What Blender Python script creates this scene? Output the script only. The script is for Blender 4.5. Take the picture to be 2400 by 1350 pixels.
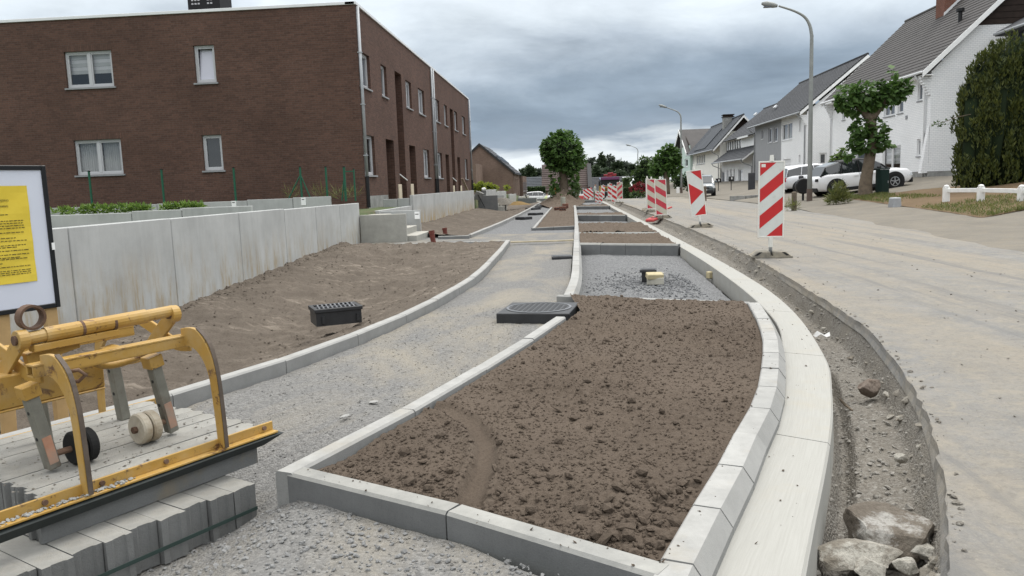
import bpy, bmesh, math, random
import numpy as np
from mathutils import Vector, Matrix, Euler

# ------------------------------------------------------------------ clear
for o in list(bpy.data.objects): bpy.data.objects.remove(o, do_unlink=True)
scene = bpy.context.scene
COL = scene.collection
rnd = random.Random(7)
PI = math.pi
R = math.radians

# ------------------------------------------------------------------ camera
H = 1.30
FPX = 1840.0
CW = ((0.99688065, 0.0250331, 0.07484856), (0.07093239, 0.13165482, -0.98875457), (-0.03460577, 0.99097949, 0.12946849))
cam = bpy.data.cameras.new('Camera'); camo = bpy.data.objects.new('Camera', cam); COL.objects.link(camo)
cam.sensor_width = 36; cam.lens = 36 * FPX / 2400; cam.clip_start = .05; cam.clip_end = 6000
camo.matrix_world = Matrix.Translation((0, 0, H)) @ Matrix(CW).to_4x4()
scene.camera = camo

# ------------------------------------------------------------------ sky and sun (overcast day)
SUN_DIR = Vector((.30, .42, 1.0)).normalized()
w = bpy.data.worlds.new('World'); scene.world = w; w.use_nodes = True
nt = w.node_tree; nt.nodes.clear()
def WN(t, **k):
    n = nt.nodes.new(t)
    for a, b in k.items(): setattr(n, a, b)
    return n
def wmath(op, a, b=None, c=None, clamp=False):
    n = WN('ShaderNodeMath', operation=op); n.use_clamp = clamp
    for i, v in enumerate((a, b, c)):
        if v is None: continue
        if isinstance(v, (int, float)): n.inputs[i].default_value = v
        else: nt.links.new(v, n.inputs[i])
    return n.outputs[0]
tc = WN('ShaderNodeTexCoord'); sp = WN('ShaderNodeSeparateXYZ'); nt.links.new(tc.outputs['Generated'], sp.inputs[0])
zc = wmath('ADD', wmath('MAXIMUM', sp.outputs[2], 0.0), .17)
cx = WN('ShaderNodeCombineXYZ')
nt.links.new(wmath('DIVIDE', sp.outputs[0], zc), cx.inputs[0]); nt.links.new(wmath('DIVIDE', sp.outputs[1], zc), cx.inputs[1])
def wnoise(scale, detail, rough, dist, seed):
    n = WN('ShaderNodeTexNoise'); n.noise_dimensions = '3D'
    m = WN('ShaderNodeMapping'); m.inputs['Location'].default_value = (seed, seed * .7, seed * .3)
    nt.links.new(cx.outputs[0], m.inputs[0]); nt.links.new(m.outputs[0], n.inputs['Vector'])
    n.inputs['Scale'].default_value = scale; n.inputs['Detail'].default_value = detail
    n.inputs['Roughness'].default_value = rough; n.inputs['Distortion'].default_value = dist
    return n.outputs['Fac']
n1 = wnoise(1.0, 9, .56, .35, 3.1); n2 = wnoise(.42, 3, .5, .2, 11.3); n3 = wnoise(3.2, 7, .6, .5, 5.2)
ev = wmath('ADD', sp.outputs[2], wmath('MULTIPLY', wmath('SUBTRACT', n2, .5), .22))
ev = wmath('ADD', ev, wmath('MULTIPLY', wmath('SUBTRACT', n1, .5), .17))
rp = WN('ShaderNodeValToRGB'); nt.links.new(ev, rp.inputs[0])
els = [(0.0, (.66, .70, .72)), (.03, (.60, .645, .68)), (.062, (.215, .265, .335)), (.10, (.175, .225, .29)), (.14, (.23, .285, .35)),
       (.18, (.385, .44, .50)), (.22, (.55, .605, .65)), (.30, (.68, .725, .76)), (.55, (1.2, 1.22, 1.23)), (1.0, (1.8, 1.8, 1.78))]
rp.color_ramp.elements[0].position = 0; rp.color_ramp.elements[0].color = els[0][1] + (1,)
rp.color_ramp.elements[1].position = 1; rp.color_ramp.elements[1].color = els[-1][1] + (1,)
for p, c in els[1:-1]:
    e = rp.color_ramp.elements.new(p); e.color = c + (1,)
# soft billow contrast
vm = WN('ShaderNodeVectorMath', operation='SCALE'); nt.links.new(rp.outputs[0], vm.inputs[0])
nt.links.new(wmath('ADD', wmath('MULTIPLY', wmath('ADD', wmath('MULTIPLY', n3, .35), wmath('MULTIPLY', n1, .65)), 1.25), .42), vm.inputs['Scale'])
sky = WN('ShaderNodeTexSky', sky_type='NISHITA', sun_disc=False)
sky.sun_elevation = math.asin(SUN_DIR.z); sky.sun_rotation = math.atan2(SUN_DIR.x, SUN_DIR.y)
sv = WN('ShaderNodeVectorMath', operation='SCALE'); nt.links.new(sky.outputs[0], sv.inputs[0]); sv.inputs['Scale'].default_value = .10
mixw = WN('ShaderNodeMix', data_type='RGBA'); mixw.inputs[0].default_value = .93
nt.links.new(sv.outputs[0], mixw.inputs[6]); nt.links.new(vm.outputs[0], mixw.inputs[7])
bg = WN('ShaderNodeBackground'); bg.inputs[1].default_value = 1.05; nt.links.new(mixw.outputs[2], bg.inputs[0])
wo = WN('ShaderNodeOutputWorld'); nt.links.new(bg.outputs[0], wo.inputs[0])

sl = bpy.data.lights.new('Sun', 'SUN'); sl.energy = 1.2; sl.angle = R(20); sl.color = (1, .97, .92)
so = bpy.data.objects.new('Sun', sl); COL.objects.link(so); so.location = (20, 10, 40)
so.rotation_euler = SUN_DIR.to_track_quat('Z', 'Y').to_euler()

scene.render.engine = 'CYCLES'
vs = scene.view_settings
vs.view_transform = 'Standard'; vs.look = 'None'; vs.gamma = 1; vs.exposure = 0.4; vs.use_curve_mapping = False

# ------------------------------------------------------------------ camera geometry helpers: picture point -> place
CWm = np.array(CW)
def ray(px, py): return CWm @ np.array([px - 1200.0, -(py - 675.0), -FPX])
def at_z(px, py, z):
    r = ray(px, py); t = (z - H) / r[2]; return Vector((t * r[0], t * r[1], z))
def at_y(px, py, y):
    r = ray(px, py); t = y / r[1]; return Vector((t * r[0], y, H + t * r[2]))
def at_x(px, py, x):
    r = ray(px, py); t = x / r[0]; return Vector((x, t * r[1], H + t * r[2]))

# ------------------------------------------------------------------ noise for terrain
def _hash(i, j, seed):
    n = (i.astype(np.int64) * 374761393 + j.astype(np.int64) * 668265263 + seed * 974634777) & 0x7fffffff
    n = ((n ^ (n >> 13)) * 1274126177) & 0x7fffffff
    n = ((n ^ (n >> 16)) * 668265263) & 0x7fffffff
    return ((n ^ (n >> 15)) & 0xffffff) / float(0xffffff)
def vnoise(x, y, seed=0):
    x = np.asarray(x, float); y = np.asarray(y, float)
    i = np.floor(x); j = np.floor(y); fx = x - i; fy = y - j
    fx = fx * fx * (3 - 2 * fx); fy = fy * fy * (3 - 2 * fy)
    a = _hash(i, j, seed); b = _hash(i + 1, j, seed); c = _hash(i, j + 1, seed); d = _hash(i + 1, j + 1, seed)
    return (a * (1 - fx) + b * fx) * (1 - fy) + (c * (1 - fx) + d * fx) * fy - .5
def fbm(x, y, seed=0, octs=4, gain=.5):
    s = 0; a = 1; f = 1
    for k in range(octs):
        s = s + a * vnoise(x * f + 17.3 * k, y * f - 9.1 * k, seed + k); a *= gain; f *= 2.03
    return s
def sstep(a, b, x):
    t = np.clip((np.asarray(x, float) - a) / (b - a), 0, 1); return t * t * (3 - 2 * t)

# ------------------------------------------------------------------ mesh builder
def origin_of(p):
    v = Vector((0, 0, 0))
    while p is not None:
        v = v + p.location; p = p.parent
    return v
class MB:
    def __init__(s): s.v = []; s.f = []; s.mi = []; s.cur = 0
    def add(s, vs, fs):
        b = len(s.v); s.v += [tuple(v) for v in vs]
        for f in fs: s.f.append(tuple(b + i for i in f)); s.mi.append(s.cur)
        return s
    def quad(s, a, b, c, d): return s.add([a, b, c, d], [(0, 1, 2, 3)])
    def box(s, x0, x1, y0, y1, z0, z1):
        x0, x1 = min(x0, x1), max(x0, x1); y0, y1 = min(y0, y1), max(y0, y1); z0, z1 = min(z0, z1), max(z0, z1)
        v = [(x0, y0, z0), (x1, y0, z0), (x1, y1, z0), (x0, y1, z0), (x0, y0, z1), (x1, y0, z1), (x1, y1, z1), (x0, y1, z1)]
        return s.add(v, [(0, 3, 2, 1), (4, 5, 6, 7), (0, 1, 5, 4), (1, 2, 6, 5), (2, 3, 7, 6), (3, 0, 4, 7)])
    def obox(s, c, sz, m=None, taper=1.0):
        c = Vector(c); hx, hy, hz = sz[0] / 2, sz[1] / 2, sz[2] / 2
        m = m or Matrix.Identity(3); v = []
        for z in (-1, 1):
            k = taper if z > 0 else 1
            for x, y in ((-1, -1), (1, -1), (1, 1), (-1, 1)): v.append(c + m @ Vector((x * hx * k, y * hy * k, z * hz)))
        return s.add(v, [(0, 3, 2, 1), (4, 5, 6, 7), (0, 1, 5, 4), (1, 2, 6, 5), (2, 3, 7, 6), (3, 0, 4, 7)])
    def bar(s, p0, p1, wd, th, up=(0, 0, 1)):
        p0 = Vector(p0); p1 = Vector(p1); d = (p1 - p0); L = d.length; d = d / L
        up = Vector(up); x = up.cross(d)
        if x.length < 1e-4: x = Vector((1, 0, 0)).cross(d)
        x.normalize(); y = d.cross(x)
        m = Matrix((x, y, d)).transposed()
        return s.obox((p0 + p1) / 2, (wd, th, L), m)
    def prism(s, pts, off):
        off = Vector(off); n = len(pts); p = [Vector(q) for q in pts]
        v = p + [q + off for q in p]
        f = [tuple(range(n - 1, -1, -1)), tuple(range(n, 2 * n))] + [(i, (i + 1) % n, n + (i + 1) % n, n + i) for i in range(n)]
        return s.add(v, f)
    def tube(s, path, r, n=8, caps=True, squash=None):
        P = [Vector(p) for p in path]; rr = r if isinstance(r, (list, tuple)) else [r] * len(P)
        b = len(s.v); vs = []; prev = None
        for i, p in enumerate(P):
            d = (P[min(i + 1, len(P) - 1)] - P[max(i - 1, 0)]).normalized()
            if prev is None:
                a = Vector((0, 0, 1)) if abs(d.z) < .9 else Vector((1, 0, 0)); x = a.cross(d).normalized()
            else:
                x = (prev - d * prev.dot(d)).normalized()
            prev = x; y = d.cross(x)
            for k in range(n):
                t = 2 * PI * k / n; vs.append(p + (x * math.cos(t) + y * math.sin(t)) * rr[i])
        fs = []
        for i in range(len(P) - 1):
            for k in range(n):
                fs.append((i * n + k, i * n + (k + 1) % n, (i + 1) * n + (k + 1) % n, (i + 1) * n + k))
        if caps: fs.append(tuple(range(n - 1, -1, -1))); fs.append(tuple((len(P) - 1) * n + k for k in range(n)))
        return s.add(vs, fs)
    def cyl(s, p0, p1, r0, r1=None, n=12): return s.tube([p0, p1], [r0, r0 if r1 is None else r1], n)
    def lathe(s, prof, n=16, c=(0, 0, 0), axis=None):
        m = axis or Matrix.Identity(3); c = Vector(c); vs = []
        for (r, z) in prof:
            for k in range(n):
                t = 2 * PI * k / n; vs.append(c + m @ Vector((r * math.cos(t), r * math.sin(t), z)))
        fs = []
        for i in range(len(prof) - 1):
            for k in range(n): fs.append((i * n + k, i * n + (k + 1) % n, (i + 1) * n + (k + 1) % n, (i + 1) * n + k))
        fs.append(tuple(range(n - 1, -1, -1))); fs.append(tuple((len(prof) - 1) * n + k for k in range(n)))
        return s.add(vs, fs)
    def build(s, name, mat, parent=None, smooth=False, bevel=0, recenter=True, seg=1):
        o = mesh_obj(name, s.v, s.f, mat, parent, smooth, recenter, s.mi if isinstance(mat, (list, tuple)) else None)
        if bevel:
            bm = bmesh.new(); bm.from_mesh(o.data)
            bmesh.ops.remove_doubles(bm, verts=bm.verts, dist=1e-5)
            bmesh.ops.bevel(bm, geom=[e for e in bm.edges if len(e.link_faces) == 2 and e.calc_face_angle(0) > .6], offset=bevel, segments=seg, affect='EDGES', profile=.7)
            bm.to_mesh(o.data); bm.free()
            if smooth:
                for p in o.data.polygons: p.use_smooth = True
        return o
def mesh_obj(name, v, f, mat, parent=None, smooth=False, recenter=True, mi=None):
    me = bpy.data.meshes.new(name)
    v = np.asarray(v, float).reshape(-1, 3)
    loc = Vector((0, 0, 0))
    if parent is not None: off = origin_of(parent)
    elif recenter and len(v):
        lo = v.min(0); hi = v.max(0); off = Vector(((lo[0] + hi[0]) / 2, (lo[1] + hi[1]) / 2, lo[2])); loc = off
    else: off = Vector((0, 0, 0))
    v = v - np.array(off)
    me.from_pydata(v.tolist(), [], f if isinstance(f, list) else f.tolist())
    for m in (mat if isinstance(mat, (list, tuple)) else [mat]): me.materials.append(m)
    if mi is not None: me.polygons.foreach_set('material_index', mi)
    if smooth: me.polygons.foreach_set('use_smooth', [True] * len(me.polygons))
    me.update()
    o = bpy.data.objects.new(name, me); COL.objects.link(o); o.location = loc
    if parent is not None: o.parent = parent
    return o
def tag(o, label=None, cat=None, group=None, kind=None):
    if label: o['label'] = label
    if cat: o['category'] = cat
    if group: o['group'] = group
    if kind: o['kind'] = kind
    return o
def thing(name, label, cat, loc=(0, 0, 0), group=None):
    o = bpy.data.objects.new(name, None); COL.objects.link(o); o.location = loc; o.empty_display_size = .2
    return tag(o, label, cat, group)
def copy_tree(o, parent=None, label=None):
    c = o.copy(); COL.objects.link(c); c.parent = parent
    if label: c['label'] = label
    for ch in list(o.children): copy_tree(ch, c)
    return c
def grid_faces(nv, nu):
    i = np.arange(nv - 1)[:, None] * nu + np.arange(nu - 1)[None, :]
    return np.stack([i, i + 1, i + nu + 1, i + nu], -1).reshape(-1, 4)
def resample(P, n, warp=None):
    P = np.asarray(P, float); s = np.r_[0, np.cumsum(np.hypot(*np.diff(P[:, :2], axis=0).T))]
    t = np.linspace(0, 1, n)
    if warp: t = t ** warp
    t = t * s[-1]
    return np.stack([np.interp(t, s, P[:, k]) for k in range(P.shape[1])], -1)
def smooth_line(P, n=8):
    """Catmull-Rom through the given plan points"""
    P = [Vector(p) for p in P]; out = []
    for i in range(len(P) - 1):
        p0 = P[max(i - 1, 0)]; p1 = P[i]; p2 = P[i + 1]; p3 = P[min(i + 2, len(P) - 1)]
        for k in range(n):
            t = k / n
            out.append(.5 * ((2 * p1) + (p2 - p0) * t + (2 * p0 - 5 * p1 + 4 * p2 - p3) * t * t + (3 * p1 - p0 - 3 * p2 + p3) * t ** 3))
    out.append(P[-1]); return [tuple(q) for q in out]
def strip(name, A, B, nu, nv, zfun, mat, warp=None, parent=None, skirt=0):
    a = resample(A, nv, warp); b = resample(B, nv, warp); t = np.linspace(0, 1, nu)[None, :]
    X = a[:, :1] * (1 - t) + b[:, :1] * t; Y = a[:, 1:2] * (1 - t) + b[:, 1:2] * t
    Z = zfun(X, Y, np.broadcast_to(t, X.shape))
    v = np.stack([X, Y, Z + X * 0], -1).reshape(-1, 3)
    return mesh_obj(name, v, grid_faces(nv, nu), mat, parent, True, False)
# ------------------------------------------------------------------ materials
class NT:
    def __init__(s, name):
        s.m = bpy.data.materials.new(name); s.m.use_nodes = True; s.t = s.m.node_tree; s.t.nodes.clear()
        s.out = s.n('ShaderNodeOutputMaterial'); s.b = s.n('ShaderNodeBsdfPrincipled'); s.l(s.b.outputs[0], s.out.inputs[0])
        s.tc = s.n('ShaderNodeTexCoord'); s.vec = s.tc.outputs['Object']
    def n(s, t, **k):
        x = s.t.nodes.new(t)
        for a, b in k.items(): setattr(x, a, b)
        return x
    def l(s, a, b): s.t.links.new(a, b)
    def set(s, sock, v):
        if hasattr(v, 'links') or hasattr(v, 'is_linked'): s.l(v, sock)
        elif isinstance(v, (tuple, list)) and len(v) == 3 and sock.type == 'RGBA': sock.default_value = tuple(v) + (1,)
        else: sock.default_value = v
    def math(s, op, a, b=None, clamp=False):
        x = s.n('ShaderNodeMath', operation=op); x.use_clamp = clamp; s.set(x.inputs[0], a)
        if b is not None: s.set(x.inputs[1], b)
        return x.outputs[0]
    def map(s, scale=(1, 1, 1), loc=(0, 0, 0), rot=(0, 0, 0), vec=None):
        x = s.n('ShaderNodeMapping'); s.l(vec or s.vec, x.inputs[0]); x.inputs['Scale'].default_value = scale
        x.inputs['Location'].default_value = loc; x.inputs['Rotation'].default_value = rot; return x.outputs[0]
    def noise(s, scale, detail=4, rough=.55, vec=None, dist=0):
        x = s.n('ShaderNodeTexNoise'); s.l(vec or s.vec, x.inputs['Vector']); x.inputs['Scale'].default_value = scale
        x.inputs['Detail'].default_value = detail; x.inputs['Roughness'].default_value = rough; x.inputs['Distortion'].default_value = dist
        return x.outputs['Fac']
    def voro(s, scale, vec=None, feat='F1', out='Distance'):
        x = s.n('ShaderNodeTexVoronoi', feature=feat); s.l(vec or s.vec, x.inputs['Vector']); x.inputs['Scale'].default_value = scale; return x.outputs[out]
    def ramp(s, fac, stops):
        x = s.n('ShaderNodeValToRGB'); s.l(fac, x.inputs[0]); r = x.color_ramp
        st = [(p, (c, c, c) if isinstance(c, (int, float)) else c) for p, c in stops]
        r.elements[0].position = st[0][0]; r.elements[0].color = tuple(st[0][1]) + (1,)
        r.elements[1].position = st[-1][0]; r.elements[1].color = tuple(st[-1][1]) + (1,)
        for p, c in st[1:-1]:
            e = r.elements.new(p); e.color = tuple(c) + (1,)
        return x.outputs[0]
    def mix(s, fac, a, b, blend='MIX'):
        x = s.n('ShaderNodeMix', data_type='RGBA', blend_type=blend); s.set(x.inputs[0], fac); s.set(x.inputs[6], a); s.set(x.inputs[7], b); return x.outputs[2]
    def bump(s, h, strength=.5, dist=.01):
        x = s.n('ShaderNodeBump'); x.inputs['Strength'].default_value = strength; x.inputs['Distance'].default_value = dist
        s.l(h, x.inputs['Height']); s.l(x.outputs[0], s.b.inputs['Normal']); return x
    def fin(s, col, rough=.85, spec=.3, metal=0):
        s.set(s.b.inputs['Base Color'], col); s.set(s.b.inputs['Roughness'], rough)
        s.b.inputs['Specular IOR Level'].default_value = spec; s.b.inputs['Metallic'].default_value = metal
        return s.m
def kc(c, f): return tuple(min(1, x * f) for x in c)
def M(name, col, rough=.8, var=.2, scale=6, bump=.25, bscale=80, spec=.3, metal=0, dirt=None, dscale=3, dlo=.52, dhi=.72, rnd_amt=0, bdist=.004):
    t = NT(name)
    c = t.mix(t.ramp(t.noise(scale, 6, .62), [(.3, 0.0), (.7, 1.0)]), kc(col, 1 - var), kc(col, 1 + var))
    if dirt: c = t.mix(t.ramp(t.noise(dscale, 7, .68, dist=.4), [(dlo, 0.0), (dhi, 1.0)]), c, dirt)
    if rnd_amt:
        oi = t.n('ShaderNodeObjectInfo'); v = t.math('ADD', t.math('MULTIPLY', oi.outputs['Random'], rnd_amt), 1 - rnd_amt / 2)
        g = t.n('ShaderNodeCombineXYZ'); [t.l(v, g.inputs[i]) for i in range(3)]
        c = t.mix(1.0, c, g.outputs[0], 'MULTIPLY')
    if bump: t.bump(t.noise(bscale, 5, .65), bump, bdist)
    return t.fin(c, rough, spec, metal)
def brick_mat(name, c1, c2, mortar, bw=.22, rh=.066, ms=.008, bump=.5, soldier=False, stain=None, nlo=.82):
    t = NT(name); g = t.n('ShaderNodeNewGeometry'); P = t.n('ShaderNodeSeparateXYZ'); t.l(g.outputs['Position'], P.inputs[0])
    N = t.n('ShaderNodeSeparateXYZ'); t.l(g.outputs['True Normal'], N.inputs[0])
    sel = t.math('GREATER_THAN', t.math('ABSOLUTE', N.outputs[0]), .6)
    u = t.math('ADD', t.math('MULTIPLY', P.outputs[1], sel), t.math('MULTIPLY', P.outputs[0], t.math('SUBTRACT', 1.0, sel)))
    cv = t.n('ShaderNodeCombineXYZ')
    if soldier: t.l(P.outputs[2], cv.inputs[0]); t.l(u, cv.inputs[1])
    else: t.l(u, cv.inputs[0]); t.l(P.outputs[2], cv.inputs[1])
    br = t.n('ShaderNodeTexBrick'); t.l(cv.outputs[0], br.inputs['Vector'])
    br.inputs['Scale'].default_value = 1; br.inputs['Brick Width'].default_value = bw; br.inputs['Row Height'].default_value = rh
    br.inputs['Mortar Size'].default_value = ms; br.inputs['Mortar Smooth'].default_value = .2; br.inputs['Bias'].default_value = 0
    br.inputs['Color1'].default_value = c1 + (1,); br.inputs['Color2'].default_value = c2 + (1,); br.inputs['Mortar'].default_value = mortar + (1,)
    if soldier: br.offset = 0
    pv = g.outputs['Position']
    n = t.ramp(t.noise(.45, 5, .6, vec=pv), [(.25, nlo - .04 * (nlo < .9)), (.75, 2 - nlo)])
    c = t.mix(1.0, br.outputs['Color'], n, 'MULTIPLY')
    n2 = t.ramp(t.noise(14, 3, .7, vec=pv), [(.3, nlo), (.7, 2 - nlo)])
    c = t.mix(1.0, c, n2, 'MULTIPLY')
    if stain: c = t.mix(t.ramp(t.noise(1.1, 6, .7, vec=pv), [(.58, 0.0), (.8, .6)]), c, stain)
    t.bump(t.math('MULTIPLY', br.outputs['Fac'], -1.0), bump, .006)
    return t.fin(c, .9, .2)
MAT = {}
# soils: freshly tilled, and dry raked
def soil_mat(name, dark, mid, light, patches=.6, pscale=1.2, scratch=0):
    t = NT(name)
    c = t.mix(t.ramp(t.noise(pscale, 6, .6), [(.35, 0.0), (.7, 1.0)]), mid, kc(mid, 1.25))
    c = t.mix(t.ramp(t.noise(55, 5, .75), [(.45, 0.0), (.7, .75)]), c, dark)
    c = t.mix(t.ramp(t.noise(pscale * 2.3, 5, .7, dist=.6), [(.56, 0.0), (.78, patches)]), c, light)
    c = t.mix(t.ramp(t.voro(160), [(.0, .35), (.12, 0.0)]), c, kc(light, 1.3))
    if scratch:
        sc = t.math('MULTIPLY', t.ramp(t.noise(1, 6, .7, vec=t.map((1.6, 13, 1), rot=(0, 0, -.55)), dist=.3), [(.53, 0.0), (.64, scratch)]), t.ramp(t.noise(.8, 4, .6), [(.42, 0.0), (.6, 1.0)]))
        c = t.mix(sc, c, kc(light, 1.12))
    h = t.math('ADD', t.noise(80, 6, .75), t.math('MULTIPLY', t.noise(220, 4, .7), .5))
    t.bump(h, .8, .013); return t.fin(c, .97, .12)
MAT['soil'] = soil_mat('tilled_soil', (.070, .054, .042), (.112, .088, .068), (.17, .138, .11), .5)
MAT['soil_dry'] = soil_mat('raked_dry_soil', (.074, .061, .049), (.122, .102, .083), (.22, .188, .153), .5, 1.6, .9)
MAT['soil_sand'] = soil_mat('yellow_sand', (.13, .085, .035), (.20, .135, .06), (.25, .18, .10), .6, 1.6)
def gravel_mat(name, dark, mid, light, dust_light, dlo=.45, dhi=.68, pscale=.9, stretch=(1, 1, 1)):
    t = NT(name)
    v = t.voro(75, out='Color'); sv = t.n('ShaderNodeSeparateColor'); t.l(v, sv.inputs[0])
    c = t.ramp(sv.outputs[0], [(0.0, dark), (.5, mid), (1.0, light)])
    c = t.mix(t.ramp(t.noise(5, 6, .65), [(.35, .0), (.7, .55)]), c, mid)
    d = t.ramp(t.noise(pscale, 7, .66, dist=.5, vec=t.map(stretch)), [(dlo, 0.0), (dhi, 1.0)])
    d = t.math('MULTIPLY', d, t.ramp(t.noise(38, 4, .7), [(.3, .55), (.6, 1.0)]))
    c = t.mix(d, c, dust_light)
    h = t.math('ADD', t.math('MULTIPLY', t.voro(75), -1.0), t.math('MULTIPLY', t.noise(30, 5, .7), .8))
    t.bump(h, .8, .012); return t.fin(c, .95, .18)
MAT['gravel'] = gravel_mat('crushed_stone_path', (.135, .133, .129), (.188, .184, .176), (.25, .245, .235), (.315, .28, .22), .45, .69, .8, (1.2, .55, 1))
MAT['gravel_grey'] = gravel_mat('crushed_stone_bay', (.115, .117, .12), (.18, .182, .184), (.26, .26, .258), (.27, .262, .24), .62, .9)
MAT['trench'] = gravel_mat('trench_earth', (.105, .095, .08), (.185, .17, .148), (.28, .268, .243), (.20, .18, .15), .4, .7, 1.5)
# dusty asphalt
def road_mat():
    t = NT('dusty_asphalt')
    a = t.mix(t.ramp(t.noise(1.6, 8, .7), [(.3, 0.0), (.7, 1.0)]), (.165, .163, .158), (.235, .231, .222))
    lane = t.ramp(t.noise(1.0, 6, .62, dist=.3, vec=t.map((.62, .045, 1), (1.7, 0, 0))), [(.42, 0.0), (.60, 1.0)])
    d = t.math('MULTIPLY', lane, t.ramp(t.noise(2.3, 8, .74, dist=.7), [(.30, .25), (.62, 1.0)]))
    c = t.mix(d, a, (.27, .236, .185))
    c = t.mix(t.ramp(t.noise(5.5, 7, .74, dist=.8), [(.46, 0.0), (.66, .65)]), c, (.300, .268, .214))
    c = t.mix(t.ramp(t.noise(24, 6, .78), [(.50, 0.0), (.70, .55)]), c, (.125, .116, .10))
    c = t.mix(t.ramp(t.noise(75, 5, .8), [(.52, 0.0), (.7, .6)]), c, (.34, .31, .26))
    c = t.mix(t.ramp(t.noise(1.0, 7, .7, dist=.4, vec=t.map((2.6, .10, 1), (4, 2, 0))), [(.53, 0.0), (.64, .7)]), c, (.155, .152, .147))
    c = t.mix(t.ramp(t.noise(3.1, 8, .72, dist=1.0), [(.66, 0.0), (.74, .6)]), c, (.115, .10, .082))
    t.bump(t.math('ADD', t.noise(140, 4, .7), t.noise(12, 6, .75)), .7, .008); return t.fin(c, .92, .2)
MAT['road'] = road_mat()
def pave_mat():
    t = NT('dusty_pavement')
    c = t.mix(t.ramp(t.noise(.9, 7, .66), [(.3, 0.0), (.7, 1.0)]), (.155, .142, .12), (.225, .203, .168))
    c = t.mix(t.ramp(t.noise(3.5, 7, .7, dist=.8), [(.5, 0.0), (.75, .6)]), c, (.275, .228, .155))
    c = t.mix(t.ramp(t.noise(60, 3, .7), [(.35, .5), (.6, 0.0)]), c, (.11, .10, .085))
    t.bump(t.noise(50, 6, .7), .5, .008); return t.fin(c, .93, .2)
MAT['pavement'] = pave_mat()
# concretes
def concrete(name, col, dust_light, amt=.85, lo=.30, hi=.55, rnd_amt=.12, speck=.4, bump=.3, stain=None):
    """cast concrete whose upward faces are paler: dusty, with overcast top light put into the colour"""
    t = NT(name)
    c = t.mix(t.ramp(t.noise(4, 7, .66), [(.3, 0.0), (.72, 1.0)]), kc(col, .84), kc(col, 1.14))
    c = t.mix(t.ramp(t.noise(150, 3, .7), [(.3, speck), (.5, 0.0)]), c, kc(col, .6))
    if stain: c = t.mix(t.ramp(t.noise(3.1, 7, .72, dist=.6), [(.54, 0.0), (.72, .7)]), c, stain)
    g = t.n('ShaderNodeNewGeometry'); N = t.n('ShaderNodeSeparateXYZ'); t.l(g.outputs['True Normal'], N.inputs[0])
    up = t.ramp(N.outputs[2], [(.35, 0.0), (.8, 1.0)])  # upward faces paler: overcast top light painted in over a dusting
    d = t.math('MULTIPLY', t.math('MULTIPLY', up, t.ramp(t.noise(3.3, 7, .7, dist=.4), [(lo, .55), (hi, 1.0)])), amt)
    dc = t.mix(t.ramp(t.noise(9, 6, .7), [(.35, 0.0), (.65, 1.0)]), kc(dust_light, .86), kc(dust_light, 1.08))
    dc = t.mix(t.ramp(t.noise(2.0, 6, .7, vec=t.map((1, 1, 1), (5, 5, 5))), [(.55, 0.0), (.75, .6)]), dc, (dust_light[0] * .86, dust_light[1] * .76, dust_light[2] * .60))
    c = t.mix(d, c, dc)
    oi = t.n('ShaderNodeObjectInfo'); v = t.math('ADD', t.math('MULTIPLY', oi.outputs['Random'], rnd_amt), 1 - rnd_amt / 2)
    gg = t.n('ShaderNodeCombineXYZ'); [t.l(v, gg.inputs[i]) for i in range(3)]
    c = t.mix(1.0, c, gg.outputs[0], 'MULTIPLY')
    t.bump(t.math('ADD', t.noise(180, 3, .7), t.math('MULTIPLY', t.noise(20, 5, .7), .8)), bump, .004)
    return t.fin(c, .88, .25)
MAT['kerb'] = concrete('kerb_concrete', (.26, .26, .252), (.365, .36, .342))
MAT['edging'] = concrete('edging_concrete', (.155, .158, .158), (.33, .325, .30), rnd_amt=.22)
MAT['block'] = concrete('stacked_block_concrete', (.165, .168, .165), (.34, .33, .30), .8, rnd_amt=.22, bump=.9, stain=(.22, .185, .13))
MAT['gutter'] = None
def gutter_mat():
    t = NT('brushed_gutter_concrete'); uv = t.n('ShaderNodeUVMap'); uv.uv_map = 'UVMap'
    st = t.noise(1, 6, .7, vec=t.map((130, 3.0, 1), vec=uv.outputs[0]))
    c = t.mix(t.ramp(st, [(.32, 0.0), (.68, 1.0)]), (.32, .314, .288), (.37, .364, .338))
    c = t.mix(t.ramp(t.noise(1.6, 6, .7), [(.52, 0.0), (.75, .5)]), c, (.36, .325, .255))
    t.bump(t.math('ADD', st, t.noise(90, 4, .7)), .3, .003); return t.fin(c, .9, .2)
MAT['gutter'] = gutter_mat()
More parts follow.
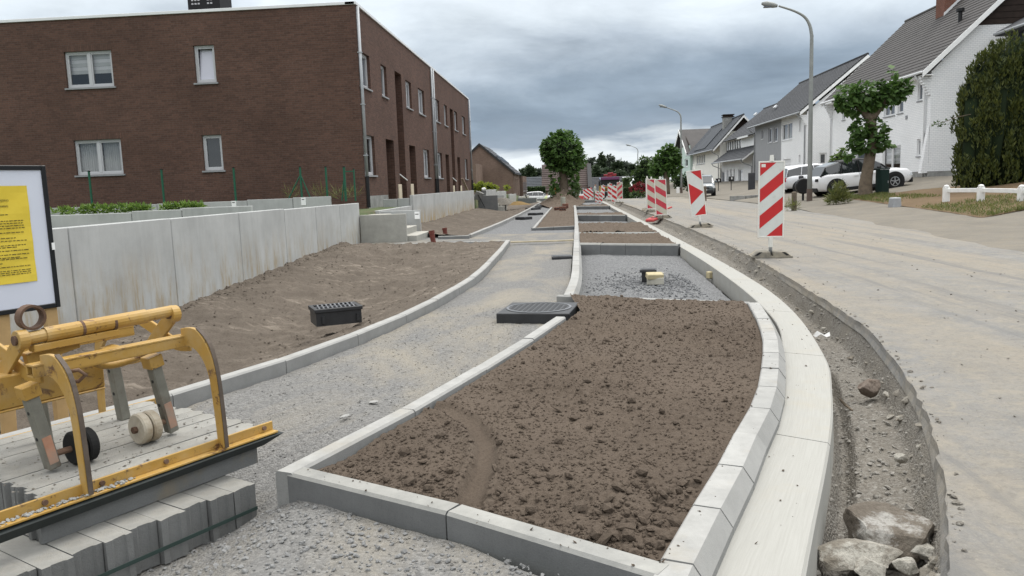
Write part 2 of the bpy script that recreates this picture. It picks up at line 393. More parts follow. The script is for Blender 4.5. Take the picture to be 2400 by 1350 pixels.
def wall_mat(name, col, tan, amt, s_lo=.47):
    t = NT(name)
    g = t.n('ShaderNodeNewGeometry'); pv = g.outputs['Position']
    stv = t.map((2.6, 2.6, .22), vec=pv)
    c = t.mix(t.ramp(t.noise(1.6, 6, .62, vec=pv), [(.3, 0.0), (.7, 1.0)]), kc(col, .84), kc(col, 1.12))
    c = t.mix(t.ramp(t.noise(2.6, 7, .66, vec=stv), [(.45, 0.0), (.65, .4)]), c, kc(col, 1.18))
    c = t.mix(t.ramp(t.noise(5.0, 6, .7, vec=t.map((2.6, 2.6, .22), (7, 3, 0), vec=pv)), [(.56, 0.0), (.78, .4)]), c, kc(col, .72))
    P = t.n('ShaderNodeSeparateXYZ'); t.l(pv, P.inputs[0])
    low = t.ramp(P.outputs[2], [(-.0, 1.0), (.75, 0.0)])     # rusty ground-water stain that has soaked up the foot of the panels
    s1 = t.ramp(t.noise(1.9, 6, .7, vec=t.map((2, 2, .55), (1.3, 4.2, 0), vec=pv)), [(s_lo, 0.0), (s_lo + .17, 1.0)])
    s2 = t.ramp(t.noise(9, 6, .72, vec=t.map((2, 2, .3), vec=pv)), [(.38, .25), (.62, 1.0)])
    c = t.mix(t.math('MULTIPLY', t.math('MULTIPLY', t.math('MULTIPLY', s1, s2), low), amt), c, tan)
    c = t.mix(t.ramp(t.noise(60, 3, .7, vec=pv), [(.28, .35), (.42, 0.0)]), c, kc(col, .55))
    t.bump(t.noise(40, 5, .7, vec=pv), .2, .004); return t.fin(c, .85, .28)
MAT['wall'] = wall_mat('precast_wall_concrete', (.40, .407, .398), (.30, .225, .115), .9, .43)
MAT['wall2'] = wall_mat('precast_wall_stained', (.395, .40, .39), (.33, .215, .065), 1.3, .38)
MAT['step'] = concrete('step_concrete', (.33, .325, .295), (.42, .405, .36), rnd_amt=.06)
MAT['brick'] = brick_mat('brown_brick', (.118, .066, .050), (.082, .047, .037), (.105, .076, .062), .215, .066, .007, .6)
MAT['brick_soldier'] = brick_mat('brown_brick_soldier', (.128, .073, .056), (.092, .054, .042), (.07, .052, .043), .25, .062, .007, .5, soldier=True)
MAT['brick_far'] = brick_mat('pale_brown_brick', (.20, .135, .105), (.15, .10, .08), (.19, .15, .125), .22, .066, .008, .3)
MAT['brick_white'] = brick_mat('white_painted_brick', (.88, .88, .88), (.84, .845, .85), (.66, .67, .68), .22, .09, .009, .9, nlo=.96)
MAT['brick_red'] = brick_mat('red_brick', (.20, .075, .05), (.15, .055, .04), (.20, .15, .12), .2, .07, .01, .5)
MAT['plinth'] = M('stone_plinth', (.26, .26, .25), .9, .3, 3, .6, 20)
MAT['render_grey'] = M('grey_render', (.30, .305, .315), .9, .05, 2, .1, 90)
MAT['render_white'] = M('white_render', (.84, .845, .84), .9, .05, 1.5, .15, 60)
MAT['render_cream'] = M('cream_render', (.82, .80, .74), .9, .06, 1.5, .15, 60)
MAT['render_mint'] = M('mint_render', (.55, .66, .60), .9, .05, 1.5, .15, 60)
MAT['white_paint'] = M('white_paint', (.84, .84, .83), .5, .05, 3, .05, 40)
MAT['white_wood'] = M('white_painted_wood', (.76, .76, .74), .7, .08, 8, .3, 40, dirt=(.45, .44, .40), dlo=.62, dhi=.8)
MAT['pvc'] = M('grey_window_frame', (.48, .485, .50), .45, .04, 3, 0)
MAT['pvc_white'] = M('white_window_frame', (.74, .74, .74), .45, .04, 3, 0)
MAT['sill'] = M('bluestone_sill', (.27, .275, .285), .7, .12, 6, .1, 60)
MAT['zinc'] = M('zinc', (.36, .375, .39), .5, .12, 4, .05, 30, metal=.35, spec=.4)
MAT['coping'] = M('white_metal_coping', (.72, .73, .74), .45, .04, 2, 0)
MAT['black_plastic'] = M('black_plastic', (.014, .014, .015), .5, .2, 5, .1, 60)
MAT['black_box'] = M('black_roof_box', (.012, .012, .013), .6, .2, 5, .05, 60)
MAT['door_dark'] = M('dark_door', (.035, .022, .020), .6, .15, 5, .05, 30)
def glass(name, base=(.02, .024, .03), rough=.04, tint=.0):
    t = NT(name); t.bump(t.noise(1.3, 2, .5), .02, .05)
    return t.fin(base, rough, .9)
MAT['glass'] = glass('window_glass')
MAT['glass_grey'] = glass('grey_window_glass', (.10, .11, .13), .08)
MAT['glass_lilac'] = glass('painted_reflection_glass', (.50, .50, .58), .12)  # lilac base colour paints the sky's reflection into the pane
def clear_glass():
    t = NT('clear_glass'); tr = t.n('ShaderNodeBsdfTransparent'); gl = t.n('ShaderNodeBsdfGlossy'); gl.inputs['Roughness'].default_value = .03
    lw = t.n('ShaderNodeLayerWeight'); lw.inputs['Blend'].default_value = .35
    mx = t.n('ShaderNodeMixShader'); t.l(t.math('ADD', t.math('MULTIPLY', lw.outputs['Fresnel'], .6), .10, True), mx.inputs[0])
    t.l(tr.outputs[0], mx.inputs[1]); t.l(gl.outputs[0], mx.inputs[2]); t.l(mx.outputs[0], t.out.inputs[0]); return t.m
MAT['glass_clear'] = clear_glass()
MAT['curtain'] = M('white_curtain', (.55, .56, .56), .95, .06, 3, .1, 30)
MAT['blind'] = M('white_blind', (.72, .72, .74), .9, .04, 3, 0)
MAT['dark_room'] = M('dark_interior', (.018, .018, .018), .95, .2, 3, 0)
def tile_mat(name, col, lichen=None):
    t = NT(name); g = t.n('ShaderNodeNewGeometry'); pv = g.outputs['Position']
    c = t.mix(t.ramp(t.noise(.9, 6, .6, vec=pv), [(.3, 0.0), (.7, 1.0)]), kc(col, .8), kc(col, 1.2))
    c = t.mix(t.ramp(t.noise(9, 4, .7, vec=pv), [(.35, .0), (.65, .5)]), c, kc(col, .7))
    if lichen: c = t.mix(t.ramp(t.noise(1.7, 7, .7, vec=pv), [(.52, 0.0), (.74, .55)]), c, lichen)
    t.bump(t.noise(18, 4, .6, vec=pv), .3, .01); return t.fin(c, .75, .35)
MAT['tile_slate'] = tile_mat('slate_grey_tile', (.048, .050, .056))
MAT['tile_old'] = tile_mat('weathered_grey_tile', (.060, .055, .053), (.085, .077, .07))
MAT['tile_blue'] = tile_mat('blue_slate_tile', (.056, .062, .072))
MAT['tile_brown'] = tile_mat('brown_tile', (.085, .062, .056), (.10, .075, .068))
MAT['solar'] = M('solar_panel', (.10, .13, .22), .15, .1, 2, 0, spec=.8)
MAT['wood_dark'] = M('dark_stained_board', (.030, .020, .016), .85, .3, 5, .2, 40)
MAT['cladding'] = M('dark_blue_cladding', (.030, .036, .045), .7, .15, 3, .1, 30)
MAT['fascia'] = M('dark_fascia', (.03, .031, .033), .55, .1, 4, 0)
# ------------------------------------------------------------------ levels of the place
def zs(Y):
    """the street is level near the camera and falls gently further on"""
    Y = np.asarray(Y, float); d = np.clip(Y - 50, 0, 75); return -.0005 * d * d * np.where(d > 0, 1, 0)
def zlot(X, Y):
    X = np.asarray(X, float); t = np.clip((X - 8.5) / 10, 0, 1)
    return .02 + .03 * sstep(8, 9, X) + t ** 1.5 * .95 + zs(Y) * (1 - .9 * sstep(10, 18, X))
RE = smooth_line([(.55, 1.0), (1.2, 2.49), (1.61, 3.44), (2.03, 4.69), (2.41, 6.35), (2.55, 7.35), (2.81, 10.3), (3.0, 13.26), (3.17, 19.48), (3.25, 37), (3.22, 60), (3.2, 100), (3.2, 170)], 6)
GO = smooth_line([(.2, 1.0), (.74, 2.48), (1.24, 3.79), (1.55, 4.72), (1.83, 5.77), (2.17, 7.92), (2.33, 10.64), (2.39, 16.35), (2.42, 32.5), (2.42, 60)], 6)
GI = smooth_line([(-.2, 1.25), (.38, 2.48), (.7, 3.2), (1.04, 4.05), (1.31, 4.9), (1.54, 5.81), (1.86, 7.4), (2.06, 10.6), (2.15, 16.3), (2.18, 32.5), (2.18, 60)], 6)
KI = smooth_line([(-.05, 1.55), (.25, 2.37), (.38, 2.71), (.58, 3.2), (.73, 3.61), (.9, 4.04), (1.05, 4.48), (1.17, 4.9), (1.29, 5.35), (1.4, 5.8), (1.49, 6.25), (1.57, 6.72), (1.70, 7.65)], 6)
LK = smooth_line([(-3.6, 2.9), (-2.95, 3.8), (-2.51, 4.6), (-2.18, 5.39), (-1.88, 6.4), (-1.66, 7.37), (-1.51, 8.31), (-1.36, 9.8), (-1.28, 11.32), (-1.29, 14.5), (-1.35, 17.75)], 6)
BL = smooth_line([(-1.31, 3.21), (-.97, 4.14), (-.8, 4.68), (-.41, 6.05), (-.15, 7.08)], 6)
PK = smooth_line([(-.09, 8.75), (0.0, 10.5), (.045, 13.6), (.09, 17.57)], 6)
LK2 = smooth_line([(-2.52, 20.09), (-2.18, 30.06), (-1.98, 44), (-1.94, 57.2)], 6)
RR = [(p.x, p.y) for p in (at_z(*q, 0) for q in ((3300, 840), (2700, 655), (2400, 590), (2250, 559), (2100, 530), (1980, 507), (1870, 485)))] + [(9.5, 45), (9.4, 60), (9.4, 100), (9.4, 170)]
def xat(P, Y):
    P = np.asarray(P); o = np.argsort(P[:, 1]); return np.interp(Y, P[o, 1], P[o, 0])

# base ground sheet out to the horizon
gx = np.r_[-900, -400, -150, -60, -30, -6.4, -5.35, -5.25, 3.6, 5, 8.5, 10, 12, 14, 16, 18.5, 30, 60, 150, 400, 900]
gy = np.r_[-60, -20, 0, 6, 12, 20, 30, 44, 50, 60, 70, 80, 90, 100, 112, 125, 140, 180, 260, 400, 700, 1500, 2600]
GX, GY = np.meshgrid(gx, gy)
gz = np.where(GX < -5.3, .72 + zs(GY) * .9, np.where(GX < 4, -.9 + zs(GY) * .35, zlot(GX, GY) - .12))
gz = np.where(GY > 130, zs(GY) - .1, gz)
tag(mesh_obj('ground', np.stack([GX, GY, gz], -1).reshape(-1, 3), grid_faces(len(gy), len(gx)), M('lawn_and_earth', (.075, .095, .04), .95, .35, .5, .4, 12, dirt=(.15, .115, .075), dscale=.6), None, True, False), kind='structure')

# road: dusty asphalt, its cut edge toward the trench
def road_z(X, Y, t):
    return zs(Y) + fbm(X * .8, Y * .5, 3, 3) * .02 + vnoise(X * 6, Y * 6, 5) * .004
rnear = resample(RE, 260, 2.0)
tag(strip('road', RE, RR, 60, 300, road_z, MAT['road'], 2.0), kind='structure')
# broken crust: a slab of asphalt above an eroded earth face
a = resample(RE, 520, 1.9); nrm = np.gradient(a, axis=0); nrm /= np.linalg.norm(nrm, axis=1)[:, None]; nrm = np.stack([-nrm[:, 1], nrm[:, 0]], -1)   # toward the trench
jit = fbm(a[:, 0] * 9, a[:, 1] * 9, 21, 4, .6) * .03
zz = zs(a[:, 1]) + fbm(a[:, 0] * .8, a[:, 1] * .5, 3, 3) * .02 + vnoise(a[:, 0] * 6, a[:, 1] * 6, 5) * .004
cr = [(.0, .0), (.004, -.004), (.010, -.042), (.024, -.08)]
rows = []
for i, (o_, dz) in enumerate(cr):
    oo = o_ + (jit if i in (1, 2) else 0)
    rows.append(np.stack([a[:, 0] + nrm[:, 0] * oo, a[:, 1] + nrm[:, 1] * oo, zz + dz], -1))
tag(mesh_obj('road_edge', np.stack(rows, 1).reshape(-1, 3), grid_faces(len(a), 4)[:, ::-1], MAT['road'], None, False, False), kind='structure')
# trench between the road crust and the new gutter
def trench_z(X, Y, t):
    d = .225 - .06 * sstep(8, 18, Y)
    zl = -.15 - .03 * sstep(.0, .12, t)
    prof = -d * (sstep(0, .25, t) * (1 - .0)) * (1 - sstep(.76, 1.0, t) ** 1.2 * .80)
    z = np.minimum(zl * (1 - sstep(.1, .3, t)), 0) + prof
    z = z + fbm(X * 4, Y * 4, 31, 4) * .05 * (.35 + .65 * np.sin(np.pi * np.clip(t, 0, 1))) + fbm(X * 22, Y * 22, 33, 3) * .018
    return z - .03 + zs(Y)
tag(strip('trench', [(x - .015, y) for x, y in GO[:-1]] + [(2.4, 60), (2.4, 110)], [(p[0] + .02 * 0, p[1]) for p in RE[:-6]] + [(3.2, 110)], 46, 620, trench_z, MAT['trench'], 1.7), kind='structure')

# far-side pavement and driveways rising to the houses
def pave_z(X, Y, t):
    return zlot(X, Y) - .05 * (1 - sstep(0.0, .035, t)) + fbm(X * .7, Y * .7, 8, 3) * .03 * sstep(.02, .15, t) + .012
tag(strip('pavement', [(x - .35, y) for x, y in RR], [(30, 4), (30, 9), (26, 12), (24, 20), (24, 30), (24, 45), (24, 60), (24, 100), (24, 170)], 70, 170, pave_z, MAT['pavement'], 1.6), kind='structure')

# gravel footpath: from the foreground, between the edgings, to the far end
def path_z(X, Y, t):
    base = -.025 - .155 * sstep(-1.15, -1.6, X) * (1 - sstep(3.6, 4.8, Y)) + .03 * sstep(-1.5, -1.0, X) * (1 - sstep(3.0, 3.6, Y))
    return base + fbm(X * 1.2, Y * 1.2, 41, 3) * .022 + fbm(X * 16, Y * 16, 42, 3) * .007 + zs(Y)
PL = [(x + .01, y) for x, y in LK]
PR = [(1.1, 1.2), (-.05, 2.38), (-.43, 2.72), (-.9, 2.98), (-1.24, 3.22)] + [(x - .02, y) for x, y in BL[2:]] + [(-.12, 7.4), (-.10, 8.0)] + [(x - .02, y) for x, y in PK]
PLx = resample([(-4.75, .6), (-4.2, 2.0)] + PL, 460, 1.5); PRx = resample([(1.6, .6)] + PR, 460, 1.25)
tag(strip('footpath', PLx.tolist(), PRx.tolist(), 110, 460, path_z, MAT['gravel']), kind='structure')
tag(strip('stair_landing', [(-5.25, 17.78), (-5.25, 21.4)], [(.1, 17.58), (.3, 21.6)], 60, 50, lambda X, Y, t: path_z(X, Y, t) + .02 * (1 - sstep(-2, -1.4, X)), MAT['gravel']), kind='structure')
tag(strip('far_footpath', [(-2.9, 21.38), (-2.55, 22)] + LK2[3:] + [(-1.9, 75)], [(.3, 21.58), (.3, 22.7), (-1.0, 22.75), (-1.06, 23.2), (-.95, 44.3), (-.9, 75)], 34, 160, path_z, MAT['gravel_grey'], 1.5), kind='structure')

# raked soil swales along the retaining walls
def swale_z(X, Y, t):
    zw = -.2 + .30 * sstep(8.5, 19, Y); zk = .045
    dep = .34 * sstep(18.2, 10, Y) * sstep(2, 6, Y)
    z = zw * (1 - t) + zk * t - dep * np.sin(np.pi * np.clip((t - .08) / .92, 0, 1)) ** 1.4
    z = z + .05 * np.exp(-(t / .04) ** 2)
    return z + fbm(X * 1.5, Y * 1.1, 51, 3) * .05 * np.minimum(1, (1 - t) * 6) + fbm(X * 8, Y * 7, 52, 4) * .045 * np.minimum(1, (1 - t) * 12 + .15) + fbm(X * 34, Y * 30, 53, 2) * .010 + fbm((X * .9 + Y * .5) * 1.6, (Y * .9 - X * .5) * 11, 57, 3) * .06 * np.sin(np.pi * np.clip(t, 0, 1)) ** 2
tag(strip('soil_swale', [(-5.22, .6), (-5.22, 17.78)], [(-4.8, .6), (-4.28, 2.0)] + [(x - .10, y) for x, y in LK][:-1] + [(-1.44, 17.72)], 190, 430, swale_z, MAT['soil_dry'], 1.35), kind='structure')
def swale2_z(X, Y, t):
    return .10 * (1 - t) + .04 * t - .20 * np.sin(np.pi * t) ** 1.3 * sstep(20, 23, Y) + fbm(X * 1.5, Y * 1.1, 55, 3) * .05 * np.minimum(1, (1 - t) * 6) + fbm(X * 7, Y * 6, 56, 4) * .04 * np.minimum(1, (1 - t) * 8) + zs(Y)
tag(strip('soil_swale', [(-3.3, 20.0), (-4.1, 21.5), (-5.22, 21.8), (-5.22, 62)], [(-2.62, 20.0), (-2.6, 20.6), (-2.58, 21)] + [(x - .1, y) for x, y in LK2[3:]] + [(-2.05, 62)], 70, 260, swale2_z, MAT['soil_dry'], 1.5), kind='structure')

RUT = [(p.x, p.y) for p in (at_z(*q, .06) for q in ((985, 958), (1050, 962), (1105, 995), (1138, 1045), (1138, 1095), (1118, 1145), (1095, 1185)))]
# tilled planting bed in front
def bed_z(X, Y, t):
    edge = np.minimum(np.minimum(t, 1 - t) * 9, 1)
    z = .07 + fbm(X * 2.2, Y * 2.2, 61, 3) * .035 * edge + ((np.abs(fbm(X * 15, Y * 15, 62, 4)) - .2) * .026 + np.maximum(fbm(X * 45, Y * 45, 63, 3), -.1) * .016) * np.clip(.75 + 1.5 * fbm(X * 1.7, Y * 1.7, 64, 2), .25, 1.6)
    # curved wheel track pressed into the loose earth, and the scooped corner
    dm = np.full(np.shape(X), 9.0)
    for a_, b_ in zip(RUT[:-1], RUT[1:]):
        vx, vy = b_[0] - a_[0], b_[1] - a_[1]; tt = np.clip(((X - a_[0]) * vx + (Y - a_[1]) * vy) / (vx * vx + vy * vy), 0, 1); dm = np.minimum(dm, np.hypot(X - a_[0] - tt * vx, Y - a_[1] - tt * vy))
    rut = np.exp(-(dm / .045) ** 4)
    z = z * (1 - rut * .92) + rut * (.05 + .004 * np.sin((X * 1.2 + Y) * 190)) + .02 * np.exp(-((dm - .075) / .025) ** 2)
    z = z - .05 * np.exp(-(((X + .38) / .07) ** 2 + ((Y - 2.93) / .05) ** 2)) - .03 * np.exp(-(((X + 1.0) / .2) ** 2 + ((Y - 3.5) / .15) ** 2))
    fy = np.interp(X, [-1.31, -.45, .22], [3.21, 2.75, 2.30]) + .125
    return np.where(Y < fy, np.minimum(z, .085 - np.clip((fy - Y) * 6, 0, .25)), z)
bA = [(-1.17, 3.12)] + [(x + .11, y - .03) for x, y in BL[1:]] + [(-.03, 7.08), (.09, 7.6), (.02, 8.3), (-.01, 8.72)]
bB = [(.20, 2.43)] + [(x, y) for x, y in KI[7:]] + [(1.72, 7.92)]
tag(strip('planting_bed', bA, bB, 230, 430, bed_z, MAT['soil'], 1.15), kind='structure')
def bed2_z(X, Y, t): return .02 + fbm(X * 2, Y * 2, 66, 3) * .05 + (np.abs(fbm(X * 9, Y * 9, 67, 4)) - .2) * .09 + zs(Y)
def plot(name, y0l, y0r, y1l, y1r, xl, xr, fz, mat, nu=60, nv=60):
    return tag(strip(name, [(xl(y0l), y0l), (xl(y1l), y1l)], [(xr(y0r), y0r), (xr(y1r), y1r)], nu, nv, fz, mat), kind='structure')
pxl = lambda y: float(xat(PK, y)) + .14 if y < 17.6 else .24 + .004 * (y - 17)
pxr = lambda y: float(xat(GI, y)) - .005
plot('planting_bed', 16.72, 15.75, 20.15, 19.3, pxl, pxr, bed2_z, MAT['soil'], 70, 60)
plot('planting_bed', 20.35, 19.5, 25.0, 24.0, pxl, pxr, lambda X, Y, t: bed2_z(X, Y, t) + .03, MAT['soil'], 70, 70)
plot('planting_bed', 31.7, 30.0, 34.2, 33.2, pxl, pxr, bed2_z, MAT['soil'], 40, 30)
plot('planting_bed', 43.6, 42.2, 47, 46, pxl, pxr, bed2_z, MAT['soil'], 30, 30)
def bay_z(X, Y, t): return -.19 + fbm(X * 1.3, Y * 1.3, 71, 3) * .03 + fbm(X * 15, Y * 15, 72, 3) * .016 + .07 * np.exp(-(((X - .95) / .42) ** 2 + ((Y - 10.35) / .8) ** 2)) * (1 + fbm(X * 9, Y * 9, 73, 3)) + zs(Y)
plot('parking_bay', 8.7, 7.98, 16.6, 15.6, lambda y: float(xat(PK, y)) + .1, pxr, bay_z, MAT['gravel_grey'], 150, 260)
plot('parking_bay', 25.1, 24.1, 31.6, 29.9, pxl, pxr, bay_z, MAT['gravel_grey'], 40, 60)
plot('parking_bay', 34.2, 33.2, 43.5, 42.1, pxl, pxr, lambda X, Y, t: bay_z(X, Y, t) + .06, MAT['gravel_grey'], 30, 50)
plot('parking_bay', 47, 46, 75, 75, pxl, pxr, lambda X, Y, t: bay_z(X, Y, t) + .08, MAT['gravel_grey'], 20, 40)
# bed round the pollarded tree, heaped up at its trunk
def treebed_z(X, Y, t):
    m = .75 * np.exp(-(((X + .35) / 1.05) ** 2 + ((Y - 50) / 3.6) ** 2)) * (1 + .7 * fbm(X * 3, Y * 3, 77, 4))
    return .01 + m + fbm(X * 2, Y * 2, 78, 3) * .04 + (np.abs(fbm(X * 7, Y * 7, 79, 4)) - .2) * .07 + zs(Y)
tag(strip('planting_bed', [(-1.02, 22.9), (-1.03, 30), (-.92, 42), (-1.7, 47.5), (-1.9, 51), (-1.2, 60)], [(.2, 23.3), (.24, 30), (.3, 42), (.9, 47.5), (1.1, 51), (.5, 60)], 60, 200, treebed_z, MAT['soil'], 1.1), kind='structure')
# terraces behind the retaining walls
tag(strip('terrace', [(-26, 4), (-26, 60)], [(-5.3, 4), (-5.3, 60)], 30, 60, lambda X, Y, t: .64 + .06 * sstep(22, 26, Y) + fbm(X, Y, 81, 3) * .03, MAT['gravel_grey']), kind='structure')

# ------------------------------------------------------------------ kerbs, edgings and gutter
def prof_stone(P, Q, prof, name, mat, parent, n=2, gap=.004, bevel=0, uv=False, zoff=0):
    """one stone of a row: profile [(offset, z)] swept from P to Q (offset to the right of travel)"""
    P = np.array(P); Q = np.array(Q); d = (Q - P); L = np.hypot(*d[:2]); d = d / L
    nr = np.array([d[1], -d[0]]); P = P + d * gap; Q = Q - d * gap
    v = []
    for e in (P, Q):
        for o_, z_ in prof: v.append((e[0] + nr[0] * o_, e[1] + nr[1] * o_, z_ + float(zs(e[1])) + zoff))
    m = len(prof); f = [tuple(range(m)), tuple(range(2 * m - 1, m - 1, -1))] + [(i, m + i, m + (i + 1) % m, (i + 1) % m) for i in range(m)]
    o = mesh_obj(name, v, f, mat, parent)
    return o
def row(name, label, cat, pts, step, prof, mat, piece, group=None, jz=.0, jl=0.0):
    s = np.r_[0, np.cumsum(np.hypot(*np.diff(np.asarray(pts), axis=0).T))]; n = max(1, round(s[-1] / step))
    q = resample(pts, n + 1)
    root = thing(name, label, cat, (q[0][0], q[0][1], 0), group)
    for i in range(n): prof_stone(q[i], q[i + 1], prof, piece, mat, root, zoff=rnd.uniform(-jz, jz), gap=.002 + rnd.random() * .004)
    return root
c = .012
def edge_prof(wd, top, bot, side=1):
    a_, b_ = (0, wd) if side > 0 else (-wd, 0)
    return [(a_, bot), (b_, bot), (b_, top - c), (b_ - c, top), (a_ + c, top), (a_, top - c)]
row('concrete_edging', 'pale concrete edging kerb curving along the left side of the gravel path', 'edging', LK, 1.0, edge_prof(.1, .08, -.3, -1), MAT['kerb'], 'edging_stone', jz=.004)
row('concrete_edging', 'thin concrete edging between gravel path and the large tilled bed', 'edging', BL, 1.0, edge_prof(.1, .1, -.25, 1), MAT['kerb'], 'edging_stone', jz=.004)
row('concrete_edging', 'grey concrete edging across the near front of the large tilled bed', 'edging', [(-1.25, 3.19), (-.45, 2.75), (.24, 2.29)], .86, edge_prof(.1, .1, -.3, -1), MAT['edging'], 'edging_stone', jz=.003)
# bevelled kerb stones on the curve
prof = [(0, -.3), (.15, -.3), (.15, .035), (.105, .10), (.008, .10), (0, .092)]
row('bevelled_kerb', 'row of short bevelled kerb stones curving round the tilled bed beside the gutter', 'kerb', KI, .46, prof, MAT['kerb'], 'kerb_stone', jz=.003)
# cast gutter band
gl = resample(GI, 400); go_ = resample(GO, 400)
groot = thing('concrete_gutter', 'broad brushed pale concrete gutter band sweeping along the trench', 'gutter', (.5, 2.5, 0))
# match by arclength fractions: cut into slabs with saw joints
cutsY = [1.25, 3.95, 5.85, 7.75, 10.2, 13.0, 16.0, 19.5, 23, 27, 32, 38, 46, 60]
for a_, b_ in zip(cutsY[:-1], cutsY[1:]):
    n = 14; v = []; f = []; uvs = []
    for i in range(n + 1):
        y = a_ + .004 + (b_ - a_ - .008) * i / n
        yi = y; xi = float(xat(GI, yi)); # outer point: same parameter along the curve
        kk = np.interp(yi, [p[1] for p in gl], np.arange(400)); po = [np.interp(kk, np.arange(400), go_[:, j]) for j in (0, 1)]
        z = float(zs(y)); xi += .004
        th = .012
        prof_ = [((xi, yi), -.25), ((xi, yi), -.004), ((xi + (po[0] - xi) * .03, yi + (po[1] - yi) * .03), .002), ((xi + (po[0] - xi) * .96, yi + (po[1] - yi) * .96), .006), ((po[0], po[1]), -.006), ((po[0] + .012, po[1]), -.3)]
        for j, (q, zz_) in enumerate(prof_): v.append((q[0], q[1], zz_ + z)); uvs.append(((0, .01, .02, .29, .31, .6)[j], y))
        if i:
            for j in range(5): f.append(((i - 1) * 6 + j, i * 6 + j, i * 6 + j + 1, (i - 1) * 6 + j + 1))
    f.append(tuple(range(6))); f.append(tuple(range(n * 6 + 5, n * 6 - 1, -1)))
    o = mesh_obj('gutter_slab', v, f, MAT['gutter'], groot)
    ul = o.data.uv_layers.new(name='UVMap')
    for lp in o.data.loops: ul.data[lp.index].uv = uvs[lp.vertex_index]
# edgings and kerb walls round the bays
row('concrete_edging', 'flush pale edging strip between the tilled bed and the first parking bay', 'edging', [(-.14, 8.83), (1.80, 7.98)], .75, edge_prof(.07, .055, -.25, 1), MAT['kerb'], 'edging_stone')
row('bevelled_kerb', 'pale kerb row between the footpath and the first parking bay', 'kerb', PK, .8, [(0, -.3), (.15, -.3), (.15, .0), (.11, .06), (.008, .06), (0, .05)], MAT['kerb'], 'kerb_stone', jz=.003)
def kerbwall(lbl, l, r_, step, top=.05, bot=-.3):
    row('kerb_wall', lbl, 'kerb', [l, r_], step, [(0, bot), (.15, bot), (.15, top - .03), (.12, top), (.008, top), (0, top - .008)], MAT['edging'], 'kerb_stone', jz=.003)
kerbwall('dark grey kerb stones standing across the far end of the first parking bay', (.2, 16.62), (2.17, 15.62), .55)
kerbwall('low grey edging across the middle between two small soil plots', (.2, 20.28), (2.17, 19.4), .95)
kerbwall('dark grey kerb stones across the far end of the second parking bay', (.3, 31.65), (2.19, 29.95), .65)
kerbwall('dark kerb stones across the end of the third bay, near the tree', (.3, 43.55), (2.19, 42.15), .9, .06)
kerbwall('farthest low kerb row across the bays before the road works', (.3, 58.5), (2.19, 57.5), 1.0, .1)
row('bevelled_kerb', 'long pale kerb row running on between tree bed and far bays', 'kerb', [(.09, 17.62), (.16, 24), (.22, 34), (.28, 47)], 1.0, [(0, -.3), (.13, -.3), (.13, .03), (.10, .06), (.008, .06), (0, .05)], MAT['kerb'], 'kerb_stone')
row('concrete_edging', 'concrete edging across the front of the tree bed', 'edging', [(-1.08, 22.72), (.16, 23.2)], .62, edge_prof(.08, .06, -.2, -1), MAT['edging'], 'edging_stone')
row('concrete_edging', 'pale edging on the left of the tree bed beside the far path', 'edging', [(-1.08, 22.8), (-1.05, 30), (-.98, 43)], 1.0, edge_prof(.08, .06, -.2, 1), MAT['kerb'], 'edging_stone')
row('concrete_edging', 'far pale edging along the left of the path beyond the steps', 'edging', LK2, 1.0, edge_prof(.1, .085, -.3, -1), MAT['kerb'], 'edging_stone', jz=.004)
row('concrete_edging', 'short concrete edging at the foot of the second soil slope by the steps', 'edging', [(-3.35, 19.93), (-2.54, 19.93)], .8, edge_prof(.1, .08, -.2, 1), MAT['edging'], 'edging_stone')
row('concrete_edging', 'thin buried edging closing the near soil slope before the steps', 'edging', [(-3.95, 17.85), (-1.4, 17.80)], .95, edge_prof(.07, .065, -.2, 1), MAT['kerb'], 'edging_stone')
# thin plank across the path
m = MB(); m.obox((-.62, 17.62, .035), (1.42, .09, .03), Euler((0, 0, .02)).to_matrix()); tag(m.build('plank', M('pale_plank', (.42, .36, .25), .85, .2, 5, .3, 40), bevel=.003), 'thin pale plank laid on edge across the gravel path', 'plank')
# ------------------------------------------------------------------ walls with openings, windows
class Face:
    """a vertical wall plane: origin o (plan), u direction, outward normal n"""
    def __init__(s, o, u, n): s.o = Vector((o[0], o[1], 0)); s.u = Vector((u[0], u[1], 0)).normalized(); s.n = Vector((n[0], n[1], 0)).normalized()
    def p(s, u, z, d=0): q = s.o + s.u * u + s.n * d; return Vector((q.x, q.y, z))
def orient(mb, F, pts, nrm):
    a, b, c_ = Vector(pts[0]), Vector(pts[1]), Vector(pts[2])
    if (b - a).cross(c_ - a).dot(nrm) < 0: pts = pts[::-1]
    mb.add(pts, [tuple(range(len(pts)))])
def wall_faces(mb, F, u0, u1, z0, z1, holes, depth=.12):
    us = sorted({u0, u1, *[h[0] for h in holes], *[h[1] for h in holes]}); zz = sorted({z0, z1, *[h[2] for h in holes], *[h[3] for h in holes]})
    us = [u for u in us if u0 <= u <= u1]; zz = [z for z in zz if z0 <= z <= z1]
    for i in range(len(us) - 1):
        for j in range(len(zz) - 1):
            cu = (us[i] + us[i + 1]) / 2; cz = (zz[j] + zz[j + 1]) / 2
            if any(h[0] < cu < h[1] and h[2] < cz < h[3] for h in holes): continue
            orient(mb, F, [F.p(us[i], zz[j]), F.p(us[i + 1], zz[j]), F.p(us[i + 1], zz[j + 1]), F.p(us[i], zz[j + 1])], F.n)
    for h in holes:
        d = h[4] if len(h) > 4 else depth; a, b, lo, hi = h[:4]
        for (p0, p1, nn) in (((a, lo), (a, hi), F.u), ((b, lo), (b, hi), -F.u), ((a, lo), (b, lo), Vector((0, 0, 1))), ((a, hi), (b, hi), Vector((0, 0, -1)))):
            orient(mb, F, [F.p(*p0), F.p(*p1), F.p(*p1, -d), F.p(*p0, -d)], nn)
